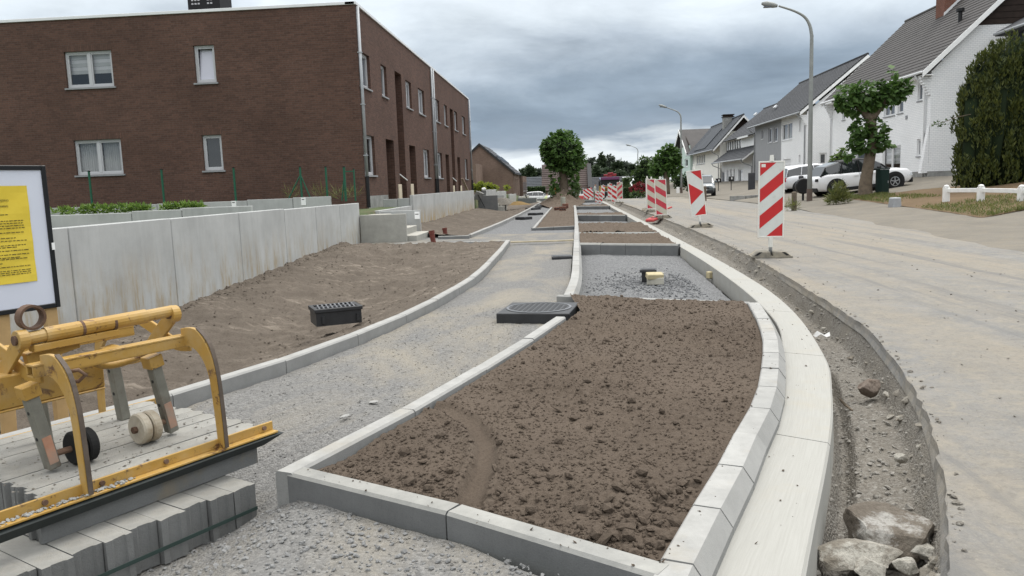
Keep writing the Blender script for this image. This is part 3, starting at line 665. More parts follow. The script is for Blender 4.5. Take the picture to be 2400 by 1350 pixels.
def fbox(mb, F, u0, u1, z0, z1, d0, d1):
    pts = [F.p(u0, z0, d0), F.p(u1, z0, d0), F.p(u1, z1, d0), F.p(u0, z1, d0)]
    off = F.n * (d1 - d0)
    if F.u.cross(Vector((0, 0, 1))).dot(off) > 0: pts = pts[::-1]
    # prism expects bottom cap facing away from off
    pr = [Vector(q) for q in pts]; mb.prism(pr, off)
def window(par, F, u0, u1, z0, z1, lights=1, depth=.1, frame=.055, mat='pvc', gl='glass', sill='sill', curtain=None, sill_out=.05, mull=None, transom=None, tilt=False):
    m = MB(); d0, d1 = -depth - .02, -depth + .045
    g = .004
    a, b, lo, hi = u0 + g, u1 - g, z0 + g, z1 - g
    fbox(m, F, a, a + frame, lo, hi, d0, d1); fbox(m, F, b - frame, b, lo, hi, d0, d1)
    fbox(m, F, a + frame, b - frame, lo, lo + frame * 1.15, d0, d1); fbox(m, F, a + frame, b - frame, hi - frame, hi, d0, d1)
    n = lights; w_ = (b - a - 2 * frame) / n
    o = None
    for i in range(1, n): fbox(m, F, a + frame + w_ * i - frame * .75, a + frame + w_ * i + frame * .75, lo + frame * 1.15, hi - frame, d0, d1 + .004)
    if transom: fbox(m, F, a + frame, b - frame, transom - .03, transom + .03, d0 + .003, d1 - .003)
    # opening sash, one step in
    o = m.build('window', MAT[mat], par)
    for i in range(n):
        s = MB(); ua = a + frame + w_ * i + (frame * .75 if i else 0); ub = a + frame + w_ * (i + 1) - (frame * .75 if i < n - 1 else 0); fs = frame * .62
        za, zb = lo + frame * 1.15, hi - frame
        tz = .10 if tilt else 0
        def sb(p, q, r_, t_):
            s.add([F.p(p, r_, d0 + .012), F.p(q, r_, d0 + .012), F.p(q, t_, d0 + .012), F.p(p, t_, d0 + .012)], [(0, 1, 2, 3)])
        fbox(s, F, ua, ua + fs, za, zb, d0 + .004, d1 - .014); fbox(s, F, ub - fs, ub, za, zb, d0 + .004, d1 - .014)
        fbox(s, F, ua + fs, ub - fs, za, za + fs, d0 + .004, d1 - .014); fbox(s, F, ua + fs, ub - fs, zb - fs, zb, d0 + .004, d1 - .014)
        if ub - ua > .3: s.build('sash', MAT[mat], o)
        q = MB(); dd = -depth - .008
        if tilt: q.add([F.p(ua + fs, za + fs, dd), F.p(ub - fs, za + fs, dd), F.p(ub - fs, zb - fs, dd - .10), F.p(ua + fs, zb - fs, dd - .10)], [(0, 1, 2, 3)])
        else: q.add([F.p(ua + fs * .6, za + fs * .6, dd), F.p(ub - fs * .6, za + fs * .6, dd), F.p(ub - fs * .6, zb - fs * .6, dd), F.p(ua + fs * .6, zb - fs * .6, dd)], [(0, 1, 2, 3)])
        if F.u.cross(Vector((0, 0, 1))).dot(F.n) < 0: q.f = [tuple(reversed(f_)) for f_ in q.f]
        q.build('pane', MAT['glass_clear'] if curtain else MAT[gl], o)
    if curtain or tilt:
        r_ = MB(); fbox(r_, F, u0, u1, z0 - .1, z1 + .1, -depth - .55, -depth - .5); r_.build('room_back', MAT['dark_room'], o)
        r_ = MB()
        for ua in (u0 - .03, u1): fbox(r_, F, ua, ua + .03, z0 - .1, z1 + .1, -depth - .5, -depth - .06)
        fbox(r_, F, u0 - .07, u1 + .07, z0 - .1, z0 - .07, -depth - .5, -depth - .06); fbox(r_, F, u0 - .07, u1 + .07, z1 + .07, z1 + .1, -depth - .5, -depth - .06)
        r_.build('room_side', MAT['dark_room'], o)
    if curtain == 'drape':
        c_ = MB(); n_ = 90
        for part_ in ((u0 + .02, u0 + (u1 - u0) * .46), (u0 + (u1 - u0) * .5, u1 - .02)):
            P = [(part_[0] + (part_[1] - part_[0]) * i / n_) for i in range(n_ + 1)]
            dd = [-depth - .16 - .035 * math.sin(i * .75 + .3 * math.sin(i * .21)) for i in range(n_ + 1)]
            for i in range(n_): c_.add([F.p(P[i], z0, dd[i]), F.p(P[i + 1], z0, dd[i + 1]), F.p(P[i + 1], z1, dd[i + 1]), F.p(P[i], z1, dd[i])], [(0, 1, 2, 3)])
        c_.build('curtain', MAT['curtain'], o, smooth=True)
    if curtain == 'blind':
        zb_ = z0 + (z1 - z0) * .40; nb = 6; hh = (z1 - zb_) / nb
        for i in range(nb):
            c_ = MB(); fbox(c_, F, u0 + .03, u1 - .03, zb_ + i * hh, zb_ + (i + 1) * hh - .004, -depth - .12 - .012 * (i % 2), -depth - .115 - .012 * (i % 2)); c_.build('blind', MAT['blind'] if i % 2 else MAT['curtain'], o)
    if sill:
        m = MB(); fbox(m, F, u0 - .06, u1 + .06, z0 - .055, z0 - .004, -depth, sill_out); m.build('sill', MAT[sill], o)
    return o

# ------------------------------------------------------------------ brown brick terrace on the left
bx0, by0, ztop = -6.5, 25.0, 7.06
bld = thing('brick_building', 'long brown brick two-storey flat-roofed building on the left', 'building', (-12, 35, .6))
G = Face((bx0, by0), (-1, 0), (0, -1))           # gable toward the camera
S = Face((bx0, by0), (0, 1), (1, 0))             # street facade
gw = [(8.03, 9.62, 4.92, 6.06), (4.62, 5.30, 4.90, 6.06), (8.00, 9.60, 2.12, 3.25), (4.62, 5.27, 2.12, 3.25)]
m = MB(); wall_faces(m, G, 0, 17, .5, ztop, [h + (.12,) for h in gw])
# street side: windows (u0,u1,z0,z1), doors, and tall entrance slots
up = [(.0 + .12, 1.5), (3.1, 3.95), (7.35, 8.5), (10.05, 11.5), (14.25, 15.75), (17.3, 18.35), (21.1, 22.3), (24.5, 25.9)]
sw = [(a_, b_, 4.62, 5.72, .14) for a_, b_ in up]
lw_ = [(.10, 1.55, 1.80, 3.10, .14), (10.6, 12.1, 1.80, 3.08, .14), (14.4, 15.9, 1.80, 3.08, .14), (25.0, 26.3, 1.80, 3.08, .14)]
doors = [(3.25, 4.55, .6, 3.12, .9), (7.45, 8.75, .6, 3.10, .9), (17.1, 18.3, .6, 3.08, .9), (21.6, 22.8, .6, 3.08, .9)]
slots = [(5.35, 6.55, .6, 5.80, .9), (19.4, 20.6, .6, 5.70, .9)]
wall_faces(m, S, 0, 28, .5, ztop, sw + lw_ + doors + slots)
# back ends
m.quad((bx0, 53, .5), (-23.5, 53, .5), (-23.5, 53, ztop), (bx0, 53, ztop)); m.quad((-23.5, 53, .5), (-23.5, 25, .5), (-23.5, 25, ztop), (-23.5, 53, ztop))
m.quad((bx0 - .02, 25.02, ztop - .3), (bx0 - .02, 52.98, ztop - .3), (-23.4, 52.98, ztop - .3), (-23.4, 25.02, ztop - .3))
m.build('wall', MAT['brick'], bld)
for (a_, b_, lo, hi) in gw:                      # soldier courses over the gable openings
    m = MB(); fbox(m, G, a_ - .04, b_ + .04, hi, hi + .19, -.01, .004); m.build('lintel', MAT['brick_soldier'], bld)
m = MB(); cz = ztop
for F_, L_ in ((G, 17), (S, 28)): fbox(m, F_, 0 if F_ is G else -.0, L_, cz, cz + .09, -.3, .045) if F_ is G else fbox(m, F_, -.045, L_ + .04, cz + .001, cz + .091, -.3, .046)
m.build('coping', MAT['coping'], bld, bevel=.006)
kinds = [('pvc', 'glass', 'blind', 2, False), ('pvc', 'glass_lilac', None, 1, True), ('pvc', 'glass', 'drape', 2, False), ('pvc', 'glass', None, 1, False)]
for h, (mt, gl_, cu, li, ti) in zip(gw, kinds): window(bld, G, *h[:4], lights=li, depth=.12, frame=.06, mat=mt, gl=gl_, curtain=cu, tilt=ti)
for i, h in enumerate(sw): window(bld, S, *h[:4], lights=2 if h[1] - h[0] > 1.1 else 1, depth=.14, frame=.06, gl='glass_grey' if i % 3 == 0 else 'glass')
for i, h in enumerate(lw_): window(bld, S, *h[:4], lights=2, depth=.14, frame=.06, gl='glass', curtain='drape' if i == 0 else None)
for h in doors:
    m = MB(); fbox(m, S, h[0] + .003, h[1] - .003, h[2], h[3] - .004, -.9, -.84); d_ = m.build('door', MAT['door_dark'], bld)
    m = MB(); fbox(m, S, h[0] + .12, h[0] + .16, 1.5, 1.9, -.838, -.79); m.build('handle', MAT['zinc'], d_)
for h in slots:
    m = MB(); fbox(m, S, h[0] + .003, h[1] - .003, h[2], h[3] - .004, -.9, -.86); sl_ = m.build('entrance_recess', MAT['brick'], bld)
    m = MB(); m.cyl(S.p(h[0] + .25, 2.0, -.2), S.p(h[1] - .1, 1.65, .05), .025, n=8); m.build('handrail', MAT['white_paint'], sl_)
for u_ in (.0, 13.35, 13.85, 27.9):              # rain pipes with black foot
    m = MB(); uu = u_ + .06 if u_ == 0 else u_; m.cyl(S.p(uu, 1.75, .07), S.p(uu, ztop - .05, .07), .05, n=10); pp = m.build('rain_pipe', MAT['zinc'], bld, smooth=True)
    m = MB(); m.cyl(S.p(uu, .75, .07), S.p(uu, 1.75, .07), .056, n=10); m.build('pipe_foot', MAT['black_plastic'], pp)
    for z_ in (2.4, 4.0, 5.6): m = MB(); fbox(m, S, uu - .06, uu + .06, z_, z_ + .03, .0, .13); m.build('pipe_clip', MAT['zinc'], pp)
# black louvred box on the roof edge
q0 = at_y(441, 24, 27); q1 = at_y(516, 20, 27)
zb0 = q0.z - .25; m = MB(); m.box(q0.x, q1.x, 27, 28.0, ztop - .35, zb0 + .85); rb = m.build('roof_box', MAT['black_box'], bld, bevel=.01)
for i in range(5):
    for j in range(2):
        m = MB(); xx = q0.x + .14 + .11 * i + (.22 if i > 2 else 0); m.box(xx, xx + .07, 26.985, 26.999, zb0 + .42 + j * .12, zb0 + .47 + j * .12); m.build('vent_hole', MAT['pvc'], rb)
m = MB(); m.box(q0.x - .02, q1.x + .02, 26.97, 28.02, zb0 + .855, zb0 + .9); m.build('cap', MAT['black_box'], rb)
# grey damp-proof plinth apron at the foot
m = MB(); fbox(m, S, .3, 3.1, .55, 1.12, .004, .02); m.build('plinth_sheet', MAT['plinth'], bld)
# birch-coloured temporary boards and a leaning lath at the doorways
for i, (px, y0_, y1_, X_, lb) in enumerate(((940, 432, 468, -6.15, 'pale upright board beside the first entrance of the brown building'), (968, 431, 462, -6.15, 'pale upright board right of the first entrance, with a dark sack on it'), (1065, 435, 450, -6.15, 'small pale upright board at the second entrance of the brown building'), (1082, 435, 450, -6.15, 'rightmost small pale board at the second entrance of the brown building'))):
    p_ = at_x(px, y1_, X_); p2 = at_x(px, y0_, X_)
    m = MB(); m.box(X_ - .03, X_ + .0, p_.y - .27, p_.y + .27, .7, p2.z); b_ = tag(m.build('board', M('plywood_%d' % i, (.58, .50, .38), .8, .12, 6, .1, 50), bevel=.004), lb, 'board')
    m = MB(); m.box(X_ - .08, X_ - .03, p_.y - .2, p_.y + .2, .7, .76); m.build('foot_batten', MAT['wood_dark'], b_)
m = MB(); p0_ = at_x(1096, 447, -6.1); p1_ = at_x(1083, 418, -6.3); m.bar(p0_, p1_, .14, .03); tag(m.build('lath', M('pink_lath', (.48, .36, .30), .8, .1, 6, .1, 50)), 'pinkish lath leaning against the brown facade above the concrete wall', 'lath')

# ------------------------------------------------------------------ retaining walls (precast panels)
def panel_wall(label, cuts, f, z0, ztops, th=.12, mat='wall', cap=True, group=None):
    """f(u)->(x,y); panels between cuts, each a separate precast slab with arrises and an open joint"""
    P0 = f(cuts[0]); root = thing('retaining_wall', label, 'wall', (P0[0], P0[1], 0), group)
    for i, (a_, b_) in enumerate(zip(cuts[:-1], cuts[1:])):
        zt = ztops[i] if isinstance(ztops, (list, tuple)) else ztops
        A = Vector(f(a_) + (0,)); B = Vector(f(b_) + (0,)); d = (B - A).normalized(); A = A + d * .007; B = B - d * .007
        nr = Vector((d.y, -d.x, 0))
        zt += rnd.uniform(-.004, .004)
        m = MB(); m.obox((A + B) / 2 - nr * th / 2 + Vector((0, 0, (z0 + zt) / 2)), ((B - A).length, th, zt - z0), Matrix((d, nr, Vector((0, 0, 1)))).transposed())
        m.build('wall_panel', MAT[mat], root, bevel=.008)
        m = MB()
        if i: m.obox(A - d * .007 - nr * th * .6 + Vector((0, 0, (z0 + zt) / 2 - .01)), (.02, th * .5, zt - z0 - .03), Matrix((d, nr, Vector((0, 0, 1)))).transposed()); m.build('joint_strip', MAT['black_plastic'], root)
    return root
lineY = lambda x: (lambda u: (x, u))
lineX = lambda y: (lambda u: (u, y))
panel_wall('long pale precast concrete retaining wall along the near soil slope', [.4, 1.5, 3.6, 5.7, 7.83, 9.96, 12.1, 14.1, 15.9, 17.6, 19.3], lineY(-5.2), -.9, [1.03, 1.03, 1.03, 1.03, 1.03, 1.025, 1.02, 1.01, 1.005, 1.0])
wallR = panel_wall('long precast retaining wall with rusty stains beyond the concrete steps', [26.2, 28.3, 30.4, 32.5, 34.6, 36.7, 38.8, 40.9, 43.4], lineY(-5.2), -.5, 1.1, mat='wall2')
panel_wall('low precast wall just right of the building corner, beside the terrace', [-6.25, -5.75, -5.33], lineX(26.25), .4, [.985, 1.0], mat='wall')
panel_wall('low terrace edge wall between the steps and the stained wall', [21.5, 23.8, 26.2], lineY(-5.25), -.3, .74)
panel_wall('concrete cheek wall on the near side of the first steps', [-5.19, -4.02], lineX(19.22), -.3, .70, th=.1, mat='step')
ck = panel_wall('concrete cheek wall with white label on the far side of the first steps', [-5.2, -4.08], lineX(21.45), -.3, .72, th=.1, mat='wall')
panel_wall('middle ramp wall of pale concrete behind the long retaining wall', [-16, -13.6, -11.3, -9.2, -8.1, -6.6], lineX(16.0), .3, [.97, .985, 1.005, 1.04, 1.07], mat='wall')
w3 = panel_wall('rearmost concrete wall below the green fence posts', [-17, -14.6, -12.4, -9.6, -8.2, -7.05], lineX(23.0), .4, [1.10, 1.11, 1.12, 1.15, 1.17], mat='wall')
for px, yy, par, zc_ in ((388, 478, w3, 1.0), (548, 474, w3, 1.04), (711, 469, w3, 1.06)):
    p_ = at_y(px, yy, 22.99); m = MB(); m.box(p_.x - .07, p_.x + .07, 22.985, 22.9985, zc_ - .13, zc_ + .09)
    s_ = m.build('paper_label', MAT['white_paint'], par); m = MB(); m.box(p_.x - .045, p_.x + .03, 22.982, 22.9848, zc_ + .03, zc_ + .05); m.build('print_line', MAT['black_plastic'], s_)
m = MB(); m.box(-4.22, -4.08, 21.337, 21.349, .48, .68); s_ = m.build('paper_label', MAT['white_paint'], ck)
m = MB(); m.box(-4.2, -4.11, 21.333, 21.3365, .6, .62); m.build('print_line', MAT['black_plastic'], s_)
panel_wall('distant stepped retaining wall in front of the yellow-green shrubs', [48.6, 51, 53.5, 56, 58.5, 61, 63.5, 66], lineY(-5.2), -.9, [1.08, 1.08, 1.06, 1.06, .9, .88, .86], mat='wall')
panel_wall('farther low section of stepped concrete wall', [68.5, 71, 74, 77], lineY(-5.1), -1.2, [.55, .5, .48], mat='wall')
panel_wall('farthest grey retaining wall by the parked white car', [80, 84, 88, 92, 96, 100], lineY(-5.0), -2, [.12, .08, .05, .02, 0], mat='wall')
panel_wall('grey concrete cheek wall of the second steps, with planks leaning on it', [-5.18, -4.05], lineX(45.0), -.4, .78, th=.1, mat='edging')
panel_wall('small far cheek wall with white label at the second steps', [-5.2, -3.9], lineX(47.6), -.4, .75, th=.1, mat='wall')
panel_wall('grey cheek wall of the third steps in the distance', [-5.1, -3.2], lineX(79), -1.5, -.0, th=.1, mat='edging')
panel_wall('short grey cheek wall at the very end of the retaining walls', [-4.9, -1.9], lineX(92), -2, -.35, th=.1, mat='edging')
def steps(label, x0, y0, y1, n, rise=.17, tread=.34, zb=-.02):
    root = thing('concrete_steps', label, 'steps', (x0, (y0 + y1) / 2, zb))
    for i in range(n):
        m = MB(); xa = x0 - tread * i; m.box(xa - tread - .25, xa, y0 + .006 * i, y1 - .006 * i, zb + rise * i - (.02 if i else .25), zb + rise * (i + 1) - .001 * i); m.build('step', MAT['step'], root, bevel=.012)
    return root
steps('pale concrete block steps between two cheek walls left of the path', -3.80, 19.36, 21.2, 4)
steps('second flight of small concrete steps farther along the wall', -3.7, 45.1, 47.3, 3)
steps('third tiny concrete steps in the distance below the walls', -2.9, 79.2, 81.5, 3, zb=-.55)
# green steel fence posts with braces
MAT['green_steel'] = M('green_steel', (.016, .095, .055), .5, .1, 6, .03, 40)
def gpost(px, top_y, y=23.12, r=.025, brace=(), lbl='', hgt=None):
    pt = at_y(px, top_y, y); z0 = 1.0
    root = thing('fence_post', lbl, 'fence post', (pt.x, y, z0))
    m = MB(); m.box(pt.x - r, pt.x + r, y - r, y + r, z0, pt.z); m.build('post', MAT['green_steel'], root, bevel=.004)
    m = MB(); m.box(pt.x - r * 1.25, pt.x + r * 1.25, y - r * 1.25, y + r * 1.25, pt.z, pt.z + .025); m.build('cap', MAT['black_plastic'], root)
    for dx in brace:
        m = MB(); m.cyl((pt.x + dx, y + .05 * 0, z0 + .02), (pt.x, y, pt.z - .22), .02, n=6); m.build('brace', MAT['green_steel'], root)
    return root
gpost(208, 402, lbl='leftmost green steel fence post in front of the curtained window')
gpost(378, 398, lbl='second green fence post from the left, between the two ground-floor windows')
gpost(547, 394, lbl='third green fence post, right of the small dark window')
gpost(703, 392, brace=(-.48, .3), lbl='green fence post held by two slanting braces')
gpost(763, 392, lbl='green fence post just right of the braced one')
gpost(806, 392, brace=(-.12,), r=.03, lbl='green gate post standing left of the building corner')
g_ = gpost(829, 397, r=.02, lbl='rightmost thin green gate frame at the building corner')
m = MB(); a_ = at_y(806, 397, 23.12); b_ = at_y(829, 399, 23.12); m.bar((a_.x, 23.12, b_.z - .03), (b_.x, 23.12, b_.z - .03), .03, .03); m.build('top_rail', MAT['green_steel'], g_)
# waste planks, sheet and sack by the second steps
m = MB(); m.bar(at_y(1137, 487, 44.6), at_y(1117, 450, 44.75), .14, .04, (1, 0, 0)); tag(m.build('plank', MAT['black_plastic']), 'dark plank leaning on the grey cheek wall of the second steps', 'plank')
m = MB(); p_ = at_y(1121, 460, 44.7); m.obox(p_ + Vector((0, 0, .02)), (.42, .05, .48), Euler((.3, .4, 0)).to_matrix()); m.obox(p_ + Vector((.1, .06, .05)), (.3, .04, .4), Euler((.5, .5, .2)).to_matrix()); tag(m.build('board', MAT['kerb']), 'pale broken board lying slanted on top of the wall end', 'board')
m = MB(); p_ = at_y(1133, 452, 46.5); m.obox(p_, (.36, .3, .4), Euler((.2, .15, .3)).to_matrix(), .7); b_ = m.build('sack', MAT['edging'], bevel=.04); tag(b_, 'grey crumpled sack with white top behind the second steps', 'sack')
m = MB(); m.obox(p_ + Vector((.02, 0, .24)), (.26, .24, .1), Euler((.2, -.2, .3)).to_matrix(), .8); m.build('sack_mouth', MAT['white_paint'], b_, bevel=.02)
m = MB(); p_ = at_x(1232, 458, -4.6); q_ = at_x(1238, 473, -4.6); m.bar(q_, p_, .12, .05, (0, 1, 0)); m.bar(q_, q_ + Vector((.4, 0, .02)), .1, .05); tag(m.build('plank', MAT['black_plastic']), 'small dark plank propped against the distant wall', 'plank')
# two red-brown drain pipe stubs standing out of the soil
MAT['pipe_red'] = M('red_brown_pvc', (.13, .035, .026), .5, .1, 6, .05, 40, dirt=(.2, .14, .1))
for px, py0, py1, lb in ((1016, 541, 569, 'red-brown drain pipe stub sticking out of the soil by the steps'), (1044, 535, 549, 'short red-brown pipe stub on the slope behind the other one')):
    p_ = at_z(px, py1 - 1, .03); h_ = (py1 - py0) / FPX * p_.y
    m = MB(); L = Vector((-.05, 0, h_))
    m.lathe([(.062, -.15), (.062, h_ * .72), (.072, h_ * .74), (.072, h_), (.058, h_), (.058, h_ - .1), (.01, h_ - .1)], 14, p_, Euler((0, -.14, 0)).to_matrix()); tag(m.build('drain_pipe', MAT['pipe_red'], smooth=False), lb, 'pipe')
# ------------------------------------------------------------------ houses across the street
XF = 18.5
def pxrect(x0, y0, x1, y1, xf, ya):
    """a rectangle seen in the picture on the facade plane x = xf -> (u0,u1,z0,z1) with u measured from ya"""
    xm = (x0 + x1) / 2; a_ = at_x(x1, (y0 + y1) / 2, xf).y - ya; b_ = at_x(x0, (y0 + y1) / 2, xf).y - ya
    return (min(a_, b_), max(a_, b_), at_x(xm, y1, xf).z, at_x(xm, y0, xf).z)
def slope_roof(par, tmat, ya, yb, x_e, z_e, x_r, z_r, n, back_x=None, back_z=None, th=.09, name='roof'):
    """street-side slope laid in overlapping courses from eave to ridge, plain slope behind"""
    E_ = Vector((x_e, 0, z_e)); Rr = Vector((x_r, 0, z_r)); d = (Rr - E_); L = d.length; d = d / L; nn = Vector((-d.z, 0, d.x))
    if nn.z < 0: nn = -nn
    m = MB(); m.prism([E_ + Vector((0, ya, 0)) - nn * .02, Rr + Vector((0, ya, 0)) - nn * .02, Rr + Vector((0, ya, 0)) - nn * th, E_ + Vector((0, ya, 0)) - nn * th], (0, yb - ya, 0))
    if back_x is not None:
        m.prism([Rr + Vector((0, ya, -.02)), Vector((back_x, ya, back_z)), Vector((back_x, ya, back_z - .1)), Rr + Vector((0, ya, -.12))], (0, yb - ya, 0))
    rf = m.build(name, MAT[tmat], par)
    c0 = None; cl = L / n; up_ = Vector((0, 0, 1))
    for i in range(n):
        a_ = E_ + d * (cl * i - .02); b_ = E_ + d * (cl * (i + 1) + .02)
        if c0 is None:
            m = MB(); m.prism([a_ + nn * .030 + Vector((0, ya, 0)), b_ + nn * .004 + Vector((0, ya, 0)), b_ - nn * .012 + Vector((0, ya, 0)), a_ - nn * .002 + Vector((0, ya, 0))], (0, yb - ya, 0))
            c0 = m.build('tile_course', MAT[tmat], rf); 
        else:
            q = c0.copy(); COL.objects.link(q); q.parent = rf; q.location = d * cl * i
    m = MB(); m.tube([Vector((x_r, ya - .02, z_r + .02)), Vector((x_r, yb + .02, z_r + .02))], .11, 8); m.build('ridge_tile', MAT[tmat], rf, smooth=True)
    return rf
def gable_poly(par, name, mat, y, x0, x1, zb, ze, xr, zr, th=.25, cladz=None):
    m = MB(); m.prism([(x0, y, zb), (x1, y, zb), (x1, y, ze), (xr, y, zr), (x0, y, ze)], (0, th, 0)); return m.build(name, mat, par)
def bargeboard(par, y, x_e, z_e, x_r, z_r, mat, w_=.28, th=.05, x_b=None, z_b=None):
    m = MB()
    a_, b_ = Vector((x_e, y, z_e)), Vector((x_r, y, z_r)); dn = Vector((0, 0, -w_)); m.prism([a_, b_, b_ + dn, a_ + dn], (0, -th, 0))
    if x_b is not None:
        c_ = Vector((x_b, y, z_b)); m.prism([b_, c_, c_ + dn, b_ + dn], (0, -th, 0))
    return m.build('bargeboard', mat, par)
def gutter_pipe(par, ya, yb, x_e, z_e, pipes, mat='zinc', zb=1.0, xf=XF):
    m = MB(); m.tube([(x_e - .06, ya, z_e - .06), (x_e - .06, yb, z_e - .06)], .07, 8); g_ = m.build('gutter', MAT[mat], par, smooth=True)
    for y in pipes:
        m = MB(); m.tube([(x_e - .05, y, z_e - .12), (x_e + .1, y, z_e - .35), (xf - .08, y, z_e - .75), (xf - .08, y, zb)], .05, 8); m.build('rain_pipe', MAT[mat], g_, smooth=True)

# --- house 1: big white-painted brick house behind the yew
ya, yb = 42.3, 57.6
h1 = thing('white_brick_house', 'large white painted brick house with grey tiled roof beside the yew', 'house', (XF + 4, 50, .9))
ze, zr, xr = 6.30, 11.3, XF + 5.0
F1 = Face((XF, ya), (0, 1), (-1, 0)); G1 = Face((XF, ya), (1, 0), (0, -1))
op = [pxrect(2151, 194, 2162, 236, XF, ya), pxrect(2104, 236, 2117, 265, XF, ya), pxrect(2072, 246, 2097, 272, XF, ya), pxrect(2149, 326, 2157, 366, XF, ya), pxrect(2068, 343, 2110, 412, XF, ya), pxrect(1974, 258, 1981, 281, XF, ya), pxrect(2005, 350, 2030, 400, XF, ya)]
gop = [(1.55, 2.25, 2.15, 3.35)]
m = MB(); wall_faces(m, F1, 0, yb - ya, .6, ze + .3, [o_ + (.1,) for o_ in op]); wall_faces(m, G1, 0, 10, .6, ze, [o_ + (.1,) for o_ in gop])
orient(m, G1, [G1.p(0, ze), G1.p(10, ze), G1.p(7.9, ze + 2.15), G1.p(2.1, ze + 2.15)], G1.n)
m.quad((XF, yb, .6), (XF, yb, ze), (XF + 10, yb, ze), (XF + 10, yb, .6)); m.add([(XF, yb, ze), (XF + 10, yb, ze), (XF + 5, yb, zr - .1)], [(0, 1, 2)])
m.quad((XF + 10, ya, .6), (XF + 10, yb, .6), (XF + 10, yb, ze), (XF + 10, ya, ze))
m.build('wall', MAT['brick_white'], h1)
m = MB()                                           # dark boards in the gable head
nb = 9
for i in range(nb):
    z0_ = ze + 2.152 + i * .3; x0_ = XF + 2.1 + i * .3 * .98; x1_ = XF + 7.9 - i * .3 * .98
    if x1_ - x0_ < .2: break
    mb_ = MB(); mb_.prism([(x0_, ya - .02, z0_), (x1_, ya - .02, z0_), (x1_ - .28, ya + .0, z0_ + .29), (x0_ + .28, ya + .0, z0_ + .29)], (0, .05, 0)); mb_.build('gable_board', MAT['wood_dark'], h1)
m = MB(); fbox(m, F1, -.04, yb - ya, .55, 1.28, .002, .05); fbox(m, G1, -.05, 10, .55, 1.28, .003, .051); m.build('plinth', MAT['plinth'], h1)
for i, o_ in enumerate(op):
    if i == 4: window(h1, F1, *o_, lights=2, depth=.1, frame=.07, mat='pvc_white', curtain='blind', sill=None)
    else: window(h1, F1, *o_, lights=2 if i == 2 else 1, depth=.1, frame=.05, mat='pvc_white', gl='glass_grey', sill='sill')
for o_ in gop: window(h1, G1, *o_, depth=.1, frame=.06, mat='pvc_white')
rf = slope_roof(h1, 'tile_old', ya - .35, yb + .3, XF - .55, ze - .02, xr, zr + .25, 24, XF + 10.5, ze - .1)
bargeboard(h1, ya - .36, XF - .6, ze - .02, xr, zr + .22, MAT['white_paint'], .3, .05, XF + 10.5, ze - .1)
bargeboard(h1, yb + .36, XF - .6, ze - .02, xr, zr + .22, MAT['white_paint'], .3, .05)
m = MB(); m.box(XF - .5, XF, ya - .3, yb + .25, ze - .22, ze - .17); m.build('soffit', MAT['white_paint'], h1)
gutter_pipe(h1, ya - .35, yb + .3, XF - .58, ze, (ya + .45, yb - .2), 'coping', 1.0)
for y in (ya, yb - .3):                             # stepped brick corbels under the eaves
    for i in range(7):
        m = MB(); m.box(XF - .05 - .065 * (i + 1), XF - .002, y, y + .3, ze - 1.15 + i * .13, ze - 1.15 + (i + 1) * .13 - .01); m.build('corbel', MAT['brick_white'], h1)
m = MB(); m.add([(XF - .38, ya + .002, 1.2), (XF - .38, ya + .3, 1.2), (XF - .02, ya + .3, 3.6), (XF - .02, ya + .002, 3.6), (XF - .001, ya + .002, 1.2), (XF - .001, ya + .3, 1.2)], [(0, 3, 2, 1), (0, 4, 3), (1, 2, 5)]); m.build('buttress', MAT['brick_white'], h1)
m = MB(); fbox(m, F1, .25, .45, 3.05, 3.25, .01, .03); m.build('house_number', MAT['black_plastic'], h1)
p_ = at_x(2125, 275, XF); m = MB(); fbox(m, F1, p_.y - ya - .12, p_.y - ya + .12, p_.z - .1, p_.z + .1, .0, .03); m.build('vent', MAT['sill'], h1)
cy = 50.6; cxx = XF + 4.1                             # red brick chimney with slab cap and lead flashing
pc = at_x(2223, 48, cxx); cy = pc.y
m = MB(); m.box(cxx - .5, cxx + .5, cy - .55, cy + .55, 9.0, 11.75); ch = m.build('chimney', MAT['brick_red'], rf)
for i, (g0, z0_) in enumerate(((.62, 11.755), (.55, 11.86), (.66, 11.95))): m = MB(); m.box(cxx - .5 * g0 / .5, cxx + g0, cy - .6 * g0 / .55, cy + .6 * g0 / .55, z0_, z0_ + .085); m.build('cap_slab', MAT['wood_dark'], ch)
m = MB(); m.prism([(cxx - .53, cy - .58, 10.1), (cxx + .53, cy - .58, 11.15), (cxx + .53, cy - .58, 11.4), (cxx - .53, cy - .58, 10.4)], (0, .02, 0)); m.build('flashing', MAT['coping'], ch)
pv = at_x(2249, 78, XF + 2.4); m = MB(); m.cyl((XF + 2.4, pv.y, 8.4), (XF + 2.4, pv.y, 9.6), .1, n=10); m.cyl((XF + 2.4, pv.y, 9.6), (XF + 2.4, pv.y, 9.75), .2, .2, n=10); m.build('roof_vent', MAT['black_plastic'], rf)

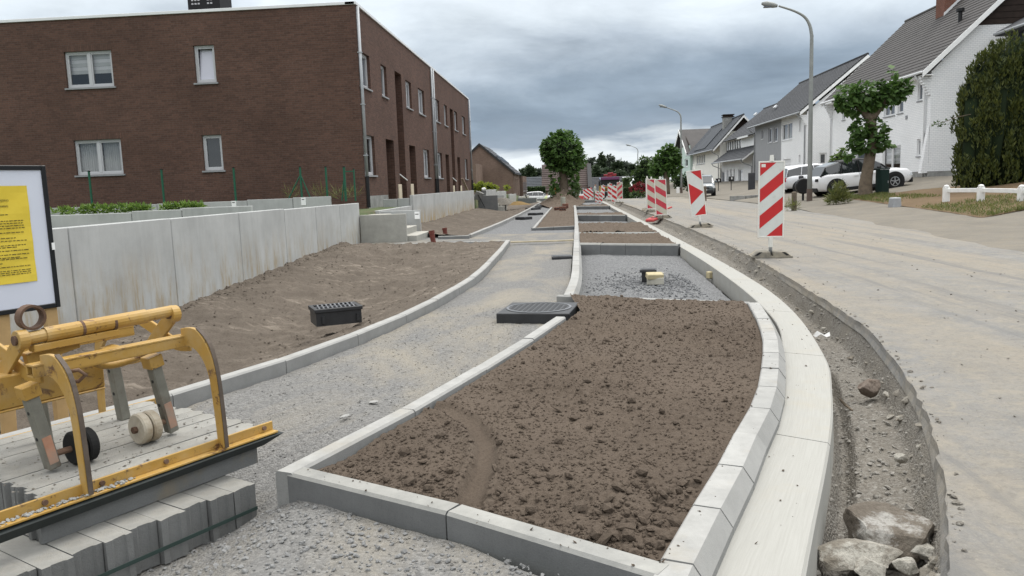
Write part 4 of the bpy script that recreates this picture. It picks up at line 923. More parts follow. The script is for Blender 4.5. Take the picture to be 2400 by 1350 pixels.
# --- house 2: semi-detached pair, white brick half and grey rendered half
ya, yb = 63.3, 80.4; ym = at_x(1831, 340, XF).y
h2 = thing('semi_detached_house', 'semi-detached house, one half white brick and one half grey, slate roof', 'house', (XF + 4, 72, .9))
F2 = Face((XF, ya), (0, 1), (-1, 0)); G2 = Face((XF, ya), (1, 0), (0, -1)); ze = 6.15; pA = at_y(2030, 130, ya); xr, zr = pA.x, pA.z - .1
opw = [pxrect(1833, 288, 1857, 328, XF, ya), pxrect(1873, 280, 1877, 306, XF, ya), pxrect(1836, 373, 1853, 400, XF, ya), pxrect(1872, 363, 1876, 385, XF, ya)]
opg = [pxrect(1801, 300, 1809, 334, XF, ya), pxrect(1814, 298, 1823, 332, XF, ya), pxrect(1785, 305, 1789, 326, XF, ya), pxrect(1802, 373, 1820, 400, XF, ya)]
um = ym - ya
m = MB(); wall_faces(m, F2, 0, um, .5, ze + .2, [o_ + (.12,) for o_ in opw])
q_ = at_y(1929, 372, ya); g2o = (q_.x - XF - .28, q_.x - XF + .28, q_.z - .45, q_.z + .45)
wall_faces(m, G2, 0, 2 * (xr - XF), .5, ze, [g2o + (.12,)])
orient(m, G2, [G2.p(0, ze), G2.p(2 * (xr - XF), ze), G2.p(xr - XF + 1.6, zr - 1.7), G2.p(xr - XF - 1.6, zr - 1.7)], G2.n)
m.build('wall', MAT['brick_white'], h2)
m = MB(); orient(m, G2, [G2.p(xr - XF - 1.6, zr - 1.7, -.002), G2.p(xr - XF + 1.6, zr - 1.7, -.002), G2.p(xr - XF, zr - .05, -.002)], G2.n); m.build('gable_board', MAT['wood_dark'], h2)
m = MB(); wall_faces(m, F2, um, yb - ya, .5, ze + .2, [o_ + (.12,) for o_ in opg]); m.quad((XF, yb, .5), (XF, yb, ze), (2 * xr - XF, yb, ze), (2 * xr - XF, yb, .5)); m.build('grey_wall', MAT['render_grey'], h2)
for i, o_ in enumerate(opw):
    if i == 2:
        m = MB(); fbox(m, F2, o_[0], o_[1], o_[2], o_[3], -.13, -.1); gd = m.build('garage_door', MAT['pvc_white'], h2)
        for j in range(3): m = MB(); z_ = o_[2] + (o_[3] - o_[2]) * (j + 1) / 4; fbox(m, F2, o_[0] + .02, o_[1] - .02, z_, z_ + .02, -.0995, -.09); m.build('groove', MAT['pvc'], gd)
    else: window(h2, F2, *o_, lights=2 if i == 0 else 1, depth=.12, frame=.06, mat='pvc_white', sill='pvc_white')
for i, o_ in enumerate(opg): window(h2, F2, *o_, lights=1, depth=.12, frame=.06, mat='pvc', gl='glass_grey' if i < 3 else 'glass', sill='pvc_white')
window(h2, G2, *g2o, depth=.12, frame=.07, mat='pvc_white')
rf2 = slope_roof(h2, 'tile_slate', ya - .3, yb + .25, XF - .6, ze + .0, xr, zr + .15, 24, 2 * xr - XF + .5, ze)
bargeboard(h2, ya - .31, XF - .62, ze, xr, zr + .12, MAT['white_paint'], .28, .05, 2 * xr - XF + .5, ze)
m = MB(); m.prism([(XF - .64, ya - .37, ze + .1), (xr, ya - .37, zr + .24), (xr, ya - .37, zr + .12), (XF - .64, ya - .37, ze - .02)], (0, .08, 0)); m.build('verge_trim', MAT['fascia'], h2)
gutter_pipe(h2, ya - .3, yb + .25, XF - .62, ze, (ya + .3, yb - .15), 'zinc', 1.0)
for i in range(6):
    m = MB(); m.box(XF - .05 - .07 * (i + 1), XF - .002, ya, ya + .3, ze - 1.0 + i * .13, ze - 1.0 + (i + 1) * .13 - .01); m.build('corbel', MAT['brick_white'], h2)
m = MB(); m.box(XF + 1.9, XF + 2.1, ya - .02, ya - .002, 4.9, 5.15); m.build('vent', MAT['sill'], h2)
for px, py in ((1822, 252), (1775, 285)): q_ = at_x(px, py, XF + 1.2); m = MB(); m.obox((XF + 1.0, q_.y, 7.75), (.3, .7, .12), Euler((0, -.75, 0)).to_matrix()); m.build('roof_light', MAT['coping'], rf2)

# --- house 3: white house with long dormer window and dark cladding
ya, yb = 81.2, 97.4
h3 = thing('dormer_house', 'white house with a wide dormer strip window over a tiled skirt roof', 'house', (XF + 3, 89, .8))
xd = XF + .7
F3 = Face((XF, ya), (0, 1), (-1, 0)); D3 = Face((xd, ya), (0, 1), (-1, 0))
op = [pxrect(1689, 401, 1698, 428, XF, ya), pxrect(1703, 398, 1707, 428, XF, ya), pxrect(1711, 396, 1715, 428, XF, ya), pxrect(1719, 396, 1723, 428, XF, ya), pxrect(1730, 396, 1741, 428, XF, ya)]
m = MB(); wall_faces(m, F3, 0, yb - ya, .4, 3.5, [o_ + (.15,) for o_ in op])
m.prism([(XF, ya, .4), (XF + 9, ya, .4), (XF + 9, ya, 5.6), (xr - 1.2, ya, 8.4), (XF + .5, ya, 4.2), (XF, ya, 3.4)], (0, .2, 0)); m.build('wall', MAT['brick_white'], h3)
for o_ in op: window(h3, F3, *o_, depth=.15, frame=.07, mat='pvc_white', gl='glass_grey', sill='sill')
so_ = pxrect(1694, 329, 1737, 361, xd, ya); nL = 8; wL = (so_[1] - so_[0]) / nL
holes = [(so_[0] + i * wL + .12, so_[0] + (i + 1) * wL - .12, so_[2], so_[3]) for i in range(nL)]
m = MB(); wall_faces(m, D3, .9, yb - ya, 3.9, 5.75, [h_ + (.08,) for h_ in holes]); m.build('dormer_wall', MAT['render_white'], h3)
for h_ in holes: window(h3, D3, *h_, depth=.08, frame=.05, mat='pvc_white', gl='glass', sill=None)
m = MB(); m.prism([(xd + .01, ya + .9, 3.9), (XF + 4.2, ya + .9, 3.9), (XF + 4.2, ya + .9, 7.5), (XF + 2.6, ya + .9, 7.0), (xd + .01, ya + .9, 5.75)], (0, .1, 0)); dc = m.build('dormer_cheek', MAT['cladding'], h3)
for i in range(9): m = MB(); m.box(xd + .02, XF + 3 + .1 * i, ya + .87, ya + .9, 4.0 + i * .22, 4.18 + i * .22); m.build('cladding_board', MAT['cladding'], dc)
slope_roof(h3, 'tile_slate', ya - .2, yb + .2, XF - 1.1, 3.15, xd + .05, 4.45, 7, None, None, name='skirt_roof')
m = MB(); m.prism([(XF - 1.1, ya - .2, 3.15), (xd + 1.6, ya - .2, 5.65), (xd + 1.6, ya - .2, 5.5), (XF - 1.1, ya - .2, 3.0)], (0, .9, 0)); m.build('verge_roof', MAT['tile_slate'], h3)
bargeboard(h3, ya - .21, XF - 1.12, 3.12, xd + 1.6, 5.6, MAT['white_paint'], .18, .04)
slope_roof(h3, 'tile_slate', ya + .5, yb + .2, xd - .55, 5.62, XF + 5, 9.3, 16, XF + 10, 5.2)
m = MB(); m.box(xd - .58, xd - .5, ya + 3.0, ya + 8.2, 5.46, 5.64); m.build('white_fascia', MAT['white_paint'], h3)
gutter_pipe(h3, ya - .2, yb + .2, XF - 1.12, 3.15, (ya + .25, yb), 'zinc', .8)
# --- house 4: cream gabled house with brick chimney
ya, yb = 98.6, 119.5
h4 = thing('cream_house', 'cream gabled house with large slate roof and a stacked chimney', 'house', (XF + 4, 108, .6))
pA = at_y(1741, 272, ya); xr, zr = pA.x, pA.z; ze = 5.15
F4 = Face((XF, ya), (0, 1), (-1, 0)); G4 = Face((XF, ya), (1, 0), (0, -1))
so_ = pxrect(1632, 361, 1653, 385, XF, ya); wL = (so_[1] - so_[0]) / 4
op = [(so_[0] + i * wL + .2, so_[0] + (i + 1) * wL - .2, so_[2], so_[3]) for i in range(4)] + [pxrect(1642, 408, 1650, 416, XF, ya), pxrect(1624, 364, 1627, 382, XF, ya)]
m = MB(); wall_faces(m, F4, 0, yb - ya, .2, ze + .2, [o_ + (.12,) for o_ in op]); wall_faces(m, G4, 0, 2 * (xr - XF), .2, ze, [])
orient(m, G4, [G4.p(0, ze), G4.p(2 * (xr - XF), ze), G4.p(xr - XF + 1.8, zr - 1.75), G4.p(xr - XF - 1.8, zr - 1.75)], G4.n); m.build('wall', MAT['render_cream'], h4)
m = MB(); orient(m, G4, [G4.p(xr - XF - 1.8, zr - 1.75, -.002), G4.p(xr - XF + 1.8, zr - 1.75, -.002), G4.p(xr - XF, zr - .05, -.002)], G4.n); m.build('gable_board', MAT['wood_dark'], h4)
for o_ in op: window(h4, F4, *o_, depth=.12, frame=.1, mat='pvc_white', gl='glass_grey', sill='sill')
rf4 = slope_roof(h4, 'tile_blue', ya - .5, yb + .3, XF - .9, ze - .35, xr, zr + .15, 20, 2 * xr - XF + .9, ze - .35)
bargeboard(h4, ya - .51, XF - .9, ze - .35, xr, zr + .12, MAT['white_paint'], .3, .06, 2 * xr - XF + .9, ze - .35)
m = MB(); m.prism([(XF - .95, ya - .58, ze - .28), (xr, ya - .58, zr + .26), (xr, ya - .58, zr + .1), (XF - .95, ya - .58, ze - .44)], (0, .08, 0)); m.build('verge_trim', MAT['fascia'], h4)
gutter_pipe(h4, ya - .5, yb + .3, XF - .92, ze - .35, (ya + .5,), 'zinc', .6)
pc = at_x(1706, 285, xr - .6); m = MB(); m.box(xr - 1.2, xr - .2, pc.y - .6, pc.y + .6, zr - 1.2, zr + .35); ch = m.build('chimney', MAT['plinth'], rf4)
for i in range(3): m = MB(); g0 = .7 - .12 * (i % 2); m.box(xr - .6 - g0, xr - .6 + g0, pc.y - g0, pc.y + g0, zr + .352 + i * .13, zr + .45 + i * .13); m.build('cap_slab', MAT['wood_dark'], ch)
m = MB(); y_ = ya + 7; E_ = Vector((XF - .9, 0, ze - .35)); d_ = (Vector((xr, 0, zr + .15)) - E_).normalized(); nn_ = Vector((-d_.z, 0, d_.x))
a_ = E_ + d_ * .5 + nn_ * .07; b_ = E_ + d_ * 4.6 + nn_ * .07; m.prism([a_ + Vector((0, y_, 0)), b_ + Vector((0, y_, 0)), b_ + nn_ * .04 + Vector((0, y_, 0)), a_ + nn_ * .04 + Vector((0, y_, 0))], (0, 9, 0)); m.build('solar_sheet', MAT['tile_blue'], rf4)
# --- house 5: mint-green house, gable to the street
ya, yb = 122.0, 136.5; yc = 125.2 + 4
h5 = thing('mint_house', 'pale mint-green house with white bargeboards and brown gable boarding', 'house', (XF + 4, 129, .6))
yc = (ya + yb) / 2; ze, zr = 5.4, 9.0
F5 = Face((XF, ya), (0, 1), (-1, 0))
op = [pxrect(1605, 372, 1612, 391, XF, ya), pxrect(1614, 336, 1619, 349, XF, ya)]
op = [o_ for o_ in op if o_[0] > .2]
m = MB(); wall_faces(m, F5, 0, yb - ya, -.2, ze + 1.0, [o_ + (.15,) for o_ in op]); m.quad((XF, ya, -.2), (XF + 10, ya, -.2), (XF + 10, ya, ze), (XF, ya, ze)); m.build('wall', MAT['render_mint'], h5)
m = MB(); m.prism([(XF - .02, ya + .5, ze + 1.002), (XF - .02, yb - .5, ze + 1.002), (XF - .02, yc, zr - .1)], (.1, 0, 0)); m.build('gable_board', MAT['wood_dark'], h5)
for o_ in op: window(h5, F5, *o_, depth=.15, frame=.1, mat='pvc_white', sill='pvc_white')
for sgn, yy in ((1, ya), (-1, yb)):
    m = MB(); e_ = yy - sgn * .9; m.prism([(XF - .7, e_, ze - .2), (XF - .7, yc, zr + .2), (XF - .7, yc, zr), (XF - .7, e_, ze - .4)], (14, 0, 0)); m.build('roof', MAT['tile_old'], h5)
    m = MB(); m.prism([(XF - .76, e_, ze - .15), (XF - .76, yc, zr + .22), (XF - .76, yc, zr - .25), (XF - .76, e_, ze - .6)], (.055, 0, 0)); m.build('bargeboard', MAT['white_paint'], h5)
# --- dark roof corner of a neighbouring house at the right edge
h6 = thing('grey_roof_house', 'dark grey house eave showing above the yew at the right edge', 'house', (23, 37, .8))
m = MB(); q0 = at_y(2340, 76, 41.4); m.box(q0.x + .5, q0.x + 8, 38.4, 41.3, .8, q0.z - .05); m.build('wall', MAT['cladding'], h6)
m = MB(); m.prism([(q0.x - .1, 38.0, q0.z), (q0.x + 4.4, 38.0, q0.z + 2.3), (q0.x + 8.6, 38.0, q0.z), (q0.x + 8.6, 38.0, q0.z - .18), (q0.x - .1, 38.0, q0.z - .18)], (0, 3.5, 0)); r6 = m.build('roof', MAT['tile_slate'], h6)
m = MB(); m.tube([(q0.x - .14, 38.0, q0.z - .08), (q0.x - .14, 41.5, q0.z - .08)], .07, 8); m.build('gutter', MAT['zinc'], r6)
m = MB(); m.box(q0.x + .44, q0.x + .498, 39.2, 40.0, q0.z - 1.3, q0.z - .25); m.build('window', MAT['pvc_white'], h6)

# ------------------------------------------------------------------ background houses
def simple_house(name, label, x0, x1, y0, y1, zb, ze, zr, axis, wmat, rmat, over=.4, wins=()):
    """gable house; axis 'x': ridge runs along x (slope faces the camera); 'y': ridge along y (gable faces the camera)"""
    root = thing(name, label, 'house', ((x0 + x1) / 2, y0, zb))
    m = MB()
    if axis == 'x':
        yc = (y0 + y1) / 2
        F_ = Face((x0, y0), (1, 0), (0, -1)); wall_faces(m, F_, 0, x1 - x0, zb, ze + .15, [w_ + (.1,) for w_ in wins])
        for xx in (x0, x1 - .2): m.prism([(xx, y0 + .01, zb), (xx, y1, zb), (xx, y1, ze), (xx, yc, zr - .1), (xx, y0 + .01, ze)], (.2, 0, 0))
        m.build('wall', MAT[wmat], root)
        for w_ in wins: window(root, F_, *w_, lights=2, depth=.1, frame=.07, mat='pvc_white')
        L = math.hypot(yc - y0 + over, zr - ze + over * .6); n = max(6, int(L / .36)); E_ = Vector((0, y0 - over, ze - over * (zr - ze) / (yc - y0))); Rr = Vector((0, yc, zr)); d = (Rr - E_).normalized(); nn_ = Vector((0, -d.z, d.y))
        m = MB(); m.prism([Vector((x0 - over, 0, 0)) + q for q in (E_ - nn_ * .02, Rr - nn_ * .02, Rr - nn_ * .15, E_ - nn_ * .15)], (x1 - x0 + 2 * over, 0, 0)); m.prism([(x0 - over, yc, zr - .02), (x0 - over, y1 + over, ze - .2), (x0 - over, y1 + over, ze - .35), (x0 - over, yc, zr - .15)], (x1 - x0 + 2 * over, 0, 0)); rf = m.build('roof', MAT[rmat], root)
        cl = (Rr - E_).length / n; first = None
        for i in range(n):
            if first is None:
                m = MB(); a_ = E_ - d * .02; b_ = E_ + d * (cl + .02); X0 = Vector((x0 - over, 0, 0)); m.prism([X0 + a_ + nn_ * .05, X0 + b_ + nn_ * .004, X0 + b_ - nn_ * .01, X0 + a_ - nn_ * .0], (x1 - x0 + 2 * over, 0, 0)); first = m.build('tile_course', MAT[rmat], rf)
            else: q = first.copy(); COL.objects.link(q); q.parent = rf; q.location = d * cl * i
    else:
        xc = (x0 + x1) / 2
        m.prism([(x0, y0, zb), (x1, y0, zb), (x1, y0, ze), (xc, y0, zr - .1), (x0, y0, ze)], (0, .25, 0))
        F_ = Face((x1, y0), (0, 1), (1, 0)); wall_faces(m, F_, 0, y1 - y0, zb, ze + .1, [w_ + (.12,) for w_ in wins])
        m.quad((x0, y0, zb), (x0, y0, ze), (x0, y1, ze), (x0, y1, zb)); m.build('wall', MAT[wmat], root)
        for w_ in wins: window(root, F_, *w_, depth=.12, frame=.07, mat='pvc', gl='glass')
        rf = None
        for sx, xe in ((1, x1), (-1, x0)):
            E_ = Vector((xe + sx * over, y0 - .15, ze - over * .7)); Rr = Vector((xc, y0 - .15, zr)); m = MB(); m.prism([E_, Rr, Rr - Vector((0, 0, .16)), E_ - Vector((0, 0, .16))], (0, y1 - y0 + .3, 0)); r_ = m.build('roof', MAT[rmat], root); rf = r_ if sx > 0 else rf
            n = 9; d = (Rr - E_); nn_ = Vector((-d.z, 0, d.x)).normalized(); nn_ = nn_ if nn_.z > 0 else -nn_
            for i in range(n):
                if sx < 0: break
                m = MB(); a_ = E_ + d * (i / n) + nn_ * .04; b_ = E_ + d * ((i + 1) / n) + nn_ * .008; m.prism([a_, b_, b_ - nn_ * .02, a_ - nn_ * .03], (0, y1 - y0 + .3, 0)); m.build('tile_course', MAT[rmat], r_)
            m = MB(); m.prism([E_ + Vector((0, -.06, .06)), Rr + Vector((0, -.06, .06)), Rr + Vector((0, -.06, -.24)), E_ + Vector((0, -.06, -.24))], (0, .055, 0)); m.build('bargeboard', MAT['fascia'], root)
    return root, rf
hl, rfl = simple_house('gabled_brick_house', 'pale brown brick house with pointed gable and skylights, left of the tree', -14.3, -6.5, 94, 106, -1.5, 2.95, 6.35, 'y', 'brick_far', 'tile_blue', .25, [(1.2 + 2.3 * i, 2.0 + 2.3 * i, .0, 2.1) for i in range(4)])
for i in range(4):
    m = MB(); E_ = Vector((-6.5, 0, 2.95)); d = (Vector((-10.4, 0, 6.35)) - E_).normalized(); nn_ = Vector((-d.z, 0, d.x)); nn_ = nn_ if nn_.z > 0 else -nn_; a_ = E_ + d * 1.7 + nn_ * .1; b_ = E_ + d * 3.0 + nn_ * .1; y_ = 95.6 + i * 2.6
    m.prism([a_ + Vector((0, y_, 0)), b_ + Vector((0, y_, 0)), b_ + nn_ * .08 + Vector((0, y_, 0)), a_ + nn_ * .08 + Vector((0, y_, 0))], (0, .9, 0)); m.build('skylight', MAT['glass_grey'], rfl)
m = MB(); m.box(-6.6, -6.1, 106.2, 116, -1.8, 2.5); an = m.build('annex_wall', MAT['brick_far'], hl)
F_ = Face((-6.1, 106.2), (0, 1), (1, 0))
for i in range(4): m = MB(); fbox(m, F_, 1 + 2.2 * i, 1.8 + 2.2 * i, -.4, 1.7, .0, .02); m.build('window', MAT['glass'], an)
m = MB(); q0 = at_y(1104, 385, 88); m.box(-13, q0.x + .75, 86, 93, -.8, q0.z); fr = m.build('flat_annex', MAT['brick_far'], hl)
for i in range(2): m = MB(); m.box(q0.x + .1 + i * .42 - .6, q0.x + .3 + i * .42 - .6, 85.97, 85.998, .6, 2.4); m.build('window', MAT['glass'], fr)
simple_house('slate_cottage', 'small dark slate-roofed cottage behind the hedge left of the tree', -6.4, -3.9, 122, 128, -2.2, .3, 2.5, 'x', 'render_white', 'tile_blue', .2)
hc, rfc = simple_house('brown_roof_house', 'house with steep brown tiled roof directly behind the round-headed tree', -3.4, 2.7, 110, 116, -2, .75, 4.05, 'x', 'brick_far', 'tile_brown', .3, [(4.6, 5.5, -.9, .35), (.5, 1.3, -.9, .3)])
m = MB(); m.box(1.4, 2.2, 112.5, 113.3, 3.3, 4.75); m.build('chimney', MAT['wood_dark'], rfc)
m = MB(); m.prism([(2.7, 109.3, .75), (2.7, 112.8, 4.0), (2.7, 116.2, .75)], (.55, 0, 0)); m.build('dark_gable', MAT['fascia'], hc)
hs, rs = simple_house('solar_roof_house', 'low dark-roofed house with blue solar panels right behind the truck', 3.4, 13.8, 126, 133, -2.4, -.2, 2.15, 'x', 'render_white', 'tile_slate', .5)
for i in range(2):
    m = MB(); E_ = Vector((0, 125.6, -.35)); Rr = Vector((0, 129.5, 2.15)); d = (Rr - E_).normalized(); nn_ = Vector((0, -d.z, d.y)); a_ = E_ + d * .4 + nn_ * .1; b_ = E_ + d * 4.2 + nn_ * .1; x_ = (5.9, 9.6)[i]
    m.prism([a_ + Vector((x_, 0, 0)), b_ + Vector((x_ - .9, 0, 0)), b_ + nn_ * .05 + Vector((x_ - .9, 0, 0)), a_ + nn_ * .05 + Vector((x_, 0, 0))], ((2.7, 1.7)[i], 0, 0)); m.build('solar_panel', MAT['solar'] if i == 0 else MAT['coping'], rs)
# ------------------------------------------------------------------ foliage
def leaf_mat(name, c1, c2, tr=.35, rough=.55):
    t = NT(name); g = t.n('ShaderNodeNewGeometry'); 
    f = t.ramp(t.noise(6.5, 3, .7, vec=g.outputs['Position']), [(.3, 0.0), (.7, 1.0)])
    f2 = t.n('ShaderNodeAttribute'); f2.attribute_name = 'leaf_tone'
    c_ = t.mix(f2.outputs['Fac'], c1, c2); c_ = t.mix(t.math('MULTIPLY', f, .35), c_, kc(c2, 1.15))
    t.fin(c_, rough, .35); tl = t.n('ShaderNodeBsdfTranslucent'); t.l(c_, tl.inputs[0])
    mx = t.n('ShaderNodeMixShader'); mx.inputs[0].default_value = tr; t.l(t.b.outputs[0], mx.inputs[1]); t.l(tl.outputs[0], mx.inputs[2]); t.l(mx.outputs[0], t.out.inputs[0]); return t.m
MAT['catalpa'] = leaf_mat('catalpa_leaf', (.034, .078, .018), (.10, .18, .042))
MAT['yewleaf'] = leaf_mat('yew_leaf', (.016, .032, .010), (.105, .12, .022), .2)
MAT['fargreen'] = leaf_mat('far_leaf', (.030, .050, .026), (.068, .095, .048), .2)
MAT['fargrey'] = leaf_mat('far_grey_leaf', (.060, .078, .060), (.115, .135, .105), .2)
MAT['shrub'] = leaf_mat('shrub_leaf', (.030, .060, .016), (.085, .135, .035), .25)
MAT['yellowshrub'] = leaf_mat('yellow_shrub_leaf', (.12, .17, .02), (.34, .38, .05), .35)
MAT['redshrub'] = leaf_mat('red_shrub_leaf', (.09, .008, .012), (.24, .022, .032), .25)
MAT['hedge'] = leaf_mat('hedge_leaf', (.020, .045, .012), (.060, .105, .022), .15)
MAT['planter'] = leaf_mat('planter_leaf', (.06, .12, .02), (.18, .27, .055), .35)
MAT['grassleaf'] = leaf_mat('grass_blade', (.060, .095, .022), (.20, .20, .065), .3)
MAT['bark'] = M('tree_bark', (.15, .12, .088), .95, .3, 5, 1.0, 22, bdist=.03)
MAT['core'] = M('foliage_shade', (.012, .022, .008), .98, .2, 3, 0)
rng = np.random.default_rng(11)
def leaves(name, C, size, mat, parent, droop=.5, asp=.75, up=0, out=None, fold=.25):
    """C (N,3) leaf positions; each leaf is a folded four-pointed blade"""
    N = len(C); C = np.asarray(C, float)
    d = rng.normal(size=(N, 3)); d[:, 2] *= .5
    if out is not None: d = d * .7 + out * 1.1
    d[:, 2] += up - droop; d /= np.linalg.norm(d, axis=1)[:, None] + 1e-9
    s = rng.normal(size=(N, 3)); s -= d * (s * d).sum(1)[:, None]; s[:, 2] *= .45; s /= np.linalg.norm(s, axis=1)[:, None] + 1e-9
    n = np.cross(d, s); L = (size * rng.uniform(.5, 1.4, N))[:, None]; W = L * asp / 2
    base = C; tip = C + d * L; mid = C + d * L * .42
    l = mid + s * W + n * W * fold; r = mid - s * W + n * W * fold
    V = np.stack([base, l, tip, r], 1).reshape(-1, 3); i = np.arange(N)[:, None] * 4
    Fc = np.concatenate([i + [0, 2, 1], i + [0, 3, 2]], 1).reshape(-1, 3)
    o = mesh_obj(name, V, Fc, mat, parent)
    at = o.data.attributes.new('leaf_tone', 'FLOAT', 'FACE'); at.data.foreach_set('value', np.repeat(rng.uniform(0, 1, N) ** 1.3, 2).astype(np.float32))
    return o
def ball(c_, r_, n, shell=.45):
    d = rng.normal(size=(n, 3)); d /= np.linalg.norm(d, axis=1)[:, None]
    rr = (shell + (1 - shell) * rng.uniform(0, 1, n) ** .5)
    rad = np.array(r_) if hasattr(r_, '__len__') else np.array([r_] * 3)
    return np.array(c_) + d * rr[:, None] * rad, d
def clump(balls, dens):
    P = []; D = []
    for c_, r_, w_ in balls:
        p, d = ball(c_, r_, int(dens * w_)); P.append(p); D.append(d)
    return np.concatenate(P), np.concatenate(D)
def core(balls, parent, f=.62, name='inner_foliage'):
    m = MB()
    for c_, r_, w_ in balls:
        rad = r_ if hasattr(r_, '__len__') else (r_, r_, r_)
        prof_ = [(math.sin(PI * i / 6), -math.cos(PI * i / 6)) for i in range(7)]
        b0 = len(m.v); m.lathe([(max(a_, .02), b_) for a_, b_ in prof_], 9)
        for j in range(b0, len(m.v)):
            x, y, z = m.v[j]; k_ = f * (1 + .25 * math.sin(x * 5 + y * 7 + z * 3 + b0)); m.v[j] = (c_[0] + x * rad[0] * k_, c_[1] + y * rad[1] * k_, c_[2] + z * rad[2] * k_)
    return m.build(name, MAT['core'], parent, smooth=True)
def trunk(parent, pts, rad, branches=(), name='trunk'):
    m = MB(); P = smooth_line(pts, 4); rr = np.interp(np.linspace(0, 1, len(P)), np.linspace(0, 1, len(rad)), rad)
    P = [(p[0] + .03 * rad[0] * math.sin(i * 1.7), p[1], p[2]) for i, p in enumerate(P)]
    m.tube(P, list(rr), 12)
    t_ = m.build(name, MAT['bark'], parent, smooth=True)
    for bp, br in branches:
        m = MB(); Q = smooth_line(bp, 3); m.tube(Q, list(np.interp(np.linspace(0, 1, len(Q)), [0, 1], br)), 8); m.build('limb', MAT['bark'], t_, smooth=True)
    return t_
def px_ball(px, py, y, rpx, w_=1, flat=1.0, dy=0):
    p = at_y(px, py, y); r_ = rpx / FPX * (y * 1.03); return ((p.x, y + dy, p.z), (r_, r_ * .9, r_ * flat), w_)

# --- round-headed pollard in the middle bed
YT = 50.0
p_ = at_y(1322, 470, YT); tr = thing('pollard_tree', 'round-headed pollarded tree with big leaves in the middle planting bed', 'tree', (p_.x, YT, .3))
B = [px_ball(1300, 345, YT, 30, 1.2), px_ball(1330, 340, YT, 28, 1.2), px_ball(1318, 330, YT, 24, 1), px_ball(1345, 372, YT, 26, 1.1), px_ball(1290, 360, YT, 22, .9), px_ball(1318, 370, YT, 30, 1.2), px_ball(1340, 358, YT, 24, .9), px_ball(1322, 350, YT - .7, 30, 1.2), px_ball(1335, 385, YT - .4, 22, .8), px_ball(1300, 378, YT - .3, 20, .8), px_ball(1282, 345, YT, 14, .4)]
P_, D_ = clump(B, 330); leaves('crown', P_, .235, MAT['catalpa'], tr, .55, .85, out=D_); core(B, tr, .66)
B2 = [px_ball(1303, 420, YT, 12, .6, 1.9), px_ball(1342, 412, YT, 11, .6, 2.0), px_ball(1298, 440, YT - .5, 9, .3), px_ball(1346, 432, YT + .3, 8, .3)]
P_, D_ = clump(B2, 150); leaves('side_shoots', P_, .26, MAT['catalpa'], tr, .7, .85, out=D_)
trunk(tr, [(p_.x, YT, .1), (p_.x + .02, YT, 1.0), (p_.x + .0, YT, 1.8), (p_.x - .02, YT, 2.5)], [.36, .27, .27, .24], [([(p_.x, YT, 2.2), (p_.x - .5, YT, 2.8), (p_.x - .8, YT, 3.2)], (.16, .07)), ([(p_.x, YT, 2.2), (p_.x + .45, YT, 2.7), (p_.x + .7, YT, 3.0)], (.16, .07)), ([(p_.x, YT, 2.3), (p_.x, YT - .3, 3.3)], (.14, .06))])
# weeds growing on the mound at its foot
pw = [px_ball(1302, 458, YT - 1.2, 12, .8, .8), px_ball(1345, 456, YT - 1.0, 11, .8, .9), px_ball(1322, 466, YT - 2, 16, .8, .5), px_ball(1352, 442, YT - .5, 7, .4, 1.2)]
sw_ = thing('shrub', 'rough weeds growing on the earth heap round the pollarded trunk', 'shrub', (p_.x, YT - 1, .4)); P_, D_ = clump(pw, 330); leaves('foliage', P_, .14, MAT['shrub'], sw_, -.2, .5, out=D_); core(pw, sw_, .4)
# --- pollard with raised arms by the white car
YT = 34.5; p_ = at_y(2027, 463, YT); zb = float(zlot(p_.x, YT))
tr = thing('pollard_tree', 'pollarded tree with two leafy arms in front of the white car', 'tree', (p_.x, YT, zb))
B = [px_ball(1990, 225, YT, 26, 1), px_ball(2020, 222, YT, 26, 1), px_ball(2040, 240, YT, 22, .9), px_ball(2078, 225, YT, 24, 1), px_ball(2105, 212, YT, 20, .8), px_ball(2062, 210, YT, 18, .6), px_ball(2000, 250, YT, 18, .6), px_ball(1978, 240, YT, 14, .4), px_ball(2122, 200, YT, 12, .4)]
P_, D_ = clump(B, 210); leaves('crown', P_, .225, MAT['catalpa'], tr, .75, .9, out=D_)
B2 = [px_ball(2018, 300, YT, 20, .8), px_ball(2055, 305, YT, 22, .9), px_ball(2035, 330, YT, 26, 1.0), px_ball(2070, 335, YT, 16, .5), px_ball(2005, 335, YT, 14, .4), px_ball(1990, 362, YT, 9, .2)]
P_, D_ = clump(B2, 170); leaves('side_shoots', P_, .235, MAT['catalpa'], tr, .8, .95, out=D_)
q1 = at_y(2015, 250, YT); q2 = at_y(2072, 240, YT); qm = at_y(2040, 280, YT); qt = at_y(2094, 168, YT)
trunk(tr, [(p_.x, YT, zb - .1), (p_.x + .05, YT, zb + .9), at_y(2045, 330, YT), qm], [.32, .24, .20, .19], [([qm, q1, at_y(2000, 225, YT)], (.2, .07)), ([qm, q2, at_y(2100, 212, YT)], (.2, .06)), ([at_y(2080, 220, YT), at_y(2086, 195, YT), qt], (.03, .01))])
P_, D_ = clump([px_ball(2094, 170, YT, 9, 1)], 14); leaves('top_sprig', P_, .28, MAT['catalpa'], tr, .5, .8, out=D_)
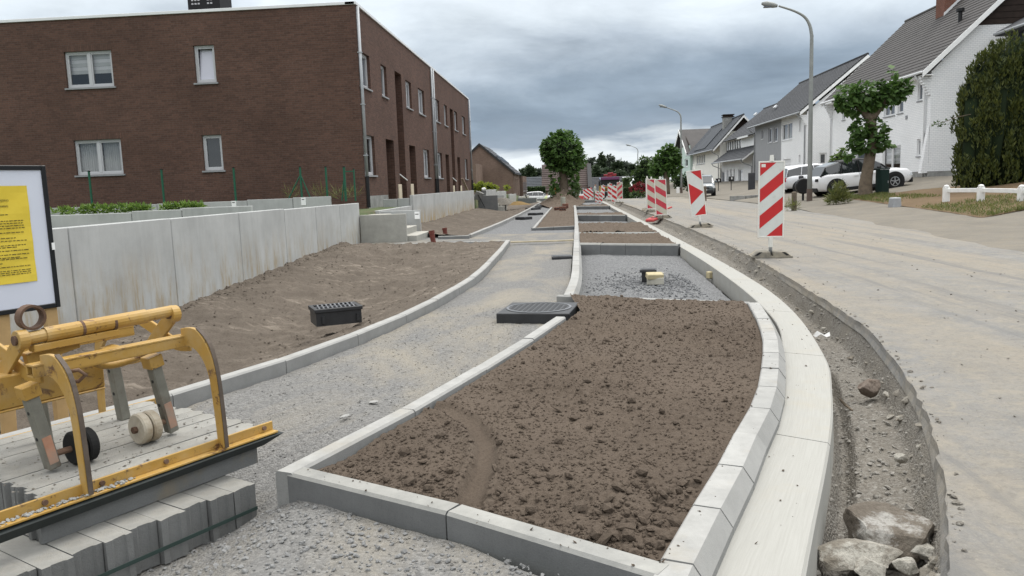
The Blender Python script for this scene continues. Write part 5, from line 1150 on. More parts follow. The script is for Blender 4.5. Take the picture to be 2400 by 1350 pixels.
# --- third pollard and the shrubs before the far houses
YT = 78; p_ = at_y(1562, 450, YT); zb = p_.z
tr = thing('pollard_tree', 'dense pollarded tree behind the cluster of striped beacons', 'tree', (p_.x, YT, zb))
B = [px_ball(1563, 372, YT, 22, 1.2), px_ball(1578, 362, YT, 14, .7), px_ball(1548, 385, YT, 20, 1), px_ball(1575, 392, YT, 18, .9), px_ball(1566, 352, YT, 10, .5), px_ball(1540, 405, YT, 14, .6), px_ball(1582, 378, YT, 11, .5)]
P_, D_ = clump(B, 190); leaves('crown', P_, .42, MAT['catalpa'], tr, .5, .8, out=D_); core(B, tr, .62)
trunk(tr, [(p_.x, YT, zb - .2), (p_.x, YT, zb + 1.2), at_y(1562, 395, YT)], [.36, .3, .28])
def shrub(name, label, cat, balls, dens, size, mat, asp=.6, droop=.1, up=0, cf=.62, stem=True):
    c0 = balls[0][0]; zmin = min(b_[0][2] - b_[1][2] for b_ in balls)
    r_ = thing(name, label, cat, (c0[0], c0[1], zmin)); P_, D_ = clump(balls, dens); leaves('foliage', P_, size, MAT[mat], r_, droop, asp, up, out=D_)
    if cf: core(balls, r_, cf)
    return r_
Y_ = 82
shrub('tall_shrub', 'tall dark green flowering shrub left of the third pollard', 'shrub', [px_ball(1515, 405, Y_, 24, 1.2), px_ball(1495, 415, Y_, 16, .8), px_ball(1535, 420, Y_, 18, 1), px_ball(1510, 385, Y_, 16, .8), px_ball(1488, 430, Y_, 12, .5), px_ball(1530, 395, Y_, 16, .8)], 260, .3, 'shrub')
shrub('tall_shrub', 'brownish bushy tree top behind the tall green shrub', 'shrub', [px_ball(1520, 385, 92, 16, 1), px_ball(1538, 382, 92, 12, .8), px_ball(1500, 396, 92, 10, .6)], 200, .3, 'fargreen')
shrub('dark_hedge', 'dark hedge with pale yellow blossoms beside the second lamp post', 'hedge', [px_ball(1590, 425, 80, 12, 1, 1.5), px_ball(1610, 425, 80, 12, 1, 1.6), px_ball(1580, 418, 79, 6, .3)], 200, .25, 'hedge')
shrub('red_shrub', 'low crimson-leaved shrub at the road bend beyond the beacons', 'shrub', [px_ball(1500, 440, 68, 12, 1, .9), px_ball(1487, 444, 68, 9, .8, .9), px_ball(1512, 442, 68, 9, .8, .9), px_ball(1498, 449, 67.5, 14, .7, .5)], 300, .2, 'redshrub')
shrub('ground_shrub', 'low green ground shrub under the crimson one', 'shrub', [px_ball(1487, 456, 67, 10, .7, .6), px_ball(1505, 457, 67, 10, .6, .5)], 200, .18, 'shrub')
def hedge_box(label, x0, x1, y0, y1, z0, z1, mat='hedge', size=.16, dens=130):
    r_ = thing('clipped_hedge', label, 'hedge', ((x0 + x1) / 2, y0, z0))
    m = MB(); m.box(x0 + .08, x1 - .08, y0 + .08, y1 - .08, z0, z1 - .08); m.build('inner_foliage', MAT['core'], r_)
    n = int(dens * ((x1 - x0) * (z1 - z0) + (x1 - x0) * (y1 - y0) + (y1 - y0) * (z1 - z0)))
    P = rng.uniform(0, 1, (n, 3)); f_ = rng.integers(0, 4, n)
    P[f_ == 0, 1] = rng.uniform(0, .06, (f_ == 0).sum()); P[f_ == 1, 2] = rng.uniform(.9, 1.02, (f_ == 1).sum()); P[f_ == 2, 0] = rng.uniform(0, .05, (f_ == 2).sum()); P[f_ == 3, 1] = rng.uniform(0, .06, (f_ == 3).sum())
    P = P * np.array([x1 - x0, y1 - y0, z1 - z0]) + np.array([x0, y0, z0]); leaves('foliage', P, size, MAT[mat], r_, 0, .7); return r_
a_ = at_y(1462, 470, 96); b_ = at_y(1487, 440, 96); hedge_box('low clipped green hedge beside the works truck', a_.x, b_.x, 96, 97.5, a_.z - .2, b_.z + .1)
a_ = at_y(1462, 452, 99); b_ = at_y(1478, 416, 99); hedge_box('taller clipped yellowish hedge block behind the low hedge', a_.x, b_.x, 99, 101, a_.z - 1, b_.z, 'shrub')
a_ = at_y(1236, 445, 104); b_ = at_y(1279, 437, 104); hedge_box('long clipped hedge top in front of the slate cottage', a_.x, b_.x, 104, 106, a_.z - .6, b_.z)
# shrubs above the distant retaining wall
shrub('yellow_shrub', 'bright yellow-green shrubs above the distant retaining wall', 'shrub', [px_ball(1112, 440, 56, 9, .8, .9), px_ball(1128, 437, 56, 10, 1, .9), px_ball(1145, 438, 57, 10, 1, .9), px_ball(1160, 441, 57, 8, .7, .7), px_ball(1188, 440, 60, 5, .4, 1.0)], 260, .16, 'yellowshrub', .5, -.2)
# --- tall columnar yew at the right edge
YY = 31.0
yew = thing('yew_tree', 'tall dense columnar yew hedge at the right edge, behind the white rail', 'tree', (16.5, YY, .6))
cols = [(2268, 175, 14), (2290, 135, 15), (2308, 120, 13), (2330, 105, 17), (2352, 88, 16), (2375, 78, 17), (2398, 76, 18), (2425, 70, 20), (2455, 82, 20), (2490, 95, 22), (2525, 130, 24)]
P_ = []; D_ = []; cb = []
for i, (px, ty, rp) in enumerate(cols):
    for row_, dy in ((0, -.35), (1, .35)):
        top = at_y(px + (9 if row_ else 0), ty + (12 if row_ else 0), YY); r0 = rp / FPX * 32 * 1.45; z0, z1 = .55, top.z
        for j in range(70 if row_ == 0 else 26):           # upright plumes of shoots
            hh = rng.uniform(-.02, .97); th = rng.uniform(0, 2 * PI); pr = float(np.clip(min(hh * 9 + .6, 1) * np.clip((1 - hh) * 3.4, .08, 1) ** .6, .1, 1))
            c_ = np.array([top.x + r0 * pr * math.cos(th), YY + dy + r0 * pr * math.sin(th), z0 + (z1 - z0) * hh]); n = 34; L_ = rng.uniform(.35, .75); q = rng.uniform(0, 1, n); rr = .13 * (1 - q * .75) * rng.uniform(.4, 1, n); t2 = rng.uniform(0, 2 * PI, n)
            P_.append(np.stack([c_[0] + rr * np.cos(t2) + .08 * q * math.cos(th), c_[1] + rr * np.sin(t2) + .08 * q * math.sin(th), c_[2] + (q - .35) * L_], -1)); D_.append(np.stack([np.cos(t2) * .35, np.sin(t2) * .35, np.full(n, 1.0)], -1))
        cb.append(((top.x, YY + dy, (z0 + z1) / 2 - .1), (r0 * .8, r0 * .8, (z1 - z0) * .48), 1))
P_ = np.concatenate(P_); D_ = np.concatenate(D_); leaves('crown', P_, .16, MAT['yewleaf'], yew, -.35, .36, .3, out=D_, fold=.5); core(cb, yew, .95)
m = MB(); m.cyl((16.2, YY, .3), (16.2, YY, 1.4), .25, .2, 10); m.cyl((17.3, YY, .3), (17.3, YY, 1.4), .2, .16, 10); m.build('trunk', MAT['bark'], yew)
q_ = at_y(2275, 268, 30.4); m = MB(); m.tube([q_, at_y(2240, 275, 30.3), at_y(2215, 285, 30.2), at_y(2190, 292, 30.2)], [.015, .012, .01, .006], 5); lb_ = m.build('stray_twig', MAT['bark'], yew); P_, D_ = clump([px_ball(2197, 290, 30.2, 9, 1, .5), px_ball(2220, 286, 30.2, 8, .6, .6)], 40); leaves('twig_leaves', P_, .09, MAT['shrub'], lb_, 0, .6, out=D_)
# --- bushes near the white car
shrub('bush', 'variegated bush in front of the white house behind the white car', 'shrub', [px_ball(1965, 372, 50, 14, 1, .7), px_ball(1982, 376, 50, 14, 1, .7), px_ball(1952, 380, 50, 8, .5, .7), px_ball(1972, 356, 50, 6, .4, 1.2)], 230, .17, 'planter', .55, .1)
Y_ = 31.5
r_ = shrub('grass_clump', 'shaggy tall weed clump between lamp post and pollarded tree', 'plant', [px_ball(1962, 462, Y_, 14, 1, .9), px_ball(1980, 466, Y_, 11, .8, .8), px_ball(1950, 472, Y_, 9, .5, .6), px_ball(1968, 444, Y_, 8, .5, 1.2)], 330, .26, 'grassleaf', .12, -.6, .3, 0)
# --- plants in the raised ramp bed and tufts by the building corner
i_ = 0
for px, wpx, hpx in ((150, 30, 14), (200, 26, 16), (222, 22, 20), (252, 24, 16), (290, 24, 16), (318, 16, 12), (340, 14, 8), (392, 16, 9), (420, 18, 13), (445, 16, 11), (465, 14, 7)):
    base = 502 - (px - 120) * .047
    lb = ['leafy green plant at the left end of the ramp planter, next to the notice board', 'second leafy plant from the left in the ramp planter', 'tallest leafy plant in the ramp planter, under the curtained window', 'leafy plant just right of the tallest one in the ramp planter', 'fifth leafy plant from the left in the ramp planter', 'sixth leafy plant in the ramp planter, before the thin gap', 'tiny sparse plant in the thin gap of the ramp planter', 'small plant right after the gap in the ramp planter', 'rounded plant near the right end of the ramp planter', 'second last plant of the ramp planter', 'rightmost low plant of the ramp planter'][i_]; i_ += 1
    hpx *= .72; shrub('planter_plant', lb, 'plant', [px_ball(px - wpx * .4, base - hpx * .35, 16.5, wpx * .55, .6, hpx / wpx), px_ball(px + wpx * .4, base - hpx * .4, 16.5, wpx * .55, .6, hpx / wpx), px_ball(px, base - hpx * .6, 16.6, wpx * .5, .6, hpx / wpx)], 70, .11, 'planter', .42, -.25, .2, 0)
for px, py, lb in ((745, 452, 'dry grass tuft at the foot of the green posts'), (818, 452, 'taller dry grass tuft beside the gate post at the building corner'), (680, 456, 'sparse dry grass left of the braced fence post'), (790, 458, 'low dry grass between the two right fence posts')):
    shrub('grass_tuft', lb, 'plant', [px_ball(px, py, 23.3, 14, 1, .9), px_ball(px + 10, py + 4, 23.3, 12, .7, .7)], 40, .26, 'grassleaf', .05, -.9, .5, 0)
# --- distant tree line
def far_tree(label, px, top, wpx, y, mat, basepx=440, n=900, size=.8):
    p0 = at_y(px, top, y); pb = at_y(px, basepx, y); r_ = wpx / FPX * y; hgt = p0.z - pb.z
    root = thing('far_tree', label, 'tree', (p0.x, y, pb.z)); B = []
    for j in range(7):
        t_ = (j + .5) / 7; B.append(((p0.x + rng.normal() * r_ * .25, y + rng.normal() * r_ * .25, pb.z + hgt * (.25 + .65 * t_)), (r_ * (1.05 - .65 * abs(t_ - .35)) * .8, r_ * .8, hgt * .16), 1))
    P_, D_ = clump(B, n / 7); leaves('crown', P_, size, MAT[mat], root, .1, .7, out=D_); core(B, root, .6)
    m = MB(); m.cyl((p0.x, y, pb.z - 1), (p0.x, y, pb.z + hgt * .6), .35, .15, 8); m.build('trunk', MAT['bark'], root); return root
for px, top, w_, y, mt, lb in ((1383, 372, 11, 190, 'fargrey', 'pale grey-green far tree just right of the brown-roofed house'), (1408, 363, 10, 180, 'fargreen', 'darkest pointed tree of the far tree line'), (1429, 366, 11, 188, 'fargrey', 'pale rounded far tree right of the dark pointed one'), (1447, 378, 13, 182, 'fargreen', 'mid-green tree in the middle of the far tree line'), (1466, 382, 12, 190, 'fargrey', 'broad greyish far tree left of the third lamp post'), (1484, 386, 10, 184, 'fargreen', 'low far tree behind the third lamp post'), (1398, 392, 14, 170, 'fargreen', 'lower bushy far tree behind the truck'), (1425, 398, 13, 172, 'fargreen', 'small far bush tree above the solar roof'), (1455, 400, 14, 172, 'fargreen', 'low far bush tree right of the solar roof'), (1243, 393, 10, 150, 'fargreen', 'dark far tree above the slate cottage roof'), (1262, 400, 9, 165, 'fargrey', 'greyish far tree between slate cottage and brown roof'), (1228, 398, 8, 160, 'fargreen', 'far tree partly hidden by the gabled brick house'), (1505, 392, 11, 190, 'fargrey', 'rightmost grey tree of the far tree line')):
    far_tree(lb, px, top, w_, y, mt)
# ------------------------------------------------------------------ vehicles
def paint(name, col, rough=.25, metal=0):
    t = NT(name); t.b.inputs['Coat Weight'].default_value = .6; t.b.inputs['Coat Roughness'].default_value = .08
    c_ = t.mix(t.ramp(t.noise(2.5, 5, .6), [(.4, 0.0), (.75, .25)]), col, kc(col, .82)); return t.fin(c_, rough, .5, metal)
MAT['paint_white'] = paint('white_car_paint', (.80, .80, .81)); MAT['paint_silver'] = paint('silver_car_paint', (.50, .51, .53), .35, .4)
MAT['paint_lightsilver'] = paint('pale_silver_car_paint', (.66, .67, .69), .3, .2); MAT['paint_grey'] = paint('slate_grey_car_paint', (.075, .095, .105), .3)
MAT['paint_black'] = paint('black_car_paint', (.012, .012, .013), .2); MAT['tyre'] = M('tyre_rubber', (.014, .014, .014), .85, .2, 8, .1, 60)
MAT['trim'] = M('black_car_trim', (.016, .016, .017), .65, .15, 6, .05, 80); MAT['rim'] = M('alloy_rim', (.42, .43, .45), .35, .1, 6, 0, metal=.6)
MAT['carglass'] = glass('car_glass', (.016, .02, .022), .03); MAT['red_lamp'] = M('red_tail_lamp', (.38, .012, .022), .2, .1, 6, 0, spec=.6)
MAT['head_lamp'] = M('clear_head_lamp', (.62, .64, .66), .15, .1, 6, 0, spec=.8); MAT['plate'] = M('number_plate', (.75, .75, .74), .5, .03, 5, 0)
def ringmesh(rings, caps=True):
    m = MB(); n = len(rings[0]); vs = [v for r_ in rings for v in r_]; fs = []
    for i in range(len(rings) - 1):
        for j in range(n): fs.append((i * n + j, i * n + (j + 1) % n, (i + 1) * n + (j + 1) % n, (i + 1) * n + j))
    if caps: fs.append(tuple(range(n - 1, -1, -1))); fs.append(tuple((len(rings) - 1) * n + j for j in range(n)))
    m.add(vs, fs); return m
def wheel(root, x, y, r_, wd, alloy=True):
    sg = 1 if y > 0 else -1
    rot = Matrix.Rotation(-sg * PI / 2, 3, 'X')
    w_ = MB(); w_.lathe([(r_ * .62, -wd / 2), (r_ * .94, -wd / 2), (r_, -wd / 2 + .03), (r_, wd / 2 - .03), (r_ * .94, wd / 2), (r_ * .62, wd / 2 - .01)], 24, (x, y, r_), rot); t_ = w_.build('wheel', MAT['tyre'], root, smooth=False)
    m = MB(); m.lathe([(r_ * .60, wd / 2 - .05), (r_ * .62, wd / 2 - .008), (r_ * .54, wd / 2 - .004), (r_ * .52, wd / 2 - .06)], 20, (x, y, r_), rot)
    for i in range(5):
        a_ = 2 * PI * i / 5 + .3; d = Vector((math.cos(a_), 0, math.sin(a_))); p0 = Vector((x, y + sg * (wd / 2 - .02), r_)); m.bar(p0 + d * r_ * .08, p0 + d * r_ * .56, .045, .03, (0, 1, 0))
    m.lathe([(.001, wd / 2 - .03), (r_ * .16, wd / 2 - .03), (r_ * .14, wd / 2)], 10, (x, y, r_), rot); m.build('rim', MAT['rim'], t_)
    m = MB(); m.lathe([(.01, -.02), (r_ * .56, -.02), (r_ * .56, 0), (.01, 0)], 18, (x, y - sg * .0, r_), rot); m.build('hub_shadow', MAT['trim'], t_)
def car(label, L, Wd, Ht, belt, body, roofmat, st, gh, wheels, r_=.34, cat='car', clad=False, tail='red', plate_rear=True, name='parked_car'):
    """st: lower body stations (x, z_bottom, z_top, width factor); gh: glasshouse stations (x, z_top, width factor)"""
    root = thing(name, label, cat); hw = Wd / 2; rings = []
    for x, zb, zt, f in st:
        w_ = hw * f; zm = zb + (zt - zb) * .45
        half = [(x, w_ * .90, zb), (x, w_ * .985, zb + .10), (x, w_, zm), (x, w_ * .985, zt - (zt - zb) * .18), (x, w_ * .93, zt - .035), (x, w_ * .80, zt)]
        rings.append(half + [(q[0], -q[1], q[2]) for q in half[::-1]])
    b_ = ringmesh(rings).build('body', MAT[body], root, smooth=True)
    belt_z = lambda x: float(np.interp(x, [s_[0] for s_ in st], [s_[2] for s_ in st]))
    rg = []; rr = []
    for x, zt, f in gh:
        wb = hw * .93 * f; wt = hw * .74 * f; z0 = belt_z(x) - .05; zt = max(zt, z0 + .01)
        t_ = min(1, (zt - z0) / (Ht - belt)); wt = wb + (wt - wb) * t_
        half = [(x, wb, z0), (x, wt + .02 * t_, zt - .06 * t_), (x, wt * .88, zt)]
        rg.append(half + [(q[0], -q[1], q[2]) for q in half[::-1]])
        if t_ > .72:
            h2_ = [(x, wt + .028, zt - .075), (x, wt + .012, zt - .03), (x, wt * .88, zt + .014), (x, 0, zt + .024)]
            rr.append(h2_ + [(q[0], -q[1], q[2]) for q in h2_[-2::-1]])
    g_ = ringmesh(rg).build('glasshouse', MAT['carglass'], root, smooth=False)
    m = MB(); n = len(rr[0]); fs = [(i * n + j, i * n + j + 1, (i + 1) * n + j + 1, (i + 1) * n + j) for i in range(len(rr) - 1) for j in range(n - 1)]; m.add([v for q in rr for v in q], fs); m.build('roof', MAT[roofmat], root, smooth=True)
    # pillars
    def side(x, t):                      # point on glasshouse side at x, t from belt to roof
        xs = [q[0] for q in gh]; zt = float(np.interp(x, xs, [q[1] for q in gh])); f = float(np.interp(x, xs, [q[2] for q in gh])); z0 = belt_z(x) - .05
        k_ = min(1, max(0, (zt - z0) / (Ht - belt))); wb = hw * .93 * f; wt = wb + (hw * .74 * f - wb) * k_ + .02 * k_
        return Vector((x, wb + (wt - wb) * t + .006, z0 + (zt - .06 * k_ - z0) * t))
    gx_ = [q[0] for q in gh]; xb, xe = gx_[0], gx_[-1]
    for xp0, xp1 in ((xb + .02, gx_[1]), (xb + (xe - xb) * .30, xb + (xe - xb) * .34), (xb + (xe - xb) * .57, xb + (xe - xb) * .56), (xe - .02, gx_[-2])):
        for sg in (1, -1):
            m = MB(); a_ = side(xp0, .05); c_ = side(xp1, .97); m.bar((a_.x, sg * a_.y, a_.z), (c_.x, sg * c_.y, c_.z), .03, .075, (0, 1, 0)); m.build('pillar', MAT[roofmat], g_)
    for x, y in [(wheels[0], hw), (wheels[0], -hw), (wheels[1], hw), (wheels[1], -hw)]:
        sg = 1 if y > 0 else -1; m = MB(); m.lathe([(.01, -.03), (r_ * 1.26, -.03), (r_ * 1.26, .012), (r_ * 1.1, .016), (.01, .016)], 26, (x, y, r_ + .01), Matrix.Rotation(-sg * PI / 2, 3, 'X')); m.build('wheel_arch', MAT['trim'], b_)
        wheel(root, x, y - sg * .085, r_, .22)
    x0, x1 = st[0][0], st[-1][0]
    if clad:
        for sg in (1, -1): m = MB(); m.box(wheels[0] + r_ * 1.2, wheels[1] - r_ * 1.2, sg * (hw - .05), sg * (hw + .012), .2, .36); m.build('side_sill', MAT['trim'], root)
    for sg in (1, -1):
        for i, xd in enumerate((wheels[0] + .85, wheels[0] + 1.75)):
            m = MB(); m.box(xd, xd + .2, sg * (hw * .985 - .02), sg * (hw + .014), belt - .17, belt - .14); m.build('door_handle', MAT[body], root)
            m = MB(); m.box(xd + .27, xd + .28, sg * (hw - .03), sg * (hw + .003), .35, belt - .04); m.build('door_seam', MAT['trim'], root)
        m = MB(); xm = xe - .55; m.obox((xm, sg * (hw + .07), belt + .08), (.12, .2, .14), None, .8); m.build('mirror', MAT[body] if not clad else MAT['trim'], root, bevel=.02)
        zt0 = st[1][2]
        m = MB(); m.obox((x0 + .12, sg * hw * .80, belt - .17), (.30, .24, .22 if tail == 'tall' else .13), None, .9); m.build('tail_lamp', MAT['red_lamp'] if tail != 'dark' else MAT['trim'], root, bevel=.02)
        m = MB(); m.obox((x1 - .22, sg * hw * .72, st[-2][2] - .14), (.36, .34, .17), Euler((0, 0, -sg * .4)).to_matrix(), .85); m.build('head_lamp', MAT['head_lamp'], root, bevel=.02)
    m = MB(); m.box(x0 - .015, x0 + .12, -hw * .84, hw * .84, .26, .48); m.build('rear_bumper', MAT['trim'] if clad else MAT[body], root, bevel=.03)
    m = MB(); m.box(x1 - .12, x1 + .02, -hw * .78, hw * .78, .22, .46); m.build('front_bumper', MAT['trim'], root, bevel=.03)
    m = MB(); m.box(x0 - .03, x0 - .002, -.26, .26, .62, .73); m.build('plate', MAT['plate'], root); m = MB(); m.box(x1 + .012, x1 + .03, -.26, .26, .44, .55); m.build('plate', MAT['plate'], root)
    m = MB(); m.box(x1 - .04, x1 + .012, -hw * .5, hw * .5, .56, .66); m.build('grille', MAT['trim'], root)
    return root
def place(o, x, y, z, yaw, pitch=0):
    o.location = (x, y, z); o.rotation_mode = 'XYZ'; o.rotation_euler = (0, -pitch, yaw)
suv = car('white crossover car with black roof parked on the driveway behind the pollard', 4.5, 1.84, 1.62, 1.0, 'paint_white', 'trim',
    [(-2.22, .42, .78, .86), (-2.15, .30, .98, .94), (-1.7, .25, 1.06, 1.0), (-.9, .22, 1.03, 1.0), (.3, .22, 1.0, 1.0), (.95, .22, 1.02, 1.0), (1.5, .24, .98, .99), (2.0, .27, .90, .94), (2.2, .36, .76, .82), (2.26, .45, .62, .7)],
    [(-2.05, 1.0, .95), (-1.75, 1.42, .97), (-1.1, 1.58, 1.0), (-.2, 1.62, 1.0), (.35, 1.55, 1.0), (.8, 1.30, .98), (1.15, 1.02, .95)], (-1.36, 1.34), .36, clad=True, tail='dark')
place(suv, 13.85, 39.0, .40, R(3), R(5)); m = MB(); m.tube([(-1.0, 0, 1.6), (-1.28, 0, 1.78)], .01, 5); m.build('aerial', MAT['trim'], suv)
hb = [(-1.95, .42, .80, .88), (-1.9, .32, .98, .95), (-1.5, .27, 1.02, 1.0), (0, .24, .98, 1.0), (.8, .24, .98, 1.0), (1.35, .26, .92, .98), (1.8, .3, .82, .9), (1.98, .4, .68, .78)]
hg = [(-1.92, 1.0, .95), (-1.72, 1.42, .98), (-1.0, 1.52, 1.0), (-.1, 1.52, 1.0), (.35, 1.42, 1.0), (1.0, 1.0, .95)]
c2 = car('pale silver hatchback with tall red tail lamps, parked left of the white crossover', 4.0, 1.75, 1.54, .98, 'paint_lightsilver', 'paint_lightsilver', hb, hg, (-1.2, 1.22), .31, tail='tall')
place(c2, 14.3, 47.0, .42, R(2), R(5))
c3 = car('silver car farthest in the row behind the tall striped beacon', 4.2, 1.75, 1.5, .96, 'paint_silver', 'paint_lightsilver', [(a_ * 1.05, b_, c_, d_) for a_, b_, c_, d_ in hb], [(a_ * 1.05, b_, c_) for a_, b_, c_ in hg], (-1.25, 1.28), .31, tail='tall')
place(c3, 15.0, 51.8, .45, R(2), R(5))
c4 = car('dark slate-grey small car facing the camera beside the second lamp', 3.6, 1.68, 1.46, .95, 'paint_grey', 'paint_grey', [(a_ * .9, b_, c_, d_) for a_, b_, c_, d_ in hb], [(a_ * .9, b_ * .98, c_) for a_, b_, c_ in hg], (-1.08, 1.12), .29)
p_ = at_z(1652, 462, .05); place(c4, p_.x + .15, p_.y + 1.9, float(zlot(p_.x, p_.y + 1.9)) + .0, R(-98))
c5 = car('white car roof visible over the farthest grey retaining wall', 4.3, 1.8, 1.5, .96, 'paint_white', 'paint_white', hb, hg, (-1.2, 1.22), .31)
p_ = at_y(1265, 449, 104); place(c5, p_.x, 104, p_.z - 1.5, R(5))
# works truck with loader crane, seen from the front
MAT['truck_yellow'] = paint('truck_yellow', (.62, .36, .02), .4); MAT['truck_red'] = paint('crane_red', (.30, .02, .03), .4); MAT['truck_purple'] = M('purple_visor', (.13, .045, .11), .6, .1, 4, 0)
YTK = 88.0; pt = at_y(1431, 467, YTK); zb = pt.z
tk = thing('works_truck', 'yellow works truck with purple visor and red crane, seen from the front', 'truck')
m = MB(); m.box(-1.2, 1.2, 0, 2.0, 1.62, 2.9); cab = m.build('cab', MAT['trim'], tk, bevel=.1); m = MB(); m.box(-1.2, 1.2, -.01, 2.0, 1.05, 1.66); m.build('cab_front', MAT['truck_yellow'], cab, bevel=.05)
m = MB(); m.prism([(-1.08, -.02, 1.72), (1.08, -.02, 1.72), (1.02, .12, 2.55), (-1.02, .12, 2.55)], (0, .05, 0)); m.build('windscreen', MAT['glass_grey'], cab)
m = MB(); m.box(-1.18, 1.18, -.18, .1, 2.55, 2.92); m.build('sun_visor', MAT['truck_purple'], cab, bevel=.04)
for i, z_ in enumerate((1.12, 1.30, 1.48)): m = MB(); m.box(-.8, .8, -.03, .0, z_ - .06, z_ + .06); m.build('grille_bar', MAT['trim'], cab)
m = MB(); m.box(-1.22, 1.22, -.12, .3, .45, 1.0); bp = m.build('bumper', MAT['trim'], tk, bevel=.04); m = MB(); m.box(-.28, .28, -.14, -.122, .78, .9); m.build('plate', MAT['plate'], bp)
m = MB(); m.box(-1.0, 1.0, -.02, .0, .98, 1.04); m.build('chrome_strip', MAT['coping'], cab)
for sg in (1, -1):
    m = MB(); m.obox((sg * .95, -.1, .72), (.34, .08, .2)); m.build('head_lamp', MAT['head_lamp'], bp)
    m = MB(); m.obox((sg * 1.42, .0, 2.1), (.22, .1, .6)); mi_ = m.build('mirror', MAT['trim'], cab, bevel=.03); m = MB(); m.bar((sg * 1.2, .05, 2.4), (sg * 1.42, 0, 2.36), .04, .04); m.build('mirror_arm', MAT['trim'], mi_)
    for yy in (.7, 4.6, 5.8):
        m = MB(); m.lathe([(.25, -.15), (.48, -.15), (.5, -.1), (.5, .1), (.48, .15), (.25, .15)], 20, (sg * 1.02, yy, .5), Matrix.Rotation(-sg * PI / 2, 3, 'X')); w_ = m.build('wheel', MAT['tyre'], tk); m = MB(); m.lathe([(.24, .05), (.24, .12), (.02, .1)], 14, (sg * 1.02, yy, .5), Matrix.Rotation(-sg * PI / 2, 3, 'X')); m.build('rim', MAT['rim'], w_)
    m = MB(); m.box(sg * 1.1, sg * 1.24, 2.2, 6.8, 1.0, 1.9); m.build('side_board', MAT['truck_yellow'], tk)
m = MB(); m.box(-1.1, 1.1, 2.2, 6.8, .9, 1.05); m.build('load_bed', MAT['trim'], tk)
m = MB(); m.box(-.35, .35, 2.1, 2.6, 1.05, 3.1); m.bar((-.9, 2.2, 3.15), (.95, 2.3, 3.2), .3, .3); m.bar((-.2, 2.1, 3.35), (.5, 2.2, 3.42), .25, .25); m.build('loader_crane', MAT['truck_red'], tk, bevel=.03)
m = MB(); m.obox((-.95, 2.0, 3.2), (.35, .3, .3)); m.build('crane_head', MAT['trim'], tk)
tk.location = (pt.x, YTK, zb); tk.scale = (.84, .84, .84)

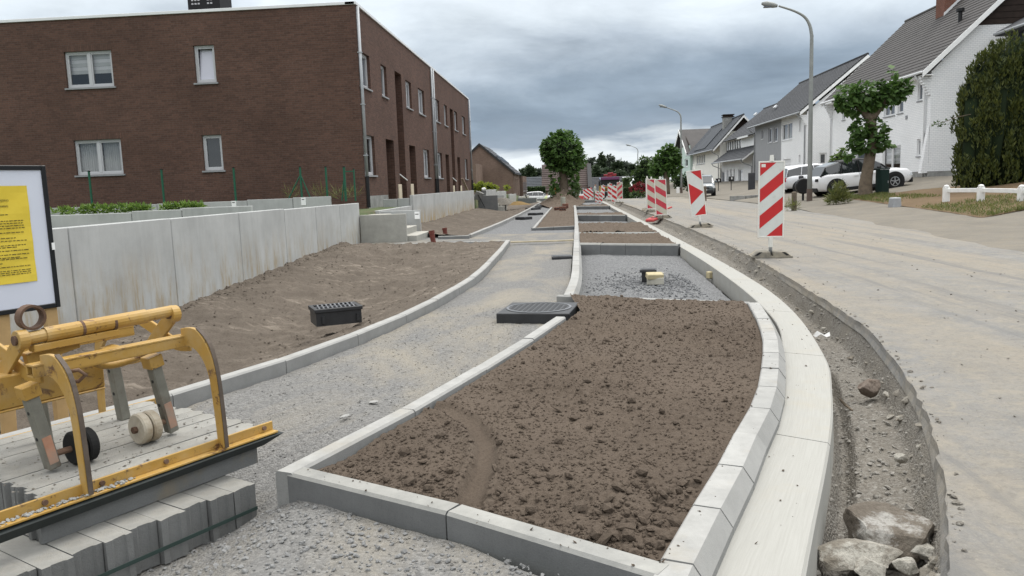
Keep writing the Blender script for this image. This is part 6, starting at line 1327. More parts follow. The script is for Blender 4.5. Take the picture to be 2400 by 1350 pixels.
# ------------------------------------------------------------------ people at the far end
MAT['skin'] = M('skin', (.42, .25, .18), .6, .05, 6, 0); MAT['hair'] = M('hair', (.02, .015, .012), .8, .1, 6, 0)
MAT['workwear'] = M('brown_work_trousers', (.11, .075, .05), .9, .15, 6, .1, 60); MAT['shirt'] = M('pale_work_shirt', (.42, .44, .40), .9, .1, 6, .1, 60)
MAT['hivis_orange'] = M('orange_hi_vis', (.60, .10, .02), .7, .1, 6, .1, 60); MAT['hivis_lime'] = M('lime_hi_vis', (.62, .70, .36), .7, .1, 6, .1, 60); MAT['boot'] = M('boot', (.03, .022, .018), .8, .1, 6, 0)
def person(label, loc, yaw, top, legs, lean=0, arms=.2, helmet=None):
    """one skinned body: joints -> Skin modifier -> single continuous mesh; clothing as its materials by height"""
    J = {'pel': (0, 0, .95), 'bel': (0, .0, 1.10), 'chest': (0, .02, 1.35), 'neck': (0, .0, 1.52), 'head': (0, -.02, 1.62), 'top': (0, -.01, 1.76)}
    for s, nm in ((1, 'l'), (-1, 'r')):
        J.update({'hip' + nm: (s * .10, 0, .90), 'knee' + nm: (s * .12, -.04 * s, .49), 'ank' + nm: (s * .12, .0, .09), 'toe' + nm: (s * .13, -.16, .04),
                  'sho' + nm: (s * .18, 0, 1.43), 'elb' + nm: (s * .25, .02, 1.14), 'wri' + nm: (s * .25, -arms, .95), 'han' + nm: (s * .24, -arms - .09, .90)})
    names = list(J); idx = {n_: i for i, n_ in enumerate(names)}; E_ = [('pel', 'bel'), ('bel', 'chest'), ('chest', 'neck'), ('neck', 'head'), ('head', 'top')]
    for nm in 'lr': E_ += [('pel', 'hip' + nm), ('hip' + nm, 'knee' + nm), ('knee' + nm, 'ank' + nm), ('ank' + nm, 'toe' + nm), ('chest', 'sho' + nm), ('sho' + nm, 'elb' + nm), ('elb' + nm, 'wri' + nm), ('wri' + nm, 'han' + nm)]
    rad = {'pel': .15, 'bel': .14, 'chest': .16, 'neck': .055, 'head': .095, 'top': .07}
    for nm in 'lr': rad.update({'hip' + nm: .095, 'knee' + nm: .065, 'ank' + nm: .05, 'toe' + nm: .045, 'sho' + nm: .07, 'elb' + nm: .05, 'wri' + nm: .038, 'han' + nm: .035})
    def bend(p):
        if p[2] <= .95 or not lean: return p
        q = Matrix.Rotation(lean, 3, 'X') @ Vector((p[0], p[1], p[2] - .95)); return (q.x, q.y, q.z + .95)
    me = bpy.data.meshes.new('body'); me.from_pydata([bend(J[n_]) for n_ in names], [(idx[a_], idx[b_]) for a_, b_ in E_], [])
    o = bpy.data.objects.new('person_tmp', me); COL.objects.link(o); md = o.modifiers.new('skin', 'SKIN'); o.modifiers.new('sub', 'SUBSURF').levels = 1
    for i, n_ in enumerate(names): me.skin_vertices[0].data[i].radius = (rad[n_], rad[n_] * .85); me.skin_vertices[0].data[i].use_root = n_ == 'pel'
    dg = bpy.context.evaluated_depsgraph_get(); ev_ = o.evaluated_get(dg); m2 = bpy.data.meshes.new_from_object(ev_); bpy.data.objects.remove(o)
    m2.materials.clear()
    for mm in (top, legs, 'skin', 'boot', 'hair'): m2.materials.append(MAT[mm])
    inv = Matrix.Rotation(-lean, 3, 'X')
    for p in m2.polygons:
        c_ = p.center.copy()
        if c_.z > .95 and lean: q = inv @ (c_ - Vector((0, 0, .95))); c_ = q + Vector((0, 0, .95))
        z = c_.z; p.use_smooth = True
        p.material_index = 4 if z > 1.68 else 2 if z > 1.50 else (2 if abs(c_.x) > .19 and z < 1.0 else 0 if z > .97 else 3 if z < .13 else 1)
    b_ = bpy.data.objects.new('person', m2); COL.objects.link(b_); b_.location = loc; b_.rotation_euler = (0, 0, yaw); tag(b_, label, 'person')
    hd = Vector(bend((0, -.02, 1.66)))
    m = MB(); m.obox(hd + Vector((0, -.1, -.01)), (.03, .04, .04)); n_ = m.build('nose', MAT['skin']); n_.location = (0, 0, 0); n_.data.transform(Matrix.Translation(hd + Vector((0, -.1, -.03)))); n_.parent = b_
    if helmet:
        m = MB(); m.lathe([(.13, 0), (.12, .05), (.08, .1), (.01, .12)], 12); h_ = m.build('helmet', MAT[helmet]); h_.location = hd + Vector((0, 0, .05)); h_.parent = b_
    return b_
pp = at_y(1394, 468, 84); person('person in pale shirt and brown trousers standing left of the truck', (pp.x, 84, float(zs(84)) - .02), R(70), 'shirt', 'workwear', .12)
pp = at_y(1302, 470, 70); person('person in orange work clothes half hidden behind the earth heap', (pp.x, 70, float(zs(70)) - .35), R(200), 'hivis_orange', 'hivis_orange', 0, .15)
pp = at_y(1277, 470, 94.5); person('person in lime vest bending behind the last grey wall', (pp.x, 94.5, float(zs(94)) - .55), R(120), 'hivis_lime', 'workwear', .5, .1)
# ------------------------------------------------------------------ striped beacons
MAT['sign_white'] = M('reflective_white', (.62, .63, .60), .4, .05, 8, .05, 200, dirt=(.40, .39, .34), dscale=9, dlo=.6, dhi=.85, spec=.5)
MAT['sign_cream'] = M('dusty_reflective_cream', (.50, .475, .39), .5, .08, 8, .05, 200, dirt=(.36, .33, .26), dscale=8, dlo=.5, dhi=.8)
MAT['sign_red'] = M('reflective_red', (.50, .018, .020), .35, .06, 8, .05, 200, dirt=(.38, .09, .07), dscale=14, dlo=.62, dhi=.85, spec=.5)
MAT['sign_pink'] = M('faded_red', (.47, .045, .065), .5, .1, 8, .05, 200, dirt=(.42, .12, .12), dscale=9, dlo=.5, dhi=.8)
MAT['sign_frame'] = M('white_plastic_frame', (.70, .69, .64), .5, .05, 6, .1, 60, dirt=(.4, .37, .3), dscale=8, dlo=.6, dhi=.85)
MAT['rubber_foot'] = M('recycled_rubber_foot', (.20, .185, .155), .9, .2, 8, .4, 50, dirt=(.34, .30, .23), dlo=.45, dhi=.7)
def clip_poly(P, a, b, c_):     # keep a*x+b*y<=c
    out = []
    for i in range(len(P)):
        p, q = P[i], P[(i + 1) % len(P)]; fp = a * p[0] + b * p[1] - c_; fq = a * q[0] + b * q[1] - c_
        if fp <= 0: out.append(p)
        if fp * fq < 0: t = fp / (fp - fq); out.append((p[0] + t * (q[0] - p[0]), p[1] + t * (q[1] - p[1])))
    return out
PW, PH = .36, 1.18
def beacon(label, style='/', white='sign_white', red='sign_red', foot=True, stem=.34, phase=0.0):
    root = thing('striped_beacon', label, 'beacon', (0, 0, 0), 'striped work zone beacons')
    z0 = stem; x0, x1 = -PW / 2, PW / 2
    m = MB(); m.box(x0, x1, -.012, .012, z0, z0 + PH); pn = m.build('panel', MAT[white], root)
    m = MB(); fr = .022
    m.box(x0 - fr, x0, -.02, .02, z0 - fr, z0 + PH + fr); m.box(x1, x1 + fr, -.02, .02, z0 - fr, z0 + PH + fr); m.box(x0, x1, -.02, .02, z0 - fr, z0); m.box(x0, x1, -.02, .02, z0 + PH, z0 + PH + fr); m.build('frame', MAT['sign_frame'], root, bevel=.004)
    polys = []
    rect = [(0, 0), (PW, 0), (PW, PH), (0, PH)]
    if style in '/\\':
        per = .425; bw = .21; sl = .85 if style == '/' else .68
        for i in range(-3, 6):
            P = rect
            if style == '/': a_, b_ = -sl, 1.0
            else: a_, b_ = sl, 1.0
            c0 = i * per + (.118 if style == '/' else .378) + phase
            P = clip_poly(P, -a_, -b_, -c0)
            if len(P) > 2: P = clip_poly(P, a_, b_, c0 + bw)
            if len(P) > 2: polys.append(P)
    else:
        U = lambda u, t: (u * PW, (1 - t) * PH)
        polys = [[U(.25, .0), U(1, .22), U(1, 0)], [U(0, .26), U(0, .745), U(1, .49)], [U(.18, 1), U(1, 1), U(1, .775)]]
    for P in polys:
        m = MB(); m.prism([(x0 + p[0], -.0125, z0 + p[1]) for p in P], (0, -.0022, 0)); m.build('stripe', MAT[red], pn)
    m = MB(); m.box(x0 + .02, x0 + .085, -.0152, -.0126, z0 + PH - .07, z0 + PH - .02) if style == '/' else None
    if m.v: m.build('sticker', MAT['sign_frame'], pn)
    m = MB(); m.cyl((0, 0, .04), (0, 0, z0 - fr), .028, n=10); s_ = m.build('stem', MAT['zinc'], root, smooth=True)
    m = MB(); m.cyl((0, 0, z0 - .18), (0, 0, z0 - fr), .036, n=10); m.build('socket', MAT['sign_frame'], s_)
    m = MB(); m.cyl((0, 0, z0 + PH + fr), (0, 0, z0 + PH + .12), .036, .028, n=10); m.build('top_stub', MAT['sign_frame'], root)
    if foot:
        m = MB()
        for sx in (-1, 1): m.prism([(sx * .02, -.19, 0), (sx * .30, -.19, 0), (sx * .30, -.19, .03), (sx * .22, -.19, .10), (sx * .02, -.19, .10)][::sx], (0, .38, 0))
        ft = m.build('foot', MAT['rubber_foot'], root, bevel=.012)
        for sx in (-1, 1): m = MB(); m.prism([(sx * .15, -.193, .092), (sx * .20, -.193, .092), (sx * .27, -.193, .04), (sx * .22, -.193, .04)], (0, .05, 0)); m.build('foot_slot', MAT['trim'], ft)
        m = MB(); m.box(-.32, .32, -.2, .2, 0, .026); m.build('foot_rim', MAT['rubber_foot'], ft)
    return root
def put(o, px, py, yaw=0, tilt=0, z=0, lean=0, yy=None):
    p = at_z(px, py, z + float(zs(30)) * 0); p = at_z(px, py, z)
    o.location = p; o.rotation_euler = (lean, tilt, yaw); return p
b1 = beacon('tall clean red and white beacon nearest the camera on the road edge', '/'); put(b1, 1801, 602, R(-6), R(.4)); b1.location.x += .03
b2 = beacon('tilted beacon with a red arrow triangle pointing right', '>'); put(b2, 1642, 533, R(-4), R(-6.5))
b3 = beacon('front dusty faded beacon of the close cluster, next to a red plastic base', '\\', 'sign_cream', 'sign_pink', stem=.13); put(b3, 1551, 511, R(4), R(-2))
b4 = beacon('middle dusty faded beacon of the close cluster, left of the front one', '\\', 'sign_cream', 'sign_pink', stem=.16); put(b4, 1528, 497, R(3), R(-.6))
b5 = beacon('edge-on beacon at the left of the close cluster', '\\', 'sign_cream', 'sign_pink', stem=.2); put(b5, 1517.5, 493, R(72), R(-.5))
far = [(1453, 476, '/', -8, 0, 'faded far beacon with rising stripes, rightmost of the far group', 'sign_cream', 'sign_pink', .33, .83), (1440, 474, '\\', 4, 0, 'low far beacon with falling stripes, second from the right of the far group', 'sign_white', 'sign_red', .06, .82), (1430, 471, '\\', 6, 0, 'raised far beacon in front of the truck wheel', 'sign_white', 'sign_red', .33, .77), (1412, 470, '\\', 25, 4, 'slanting far beacon before the left side of the truck', 'sign_white', 'sign_red', .3, .72), (1408, 476, '\\', 5, 0, 'lowest far beacon standing at the gutter end', 'sign_white', 'sign_red', .02, .56), (1399, 474, '\\', 8, 0, 'far beacon left of the lowest one', 'sign_white', 'sign_red', .02, .58)]
for px, py, st_, yw, tl, lb, wm, rm, sm, sc_ in far:
    b_ = beacon(lb, st_, wm, rm, foot=sm > .1, stem=sm); put(b_, px, py, R(yw), R(tl)); b_.scale = (sc_, sc_, sc_)
# low striped barrier boards by the far heap
def barrier(label, px, py, y, w_, yaw, tilt):
    p = at_y(px, py, y); root = thing('barrier_board', label, 'barrier', (0, 0, 0)); m = MB(); m.box(-w_ / 2, w_ / 2, -.012, .012, .2, .95); pn = m.build('panel', MAT['sign_white'], root)
    for i in range(-2, int(w_ / .25) + 2):
        P = [(0, 0), (w_, 0), (w_, .75), (0, .75)]; P = clip_poly(P, -1, -.8, -i * .3); P = clip_poly(P, 1, .8, i * .3 + .15) if len(P) > 2 else P
        if len(P) > 2: m = MB(); m.prism([(-w_ / 2 + q[0], -.0125, .2 + q[1]) for q in P], (0, -.003, 0)); m.build('stripe', MAT['sign_red'], pn)
    for sx in (-1, 1): m = MB(); m.box(sx * w_ * .35 - .03, sx * w_ * .35 + .03, .013, .05, 0, .95); m.build('leg', MAT['zinc'], root)
    root.location = (p.x, y, p.z); root.rotation_euler = (0, tilt, yaw)
barrier('small striped barrier board left of the far beacons', 1383, 470, 62, .75, R(15), R(-14)); barrier('narrow slanting striped board at the left end of the barrier group', 1374, 471, 66, .45, R(-20), R(16))
# red plastic base lying half in the trench, white bench rail, red trough
MAT['red_plastic'] = M('faded_red_plastic', (.50, .075, .075), .6, .12, 5, .1, 40, dirt=(.4, .2, .17), dlo=.6, dhi=.85)
p0 = at_z(1522, 517, -.05); p1 = at_z(1552, 505, .06); m = MB(); d_ = (p1 - p0); m.bar(p0, p1 + d_ * .1, .30, .10); rp_ = m.build('red_sign_block', MAT['red_plastic'], bevel=.025); tag(rp_, 'red plastic beacon base tipped into the trench', 'beacon base')
for f_ in (.25, .6): m = MB(); q_ = p0 + d_ * f_; m.obox(q_ + Vector((0, -.02, .055)), (.1, .1, .02), Euler((0, 0, .5)).to_matrix()); m.build('slot', MAT['trim'], rp_)
m = MB(); q_ = at_z(1566, 490, .0); m.obox(q_ + Vector((.05, .1, .04)), (.3, .1, .06), Euler((0, -.3, .4)).to_matrix()); tag(m.build('plastic_scrap', MAT['red_plastic'], bevel=.01), 'red plastic scrap end showing right of the front faded beacon', 'plastic')
p_ = at_y(1356, 466, 66); m = MB(); m.box(p_.x - .42, p_.x + .42, 65.6, 66.3, p_.z - .2, p_.z + .25); tr_ = tag(m.build('plastic_trough', MAT['red_plastic'], bevel=.03), 'reddish plastic trough at the far end of the bays', 'trough'); m = MB(); m.box(p_.x - .36, p_.x + .36, 65.66, 66.24, p_.z + .251, p_.z + .256); m.build('mortar', MAT['trench'], tr_)
br_ = thing('white_barrier_rail', 'low white rail with two posts behind the far bays', 'rail', (0, 0, 0)); p_ = at_y(1348, 457, 72)
m = MB(); m.box(p_.x - .95, p_.x + .95, 72, 72.06, p_.z - .08, p_.z + .08); m.build('rail', MAT['white_paint'], br_)
for dx, h_ in ((-.1, .75), (.75, .6)): m = MB(); m.box(p_.x + dx - .05, p_.x + dx + .05, 72.07, 72.13, p_.z - .7, p_.z + h_); m.build('post', MAT['zinc'], br_)
# red crowd-fence bricks / pallet of red pipes and a grey bollard in the tree bed
p_ = at_z(1318, 486, .08); bo = at_z(1320, 484, .08); m = MB(); m.lathe([(.13, 0), (.13, .50), (.12, .53), (.02, .53)], 14, (bo.x, bo.y, .06)); tag(m.build('bollard', M('grey_green_bollard', (.36, .36, .30), .8, .1, 5, .2, 40), smooth=False), 'short grey bollard standing in front of the earth heap', 'bollard')
i_ = 0
for px, py, lb in ((1306, 490, 'left low red brick stack in the tree bed'), (1319, 491, 'middle red brick stack in the tree bed'), (1325, 486, 'rear red hollow brick right of the bollard')):
    q_ = at_z(px, py, .07); m = MB(); m.box(q_.x - .16, q_.x + .16, q_.y - .1, q_.y + .1, .02, .02 + (.14, .2, .24)[i_]); bk = m.build('hollow_brick', MAT['brick_red'], bevel=.008); tag(bk, lb, 'brick')
    for j in range(3): m = MB(); m.box(q_.x - .12 + j * .09, q_.x - .06 + j * .09, q_.y - .104, q_.y - .1005, .06, .12); m.build('hole', MAT['trim'], bk)
    i_ += 1

# ------------------------------------------------------------------ street lamps
MAT['lamp_steel'] = M('galvanised_lamp_post', (.27, .28, .27), .6, .12, 3, .1, 30, metal=.2)
def lamp(label, base_px, y, top, arm):
    p = at_y(*base_px, y); root = thing('street_lamp', label, 'street lamp', (p.x, y, p.z), 'street lamps along the right pavement')
    q = [at_y(px, py, y) for px, py in top]; sc = y / 36
    m = MB(); P = [Vector((p.x, y, p.z)), Vector((p.x, y, p.z + 1.6)), q[0]] + q[1:]; P[2] = Vector((p.x, y, q[0].z)); PP = P[:2] + smooth_line(P[2:], 4)
    rr = [.11, .10] + list(np.linspace(.075, .04, len(PP) - 2)); m.tube(PP, rr, 10); po_ = m.build('pole', MAT['lamp_steel'], root, smooth=True)
    m = MB(); m.cyl((p.x, y, p.z), (p.x, y, p.z + .55), .125, .12, 10); m.build('base_sleeve', M('lamp_foot', (.12, .09, .075), .8, .2, 4, .1, 30), po_)
    a_, b_ = at_y(*arm[0], y), at_y(*arm[1], y); d = (b_ - a_); L = d.length; d = d / L
    m = MB(); up = Vector((0, 0, 1)); m.tube([a_, a_ + d * L * .25, a_ + d * L * .7, b_], [.06, .11, .13, .05], 10); hd_ = m.build('lamp_head', MAT['lamp_steel'], root, smooth=True)
    m = MB(); m.obox(a_ + d * L * .62 - Vector((0, 0, .10)), (L * .5, .2, .07)); m.build('lens', MAT['glass_grey'], hd_, bevel=.02); return root
lamp('nearest tall street lamp, in front of the white crossover', (1897, 472), 36.0, [(1901, 85), (1898, 60), (1886, 40), (1862, 26), (1825, 14)], ((1822, 14), (1785, 8)))
lamp('second street lamp, rising beside the mint-green house', (1597, 453), 78.0, [(1597, 285), (1595, 271), (1588, 262), (1574, 256), (1562, 252)], ((1563, 252), (1544, 246)))
lamp('third and farthest street lamp above the distant trees', (1496, 455), 146.0, [(1496, 362), (1495, 353), (1491, 347), (1484, 344), (1479, 342)], ((1479, 342), (1467, 339)))

# ------------------------------------------------------------------ right-hand verge furniture
def zl(x, y): return float(zlot(x, y)) + .012
MAT['post_wood'] = M('weathered_post', (.13, .105, .08), .9, .3, 6, .5, 30)
for px, py, y, h_, lb in ((1861, 490, 30.3, .62, 'weathered wooden marker post with weeds, right of the tall beacon'), (1652, 470, 47.0, .8, 'reddish wooden marker post in front of the dark grey car')):
    p = at_y(px, py, y); r_ = thing('wooden_post', lb, 'post', (p.x, y, p.z)); m = MB(); m.cyl((p.x, y, p.z - .15), (p.x, y, p.z + h_), .10, .095, 9); m.build('shaft', MAT['post_wood'], r_); m = MB(); m.cyl((p.x, y, p.z + h_ + .002), (p.x, y, p.z + h_ + .03), .10, .05, 9); m.build('cap', MAT['post_wood'], r_)
p = at_y(1858, 487, 30.1); shrub('grass_tuft', 'weeds at the foot of the weathered wooden post', 'plant', [px_ball(1853, 478, 30.1, 8, 1, .9), px_ball(1864, 484, 30.1, 9, 1, .5), px_ball(1846, 486, 30.1, 8, .5, .3)], 60, .18, 'grassleaf', .12, -.5, .3, 0)
MAT['cabinet'] = M('dark_green_cabinet', (.008, .026, .022), .45, .08, 3, .03, 40)
p = at_y(2067, 461, 34.5); cb_ = thing('utility_cabinet', 'dark green utility cabinet right of the pollarded tree', 'cabinet', (p.x, 34.5, p.z)); rot = Euler((0, 0, R(20))).to_matrix()
m = MB(); m.obox((p.x, 34.5, p.z + .56), (.42, .34, 1.16), rot); cbb = m.build('body', MAT['cabinet'], cb_, bevel=.01); m = MB(); m.obox((p.x, 34.5, p.z + 1.17), (.47, .39, .05), rot); m.build('lid', MAT['cabinet'], cb_, bevel=.01)
m = MB(); m.obox(Vector((p.x, 34.5, p.z + .58)) + rot @ Vector((-.0, -.176, 0)), (.34, .012, 1.0), rot); dr = m.build('door', MAT['cabinet'], cb_, bevel=.004); m = MB(); m.obox(Vector((p.x, 34.5, p.z + .62)) + rot @ Vector((.13, -.188, 0)), (.03, .014, .1), rot); m.build('lock', MAT['zinc'], dr)
p = at_y(2097, 487, 27.0); m = MB(); m.obox((p.x, 27, p.z + .14), (.33, .3, .38), Euler((0, 0, .3)).to_matrix(), .84); mk = m.build('marker_stone', MAT['zinc'], bevel=.02); tag(mk, 'small blue-grey marker block on the edge of the grass', 'marker'); m = MB(); m.obox((p.x, 27, p.z + .335), (.24, .22, .012), Euler((0, 0, .3)).to_matrix()); m.build('lid', MAT['coping'], mk)
wf = thing('white_fence', 'low white wooden post and rail fence on the grass before the yew', 'fence', (0, 0, 0)); pts = []
for px, py, y in ((2217, 473, 26.2), (2298, 474, 24.8), (2393, 478, 23.2), (2500, 484, 21.6)):
    p = at_y(px, py, y); pts.append(p); h_ = .52
    m = MB(); m.box(p.x - .085, p.x + .085, y - .085, y + .085, p.z - .2, p.z + h_ - .06); pm = m.build('post', MAT['white_wood'], wf, bevel=.015); m = MB(); m.lathe([(.088, h_ - .062), (.08, h_ - .02), (.05, h_ + .01), (.01, h_ + .02)], 12, (p.x, y, p.z)); m.build('post_cap', MAT['white_wood'], pm, smooth=True)
for a_, b_ in zip(pts[:-1], pts[1:]): m = MB(); m.bar(a_ + Vector((0, 0, .36)), b_ + Vector((0, 0, .36)), .06, .13); m.build('rail', MAT['white_wood'], wf, bevel=.01)
# mailboxes, slate slabs, signs
for px, py, top, y, sz, lb in ((1684, 452, 418, 70, (.44, .3, .36), 'left black mailbox on a thin post before the dormer house'), (1714, 452, 413, 66, (.40, .3, .42), 'right black mailbox with white number on a post')):
    p = at_y(px, py, y); q_ = at_y(px, top, y); r_ = thing('mailbox', lb, 'mailbox', (p.x, y, p.z)); m = MB(); m.obox((p.x, y, q_.z - sz[2] / 2), sz); bx_ = m.build('box', MAT['paint_black'], r_, bevel=.02); m = MB(); m.cyl((p.x, y + .05, p.z - .1), (p.x, y + .05, q_.z - sz[2]), .03, n=8); m.build('post', MAT['trim'], r_)
    m = MB(); m.box(p.x - .03, p.x + .05, y - sz[1] / 2 - .006, y - sz[1] / 2 - .001, q_.z - .24, q_.z - .1); m.build('number', MAT['white_paint'], bx_)
for px, py, top, y, w_, lb in ((1762, 440, 405, 60, .5, 'upright dark slate slab post beside the driveway behind the tall beacon'), (1878, 432, 412, 41.0, .22, 'upright grey slate slab left of the nearest lamp post'),):
    p = at_y(px, py, y); q_ = at_y(px, top, y); m = MB(); m.box(p.x - w_ / 2, p.x + w_ / 2, y, y + .12, p.z - .4, q_.z); tag(m.build('slate_slab', MAT['tile_slate'], bevel=.02), lb, 'slab')
p = at_y(1882, 468, 37.0); wb = thing('hose_reel', 'round black barrel-like bin on a post behind the nearest lamp', 'bin', (p.x, 37, p.z)); m = MB(); m.lathe([(.05, -.16), (.33, -.16), (.36, -.1), (.36, .1), (.33, .16), (.05, .16)], 20, (p.x, 37, p.z + .62), Matrix.Rotation(PI / 2, 3, 'X')); m.build('drum', MAT['black_plastic'], wb, bevel=.01); m = MB(); m.box(p.x - .04, p.x + .04, 36.97, 37.05, p.z - .1, p.z + 1.0); m.build('post', MAT['trim'], wb)
p = at_y(1589, 452, 74); m = MB(); m.obox((p.x, 74, p.z + .25), (.28, .06, .55), Euler((.1, 0, .1)).to_matrix()); ss = tag(m.build('pavement_sign', MAT['white_paint'], bevel=.01), 'small white board standing left of the second lamp post', 'board'); m = MB(); m.obox((p.x, 74.1, p.z + .2), (.05, .05, .45), Euler((-.3, 0, .1)).to_matrix()); m.build('strut', MAT['zinc'], ss)
row('driveway_kerb', 'low dark stone kerb edging the driveway in front of the dormer house', 'kerb', [(at_y(1710, 470, 45).x, 45), (at_y(1760, 466, 45.5).x, 45.5), (at_y(1800, 455, 49).x, 49)], .9, [(0, -.1), (.2, -.1), (.2, .28), (0, .28)], MAT['plinth'], 'kerb_stone')
a_ = at_y(2110, 460, 33.5); b_ = at_y(2245, 441, 33.5); row('driveway_kerb', 'thin stone kerb along the sloping drive right of the green cabinet', 'kerb', [(13.6, 34.8), (16.5, 35.4), (18.0, 36.2)], .9, [(0, .2), (.12, .2), (.12, .42), (0, .42)], MAT['plinth'], 'kerb_stone')
# grass verge
MAT['verge'] = soil_mat('verge_soil', (.09, .065, .04), (.15, .105, .065), (.16, .15, .06), .8, .8)
vA = [(p.x, p.y) for p in (at_z(*q, .06) for q in ((2700, 520), (2400, 508), (2300, 517), (2220, 505), (2100, 490), (2000, 478), (1960, 474)))]
vB = [(20, 22), (18.5, 26), (17.5, 29), (16.5, 31.5), (15.2, 34), (13.6, 34.6), (12.0, 35.2)]
def verge_z(X, Y, t): return zlot(X, Y) + .02 + .03 * np.minimum(1, np.minimum(t, 1 - t) * 8) + fbm(X * 3, Y * 3, 91, 3) * .03 * np.minimum(1, np.minimum(t, 1 - t) * 8)
tag(strip('verge', vA, vB, 40, 60, verge_z, MAT['verge']), kind='structure')
n = 26000; va = resample(vA, 400); vb = resample(vB, 400); ii = rng.integers(0, 400, n); tt = rng.uniform(0.0, .96, n) ** 1.1
GP = va[ii] * (1 - tt)[:, None] + vb[ii] * tt[:, None]; keep = (fbm(GP[:, 0] * .9, GP[:, 1] * .9, 93, 3) + .35 * (1 - tt) - .8 * sstep(24.5, 27.5, GP[:, 1]) > -.02) | ((GP[:, 1] > 29) & (GP[:, 0] < 13.2) & (fbm(GP[:, 0] * 2, GP[:, 1] * 2, 94, 2) > -.1)); GP = GP[keep]
gz_ = verge_z(GP[:, 0], GP[:, 1], np.full(len(GP), .5)); go2 = leaves('grass', np.stack([GP[:, 0], GP[:, 1], gz_ - .01], -1), .11, MAT['grassleaf'], None, -1.1, .16, .6); tag(go2, 'short patchy grass on the verge below the white rail', 'grass', kind='stuff')
# ------------------------------------------------------------------ stacked edging blocks under the clamp
SU = Vector((.485, .866, 0)).normalized(); SW = Vector((-SU.y, SU.x, 0)); SO = Vector((-2.01, 2.70, 0)); SYAW = math.atan2(SU.y, SU.x)
def loc(u, w_, z): return SO + SU * u + SW * w_ + Vector((0, 0, z))
def block_mesh(L, wd, h, nm, t=.016):
    a, b = wd * .3, wd * .7
    P = [(0, 0), (L, 0), (L, a - .008), (L + t, a), (L + t, b), (L, b + .008), (L, wd), (0, wd), (0, b + .008), (t, b), (t, a), (0, a - .008)]
    bm = bmesh.new(); lo = [bm.verts.new((x, y, 0)) for x, y in P]; hi = [bm.verts.new((x, y, h)) for x, y in P]; n = len(P)
    bm.faces.new(lo[::-1]); bm.faces.new(hi)
    for i in range(n): bm.faces.new((lo[i], lo[(i + 1) % n], hi[(i + 1) % n], hi[i]))
    bmesh.ops.bevel(bm, geom=[e for e in bm.edges if len(e.link_faces) == 2 and e.calc_face_angle(0) > .5], offset=.005, segments=1, affect='EDGES')
    for v in bm.verts: v.co += Vector((rnd.uniform(-1, 1), rnd.uniform(-1, 1), rnd.uniform(-1, 1))) * .0015
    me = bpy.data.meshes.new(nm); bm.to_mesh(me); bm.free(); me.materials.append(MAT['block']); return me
up_meshes = [block_mesh(1.0, .102, .183, 'edging_block') for _ in range(3)]; lo_meshes = [block_mesh(1.0, .110, .188, 'edging_block', .007) for _ in range(3)]
for i in range(9):
    o = bpy.data.objects.new('edging_block', up_meshes[i % 3]); COL.objects.link(o); o.location = loc(rnd.uniform(-.02, .012), i * .1045, .0155 + rnd.uniform(-.002, .002)); o.rotation_euler = (0, 0, SYAW)
    nth = ['front', 'second from the front', 'third from the front', 'fourth from the front', 'middle', 'fourth from the back', 'third from the back', 'second from the back', 'rearmost'][i]
    tag(o, 'long concrete edging block under the yellow clamp, %s of the upper layer' % nth, 'concrete block', 'upper layer of stacked edging blocks')
for i in range(13):
    o = bpy.data.objects.new('edging_block', lo_meshes[i % 3]); COL.objects.link(o); o.location = loc(.80 - i * .1155, -.19 + rnd.uniform(-.018, .018), -.178 + rnd.uniform(-.003, .003)); o.rotation_euler = (0, 0, SYAW + PI / 2)
    nth = ['rightmost', 'second from the right', 'third from the right', 'fourth from the right', 'fifth from the right', 'sixth from the right', 'seventh from the right', 'eighth from the right', 'ninth from the right', 'tenth from the right', 'third from the left', 'second from the left', 'leftmost'][i]
    tag(o, 'grey concrete block with its end facing out, %s of the lower layer' % nth, 'concrete block', 'lower layer of stacked blocks')
# strapping band round the lower layer
m = MB(); m.obox(loc(.045, -.215, -.1), (1.5, .003, .016), Matrix.Rotation(SYAW, 3, 'Z')); tag(m.build('strap', M('dark_green_strap', (.03, .05, .045), .5, .1, 6, 0)), 'dark plastic strap across the lower layer of blocks', 'strap')

# ------------------------------------------------------------------ yellow clamp
def clamp_paint():
    t = NT('chipped_yellow_paint')
    c_ = t.mix(t.ramp(t.noise(3, 6, .6), [(.3, 0.0), (.7, 1.0)]), (.36, .205, .04), (.46, .285, .075))
    c_ = t.mix(t.ramp(t.noise(11, 7, .7, dist=.5), [(.58, 0.0), (.66, 1.0)]), c_, (.11, .05, .025))
    c_ = t.mix(t.ramp(t.noise(30, 5, .7), [(.64, 0.0), (.70, .9)]), c_, (.05, .035, .03))
    c_ = t.mix(t.ramp(t.noise(5, 6, .7), [(.48, 0.0), (.75, .6)]), c_, (.42, .32, .18))
    t.bump(t.noise(40, 5, .7), .25, .003); return t.fin(c_, .5, .4)
MAT['clamp'] = clamp_paint(); MAT['rust'] = M('rusty_steel', (.115, .07, .048), .85, .35, 14, .5, 60, dirt=(.20, .13, .09), dlo=.5, dhi=.7)
MAT['worn'] = M('worn_dark_edge', (.10, .078, .062), .7, .3, 12, .3, 60); MAT['bare'] = M('worn_grey_steel', (.22, .215, .185), .65, .25, 7, .3, 60, dirt=(.12, .085, .06), dlo=.55, dhi=.75, metal=.3); MAT['orange_mark'] = M('orange_paint_mark', (.36, .19, .125), .7, .2, 12, .1, 60, dirt=(.28, .24, .2), dlo=.5, dhi=.7)
MAT['jaw'] = M('dark_rubber_lip', (.03, .036, .036), .7, .2, 8, .2, 50); MAT['nylon'] = M('worn_white_wheel', (.50, .46, .38), .6, .15, 6, .1, 60, dirt=(.25, .19, .12), dlo=.48, dhi=.7)
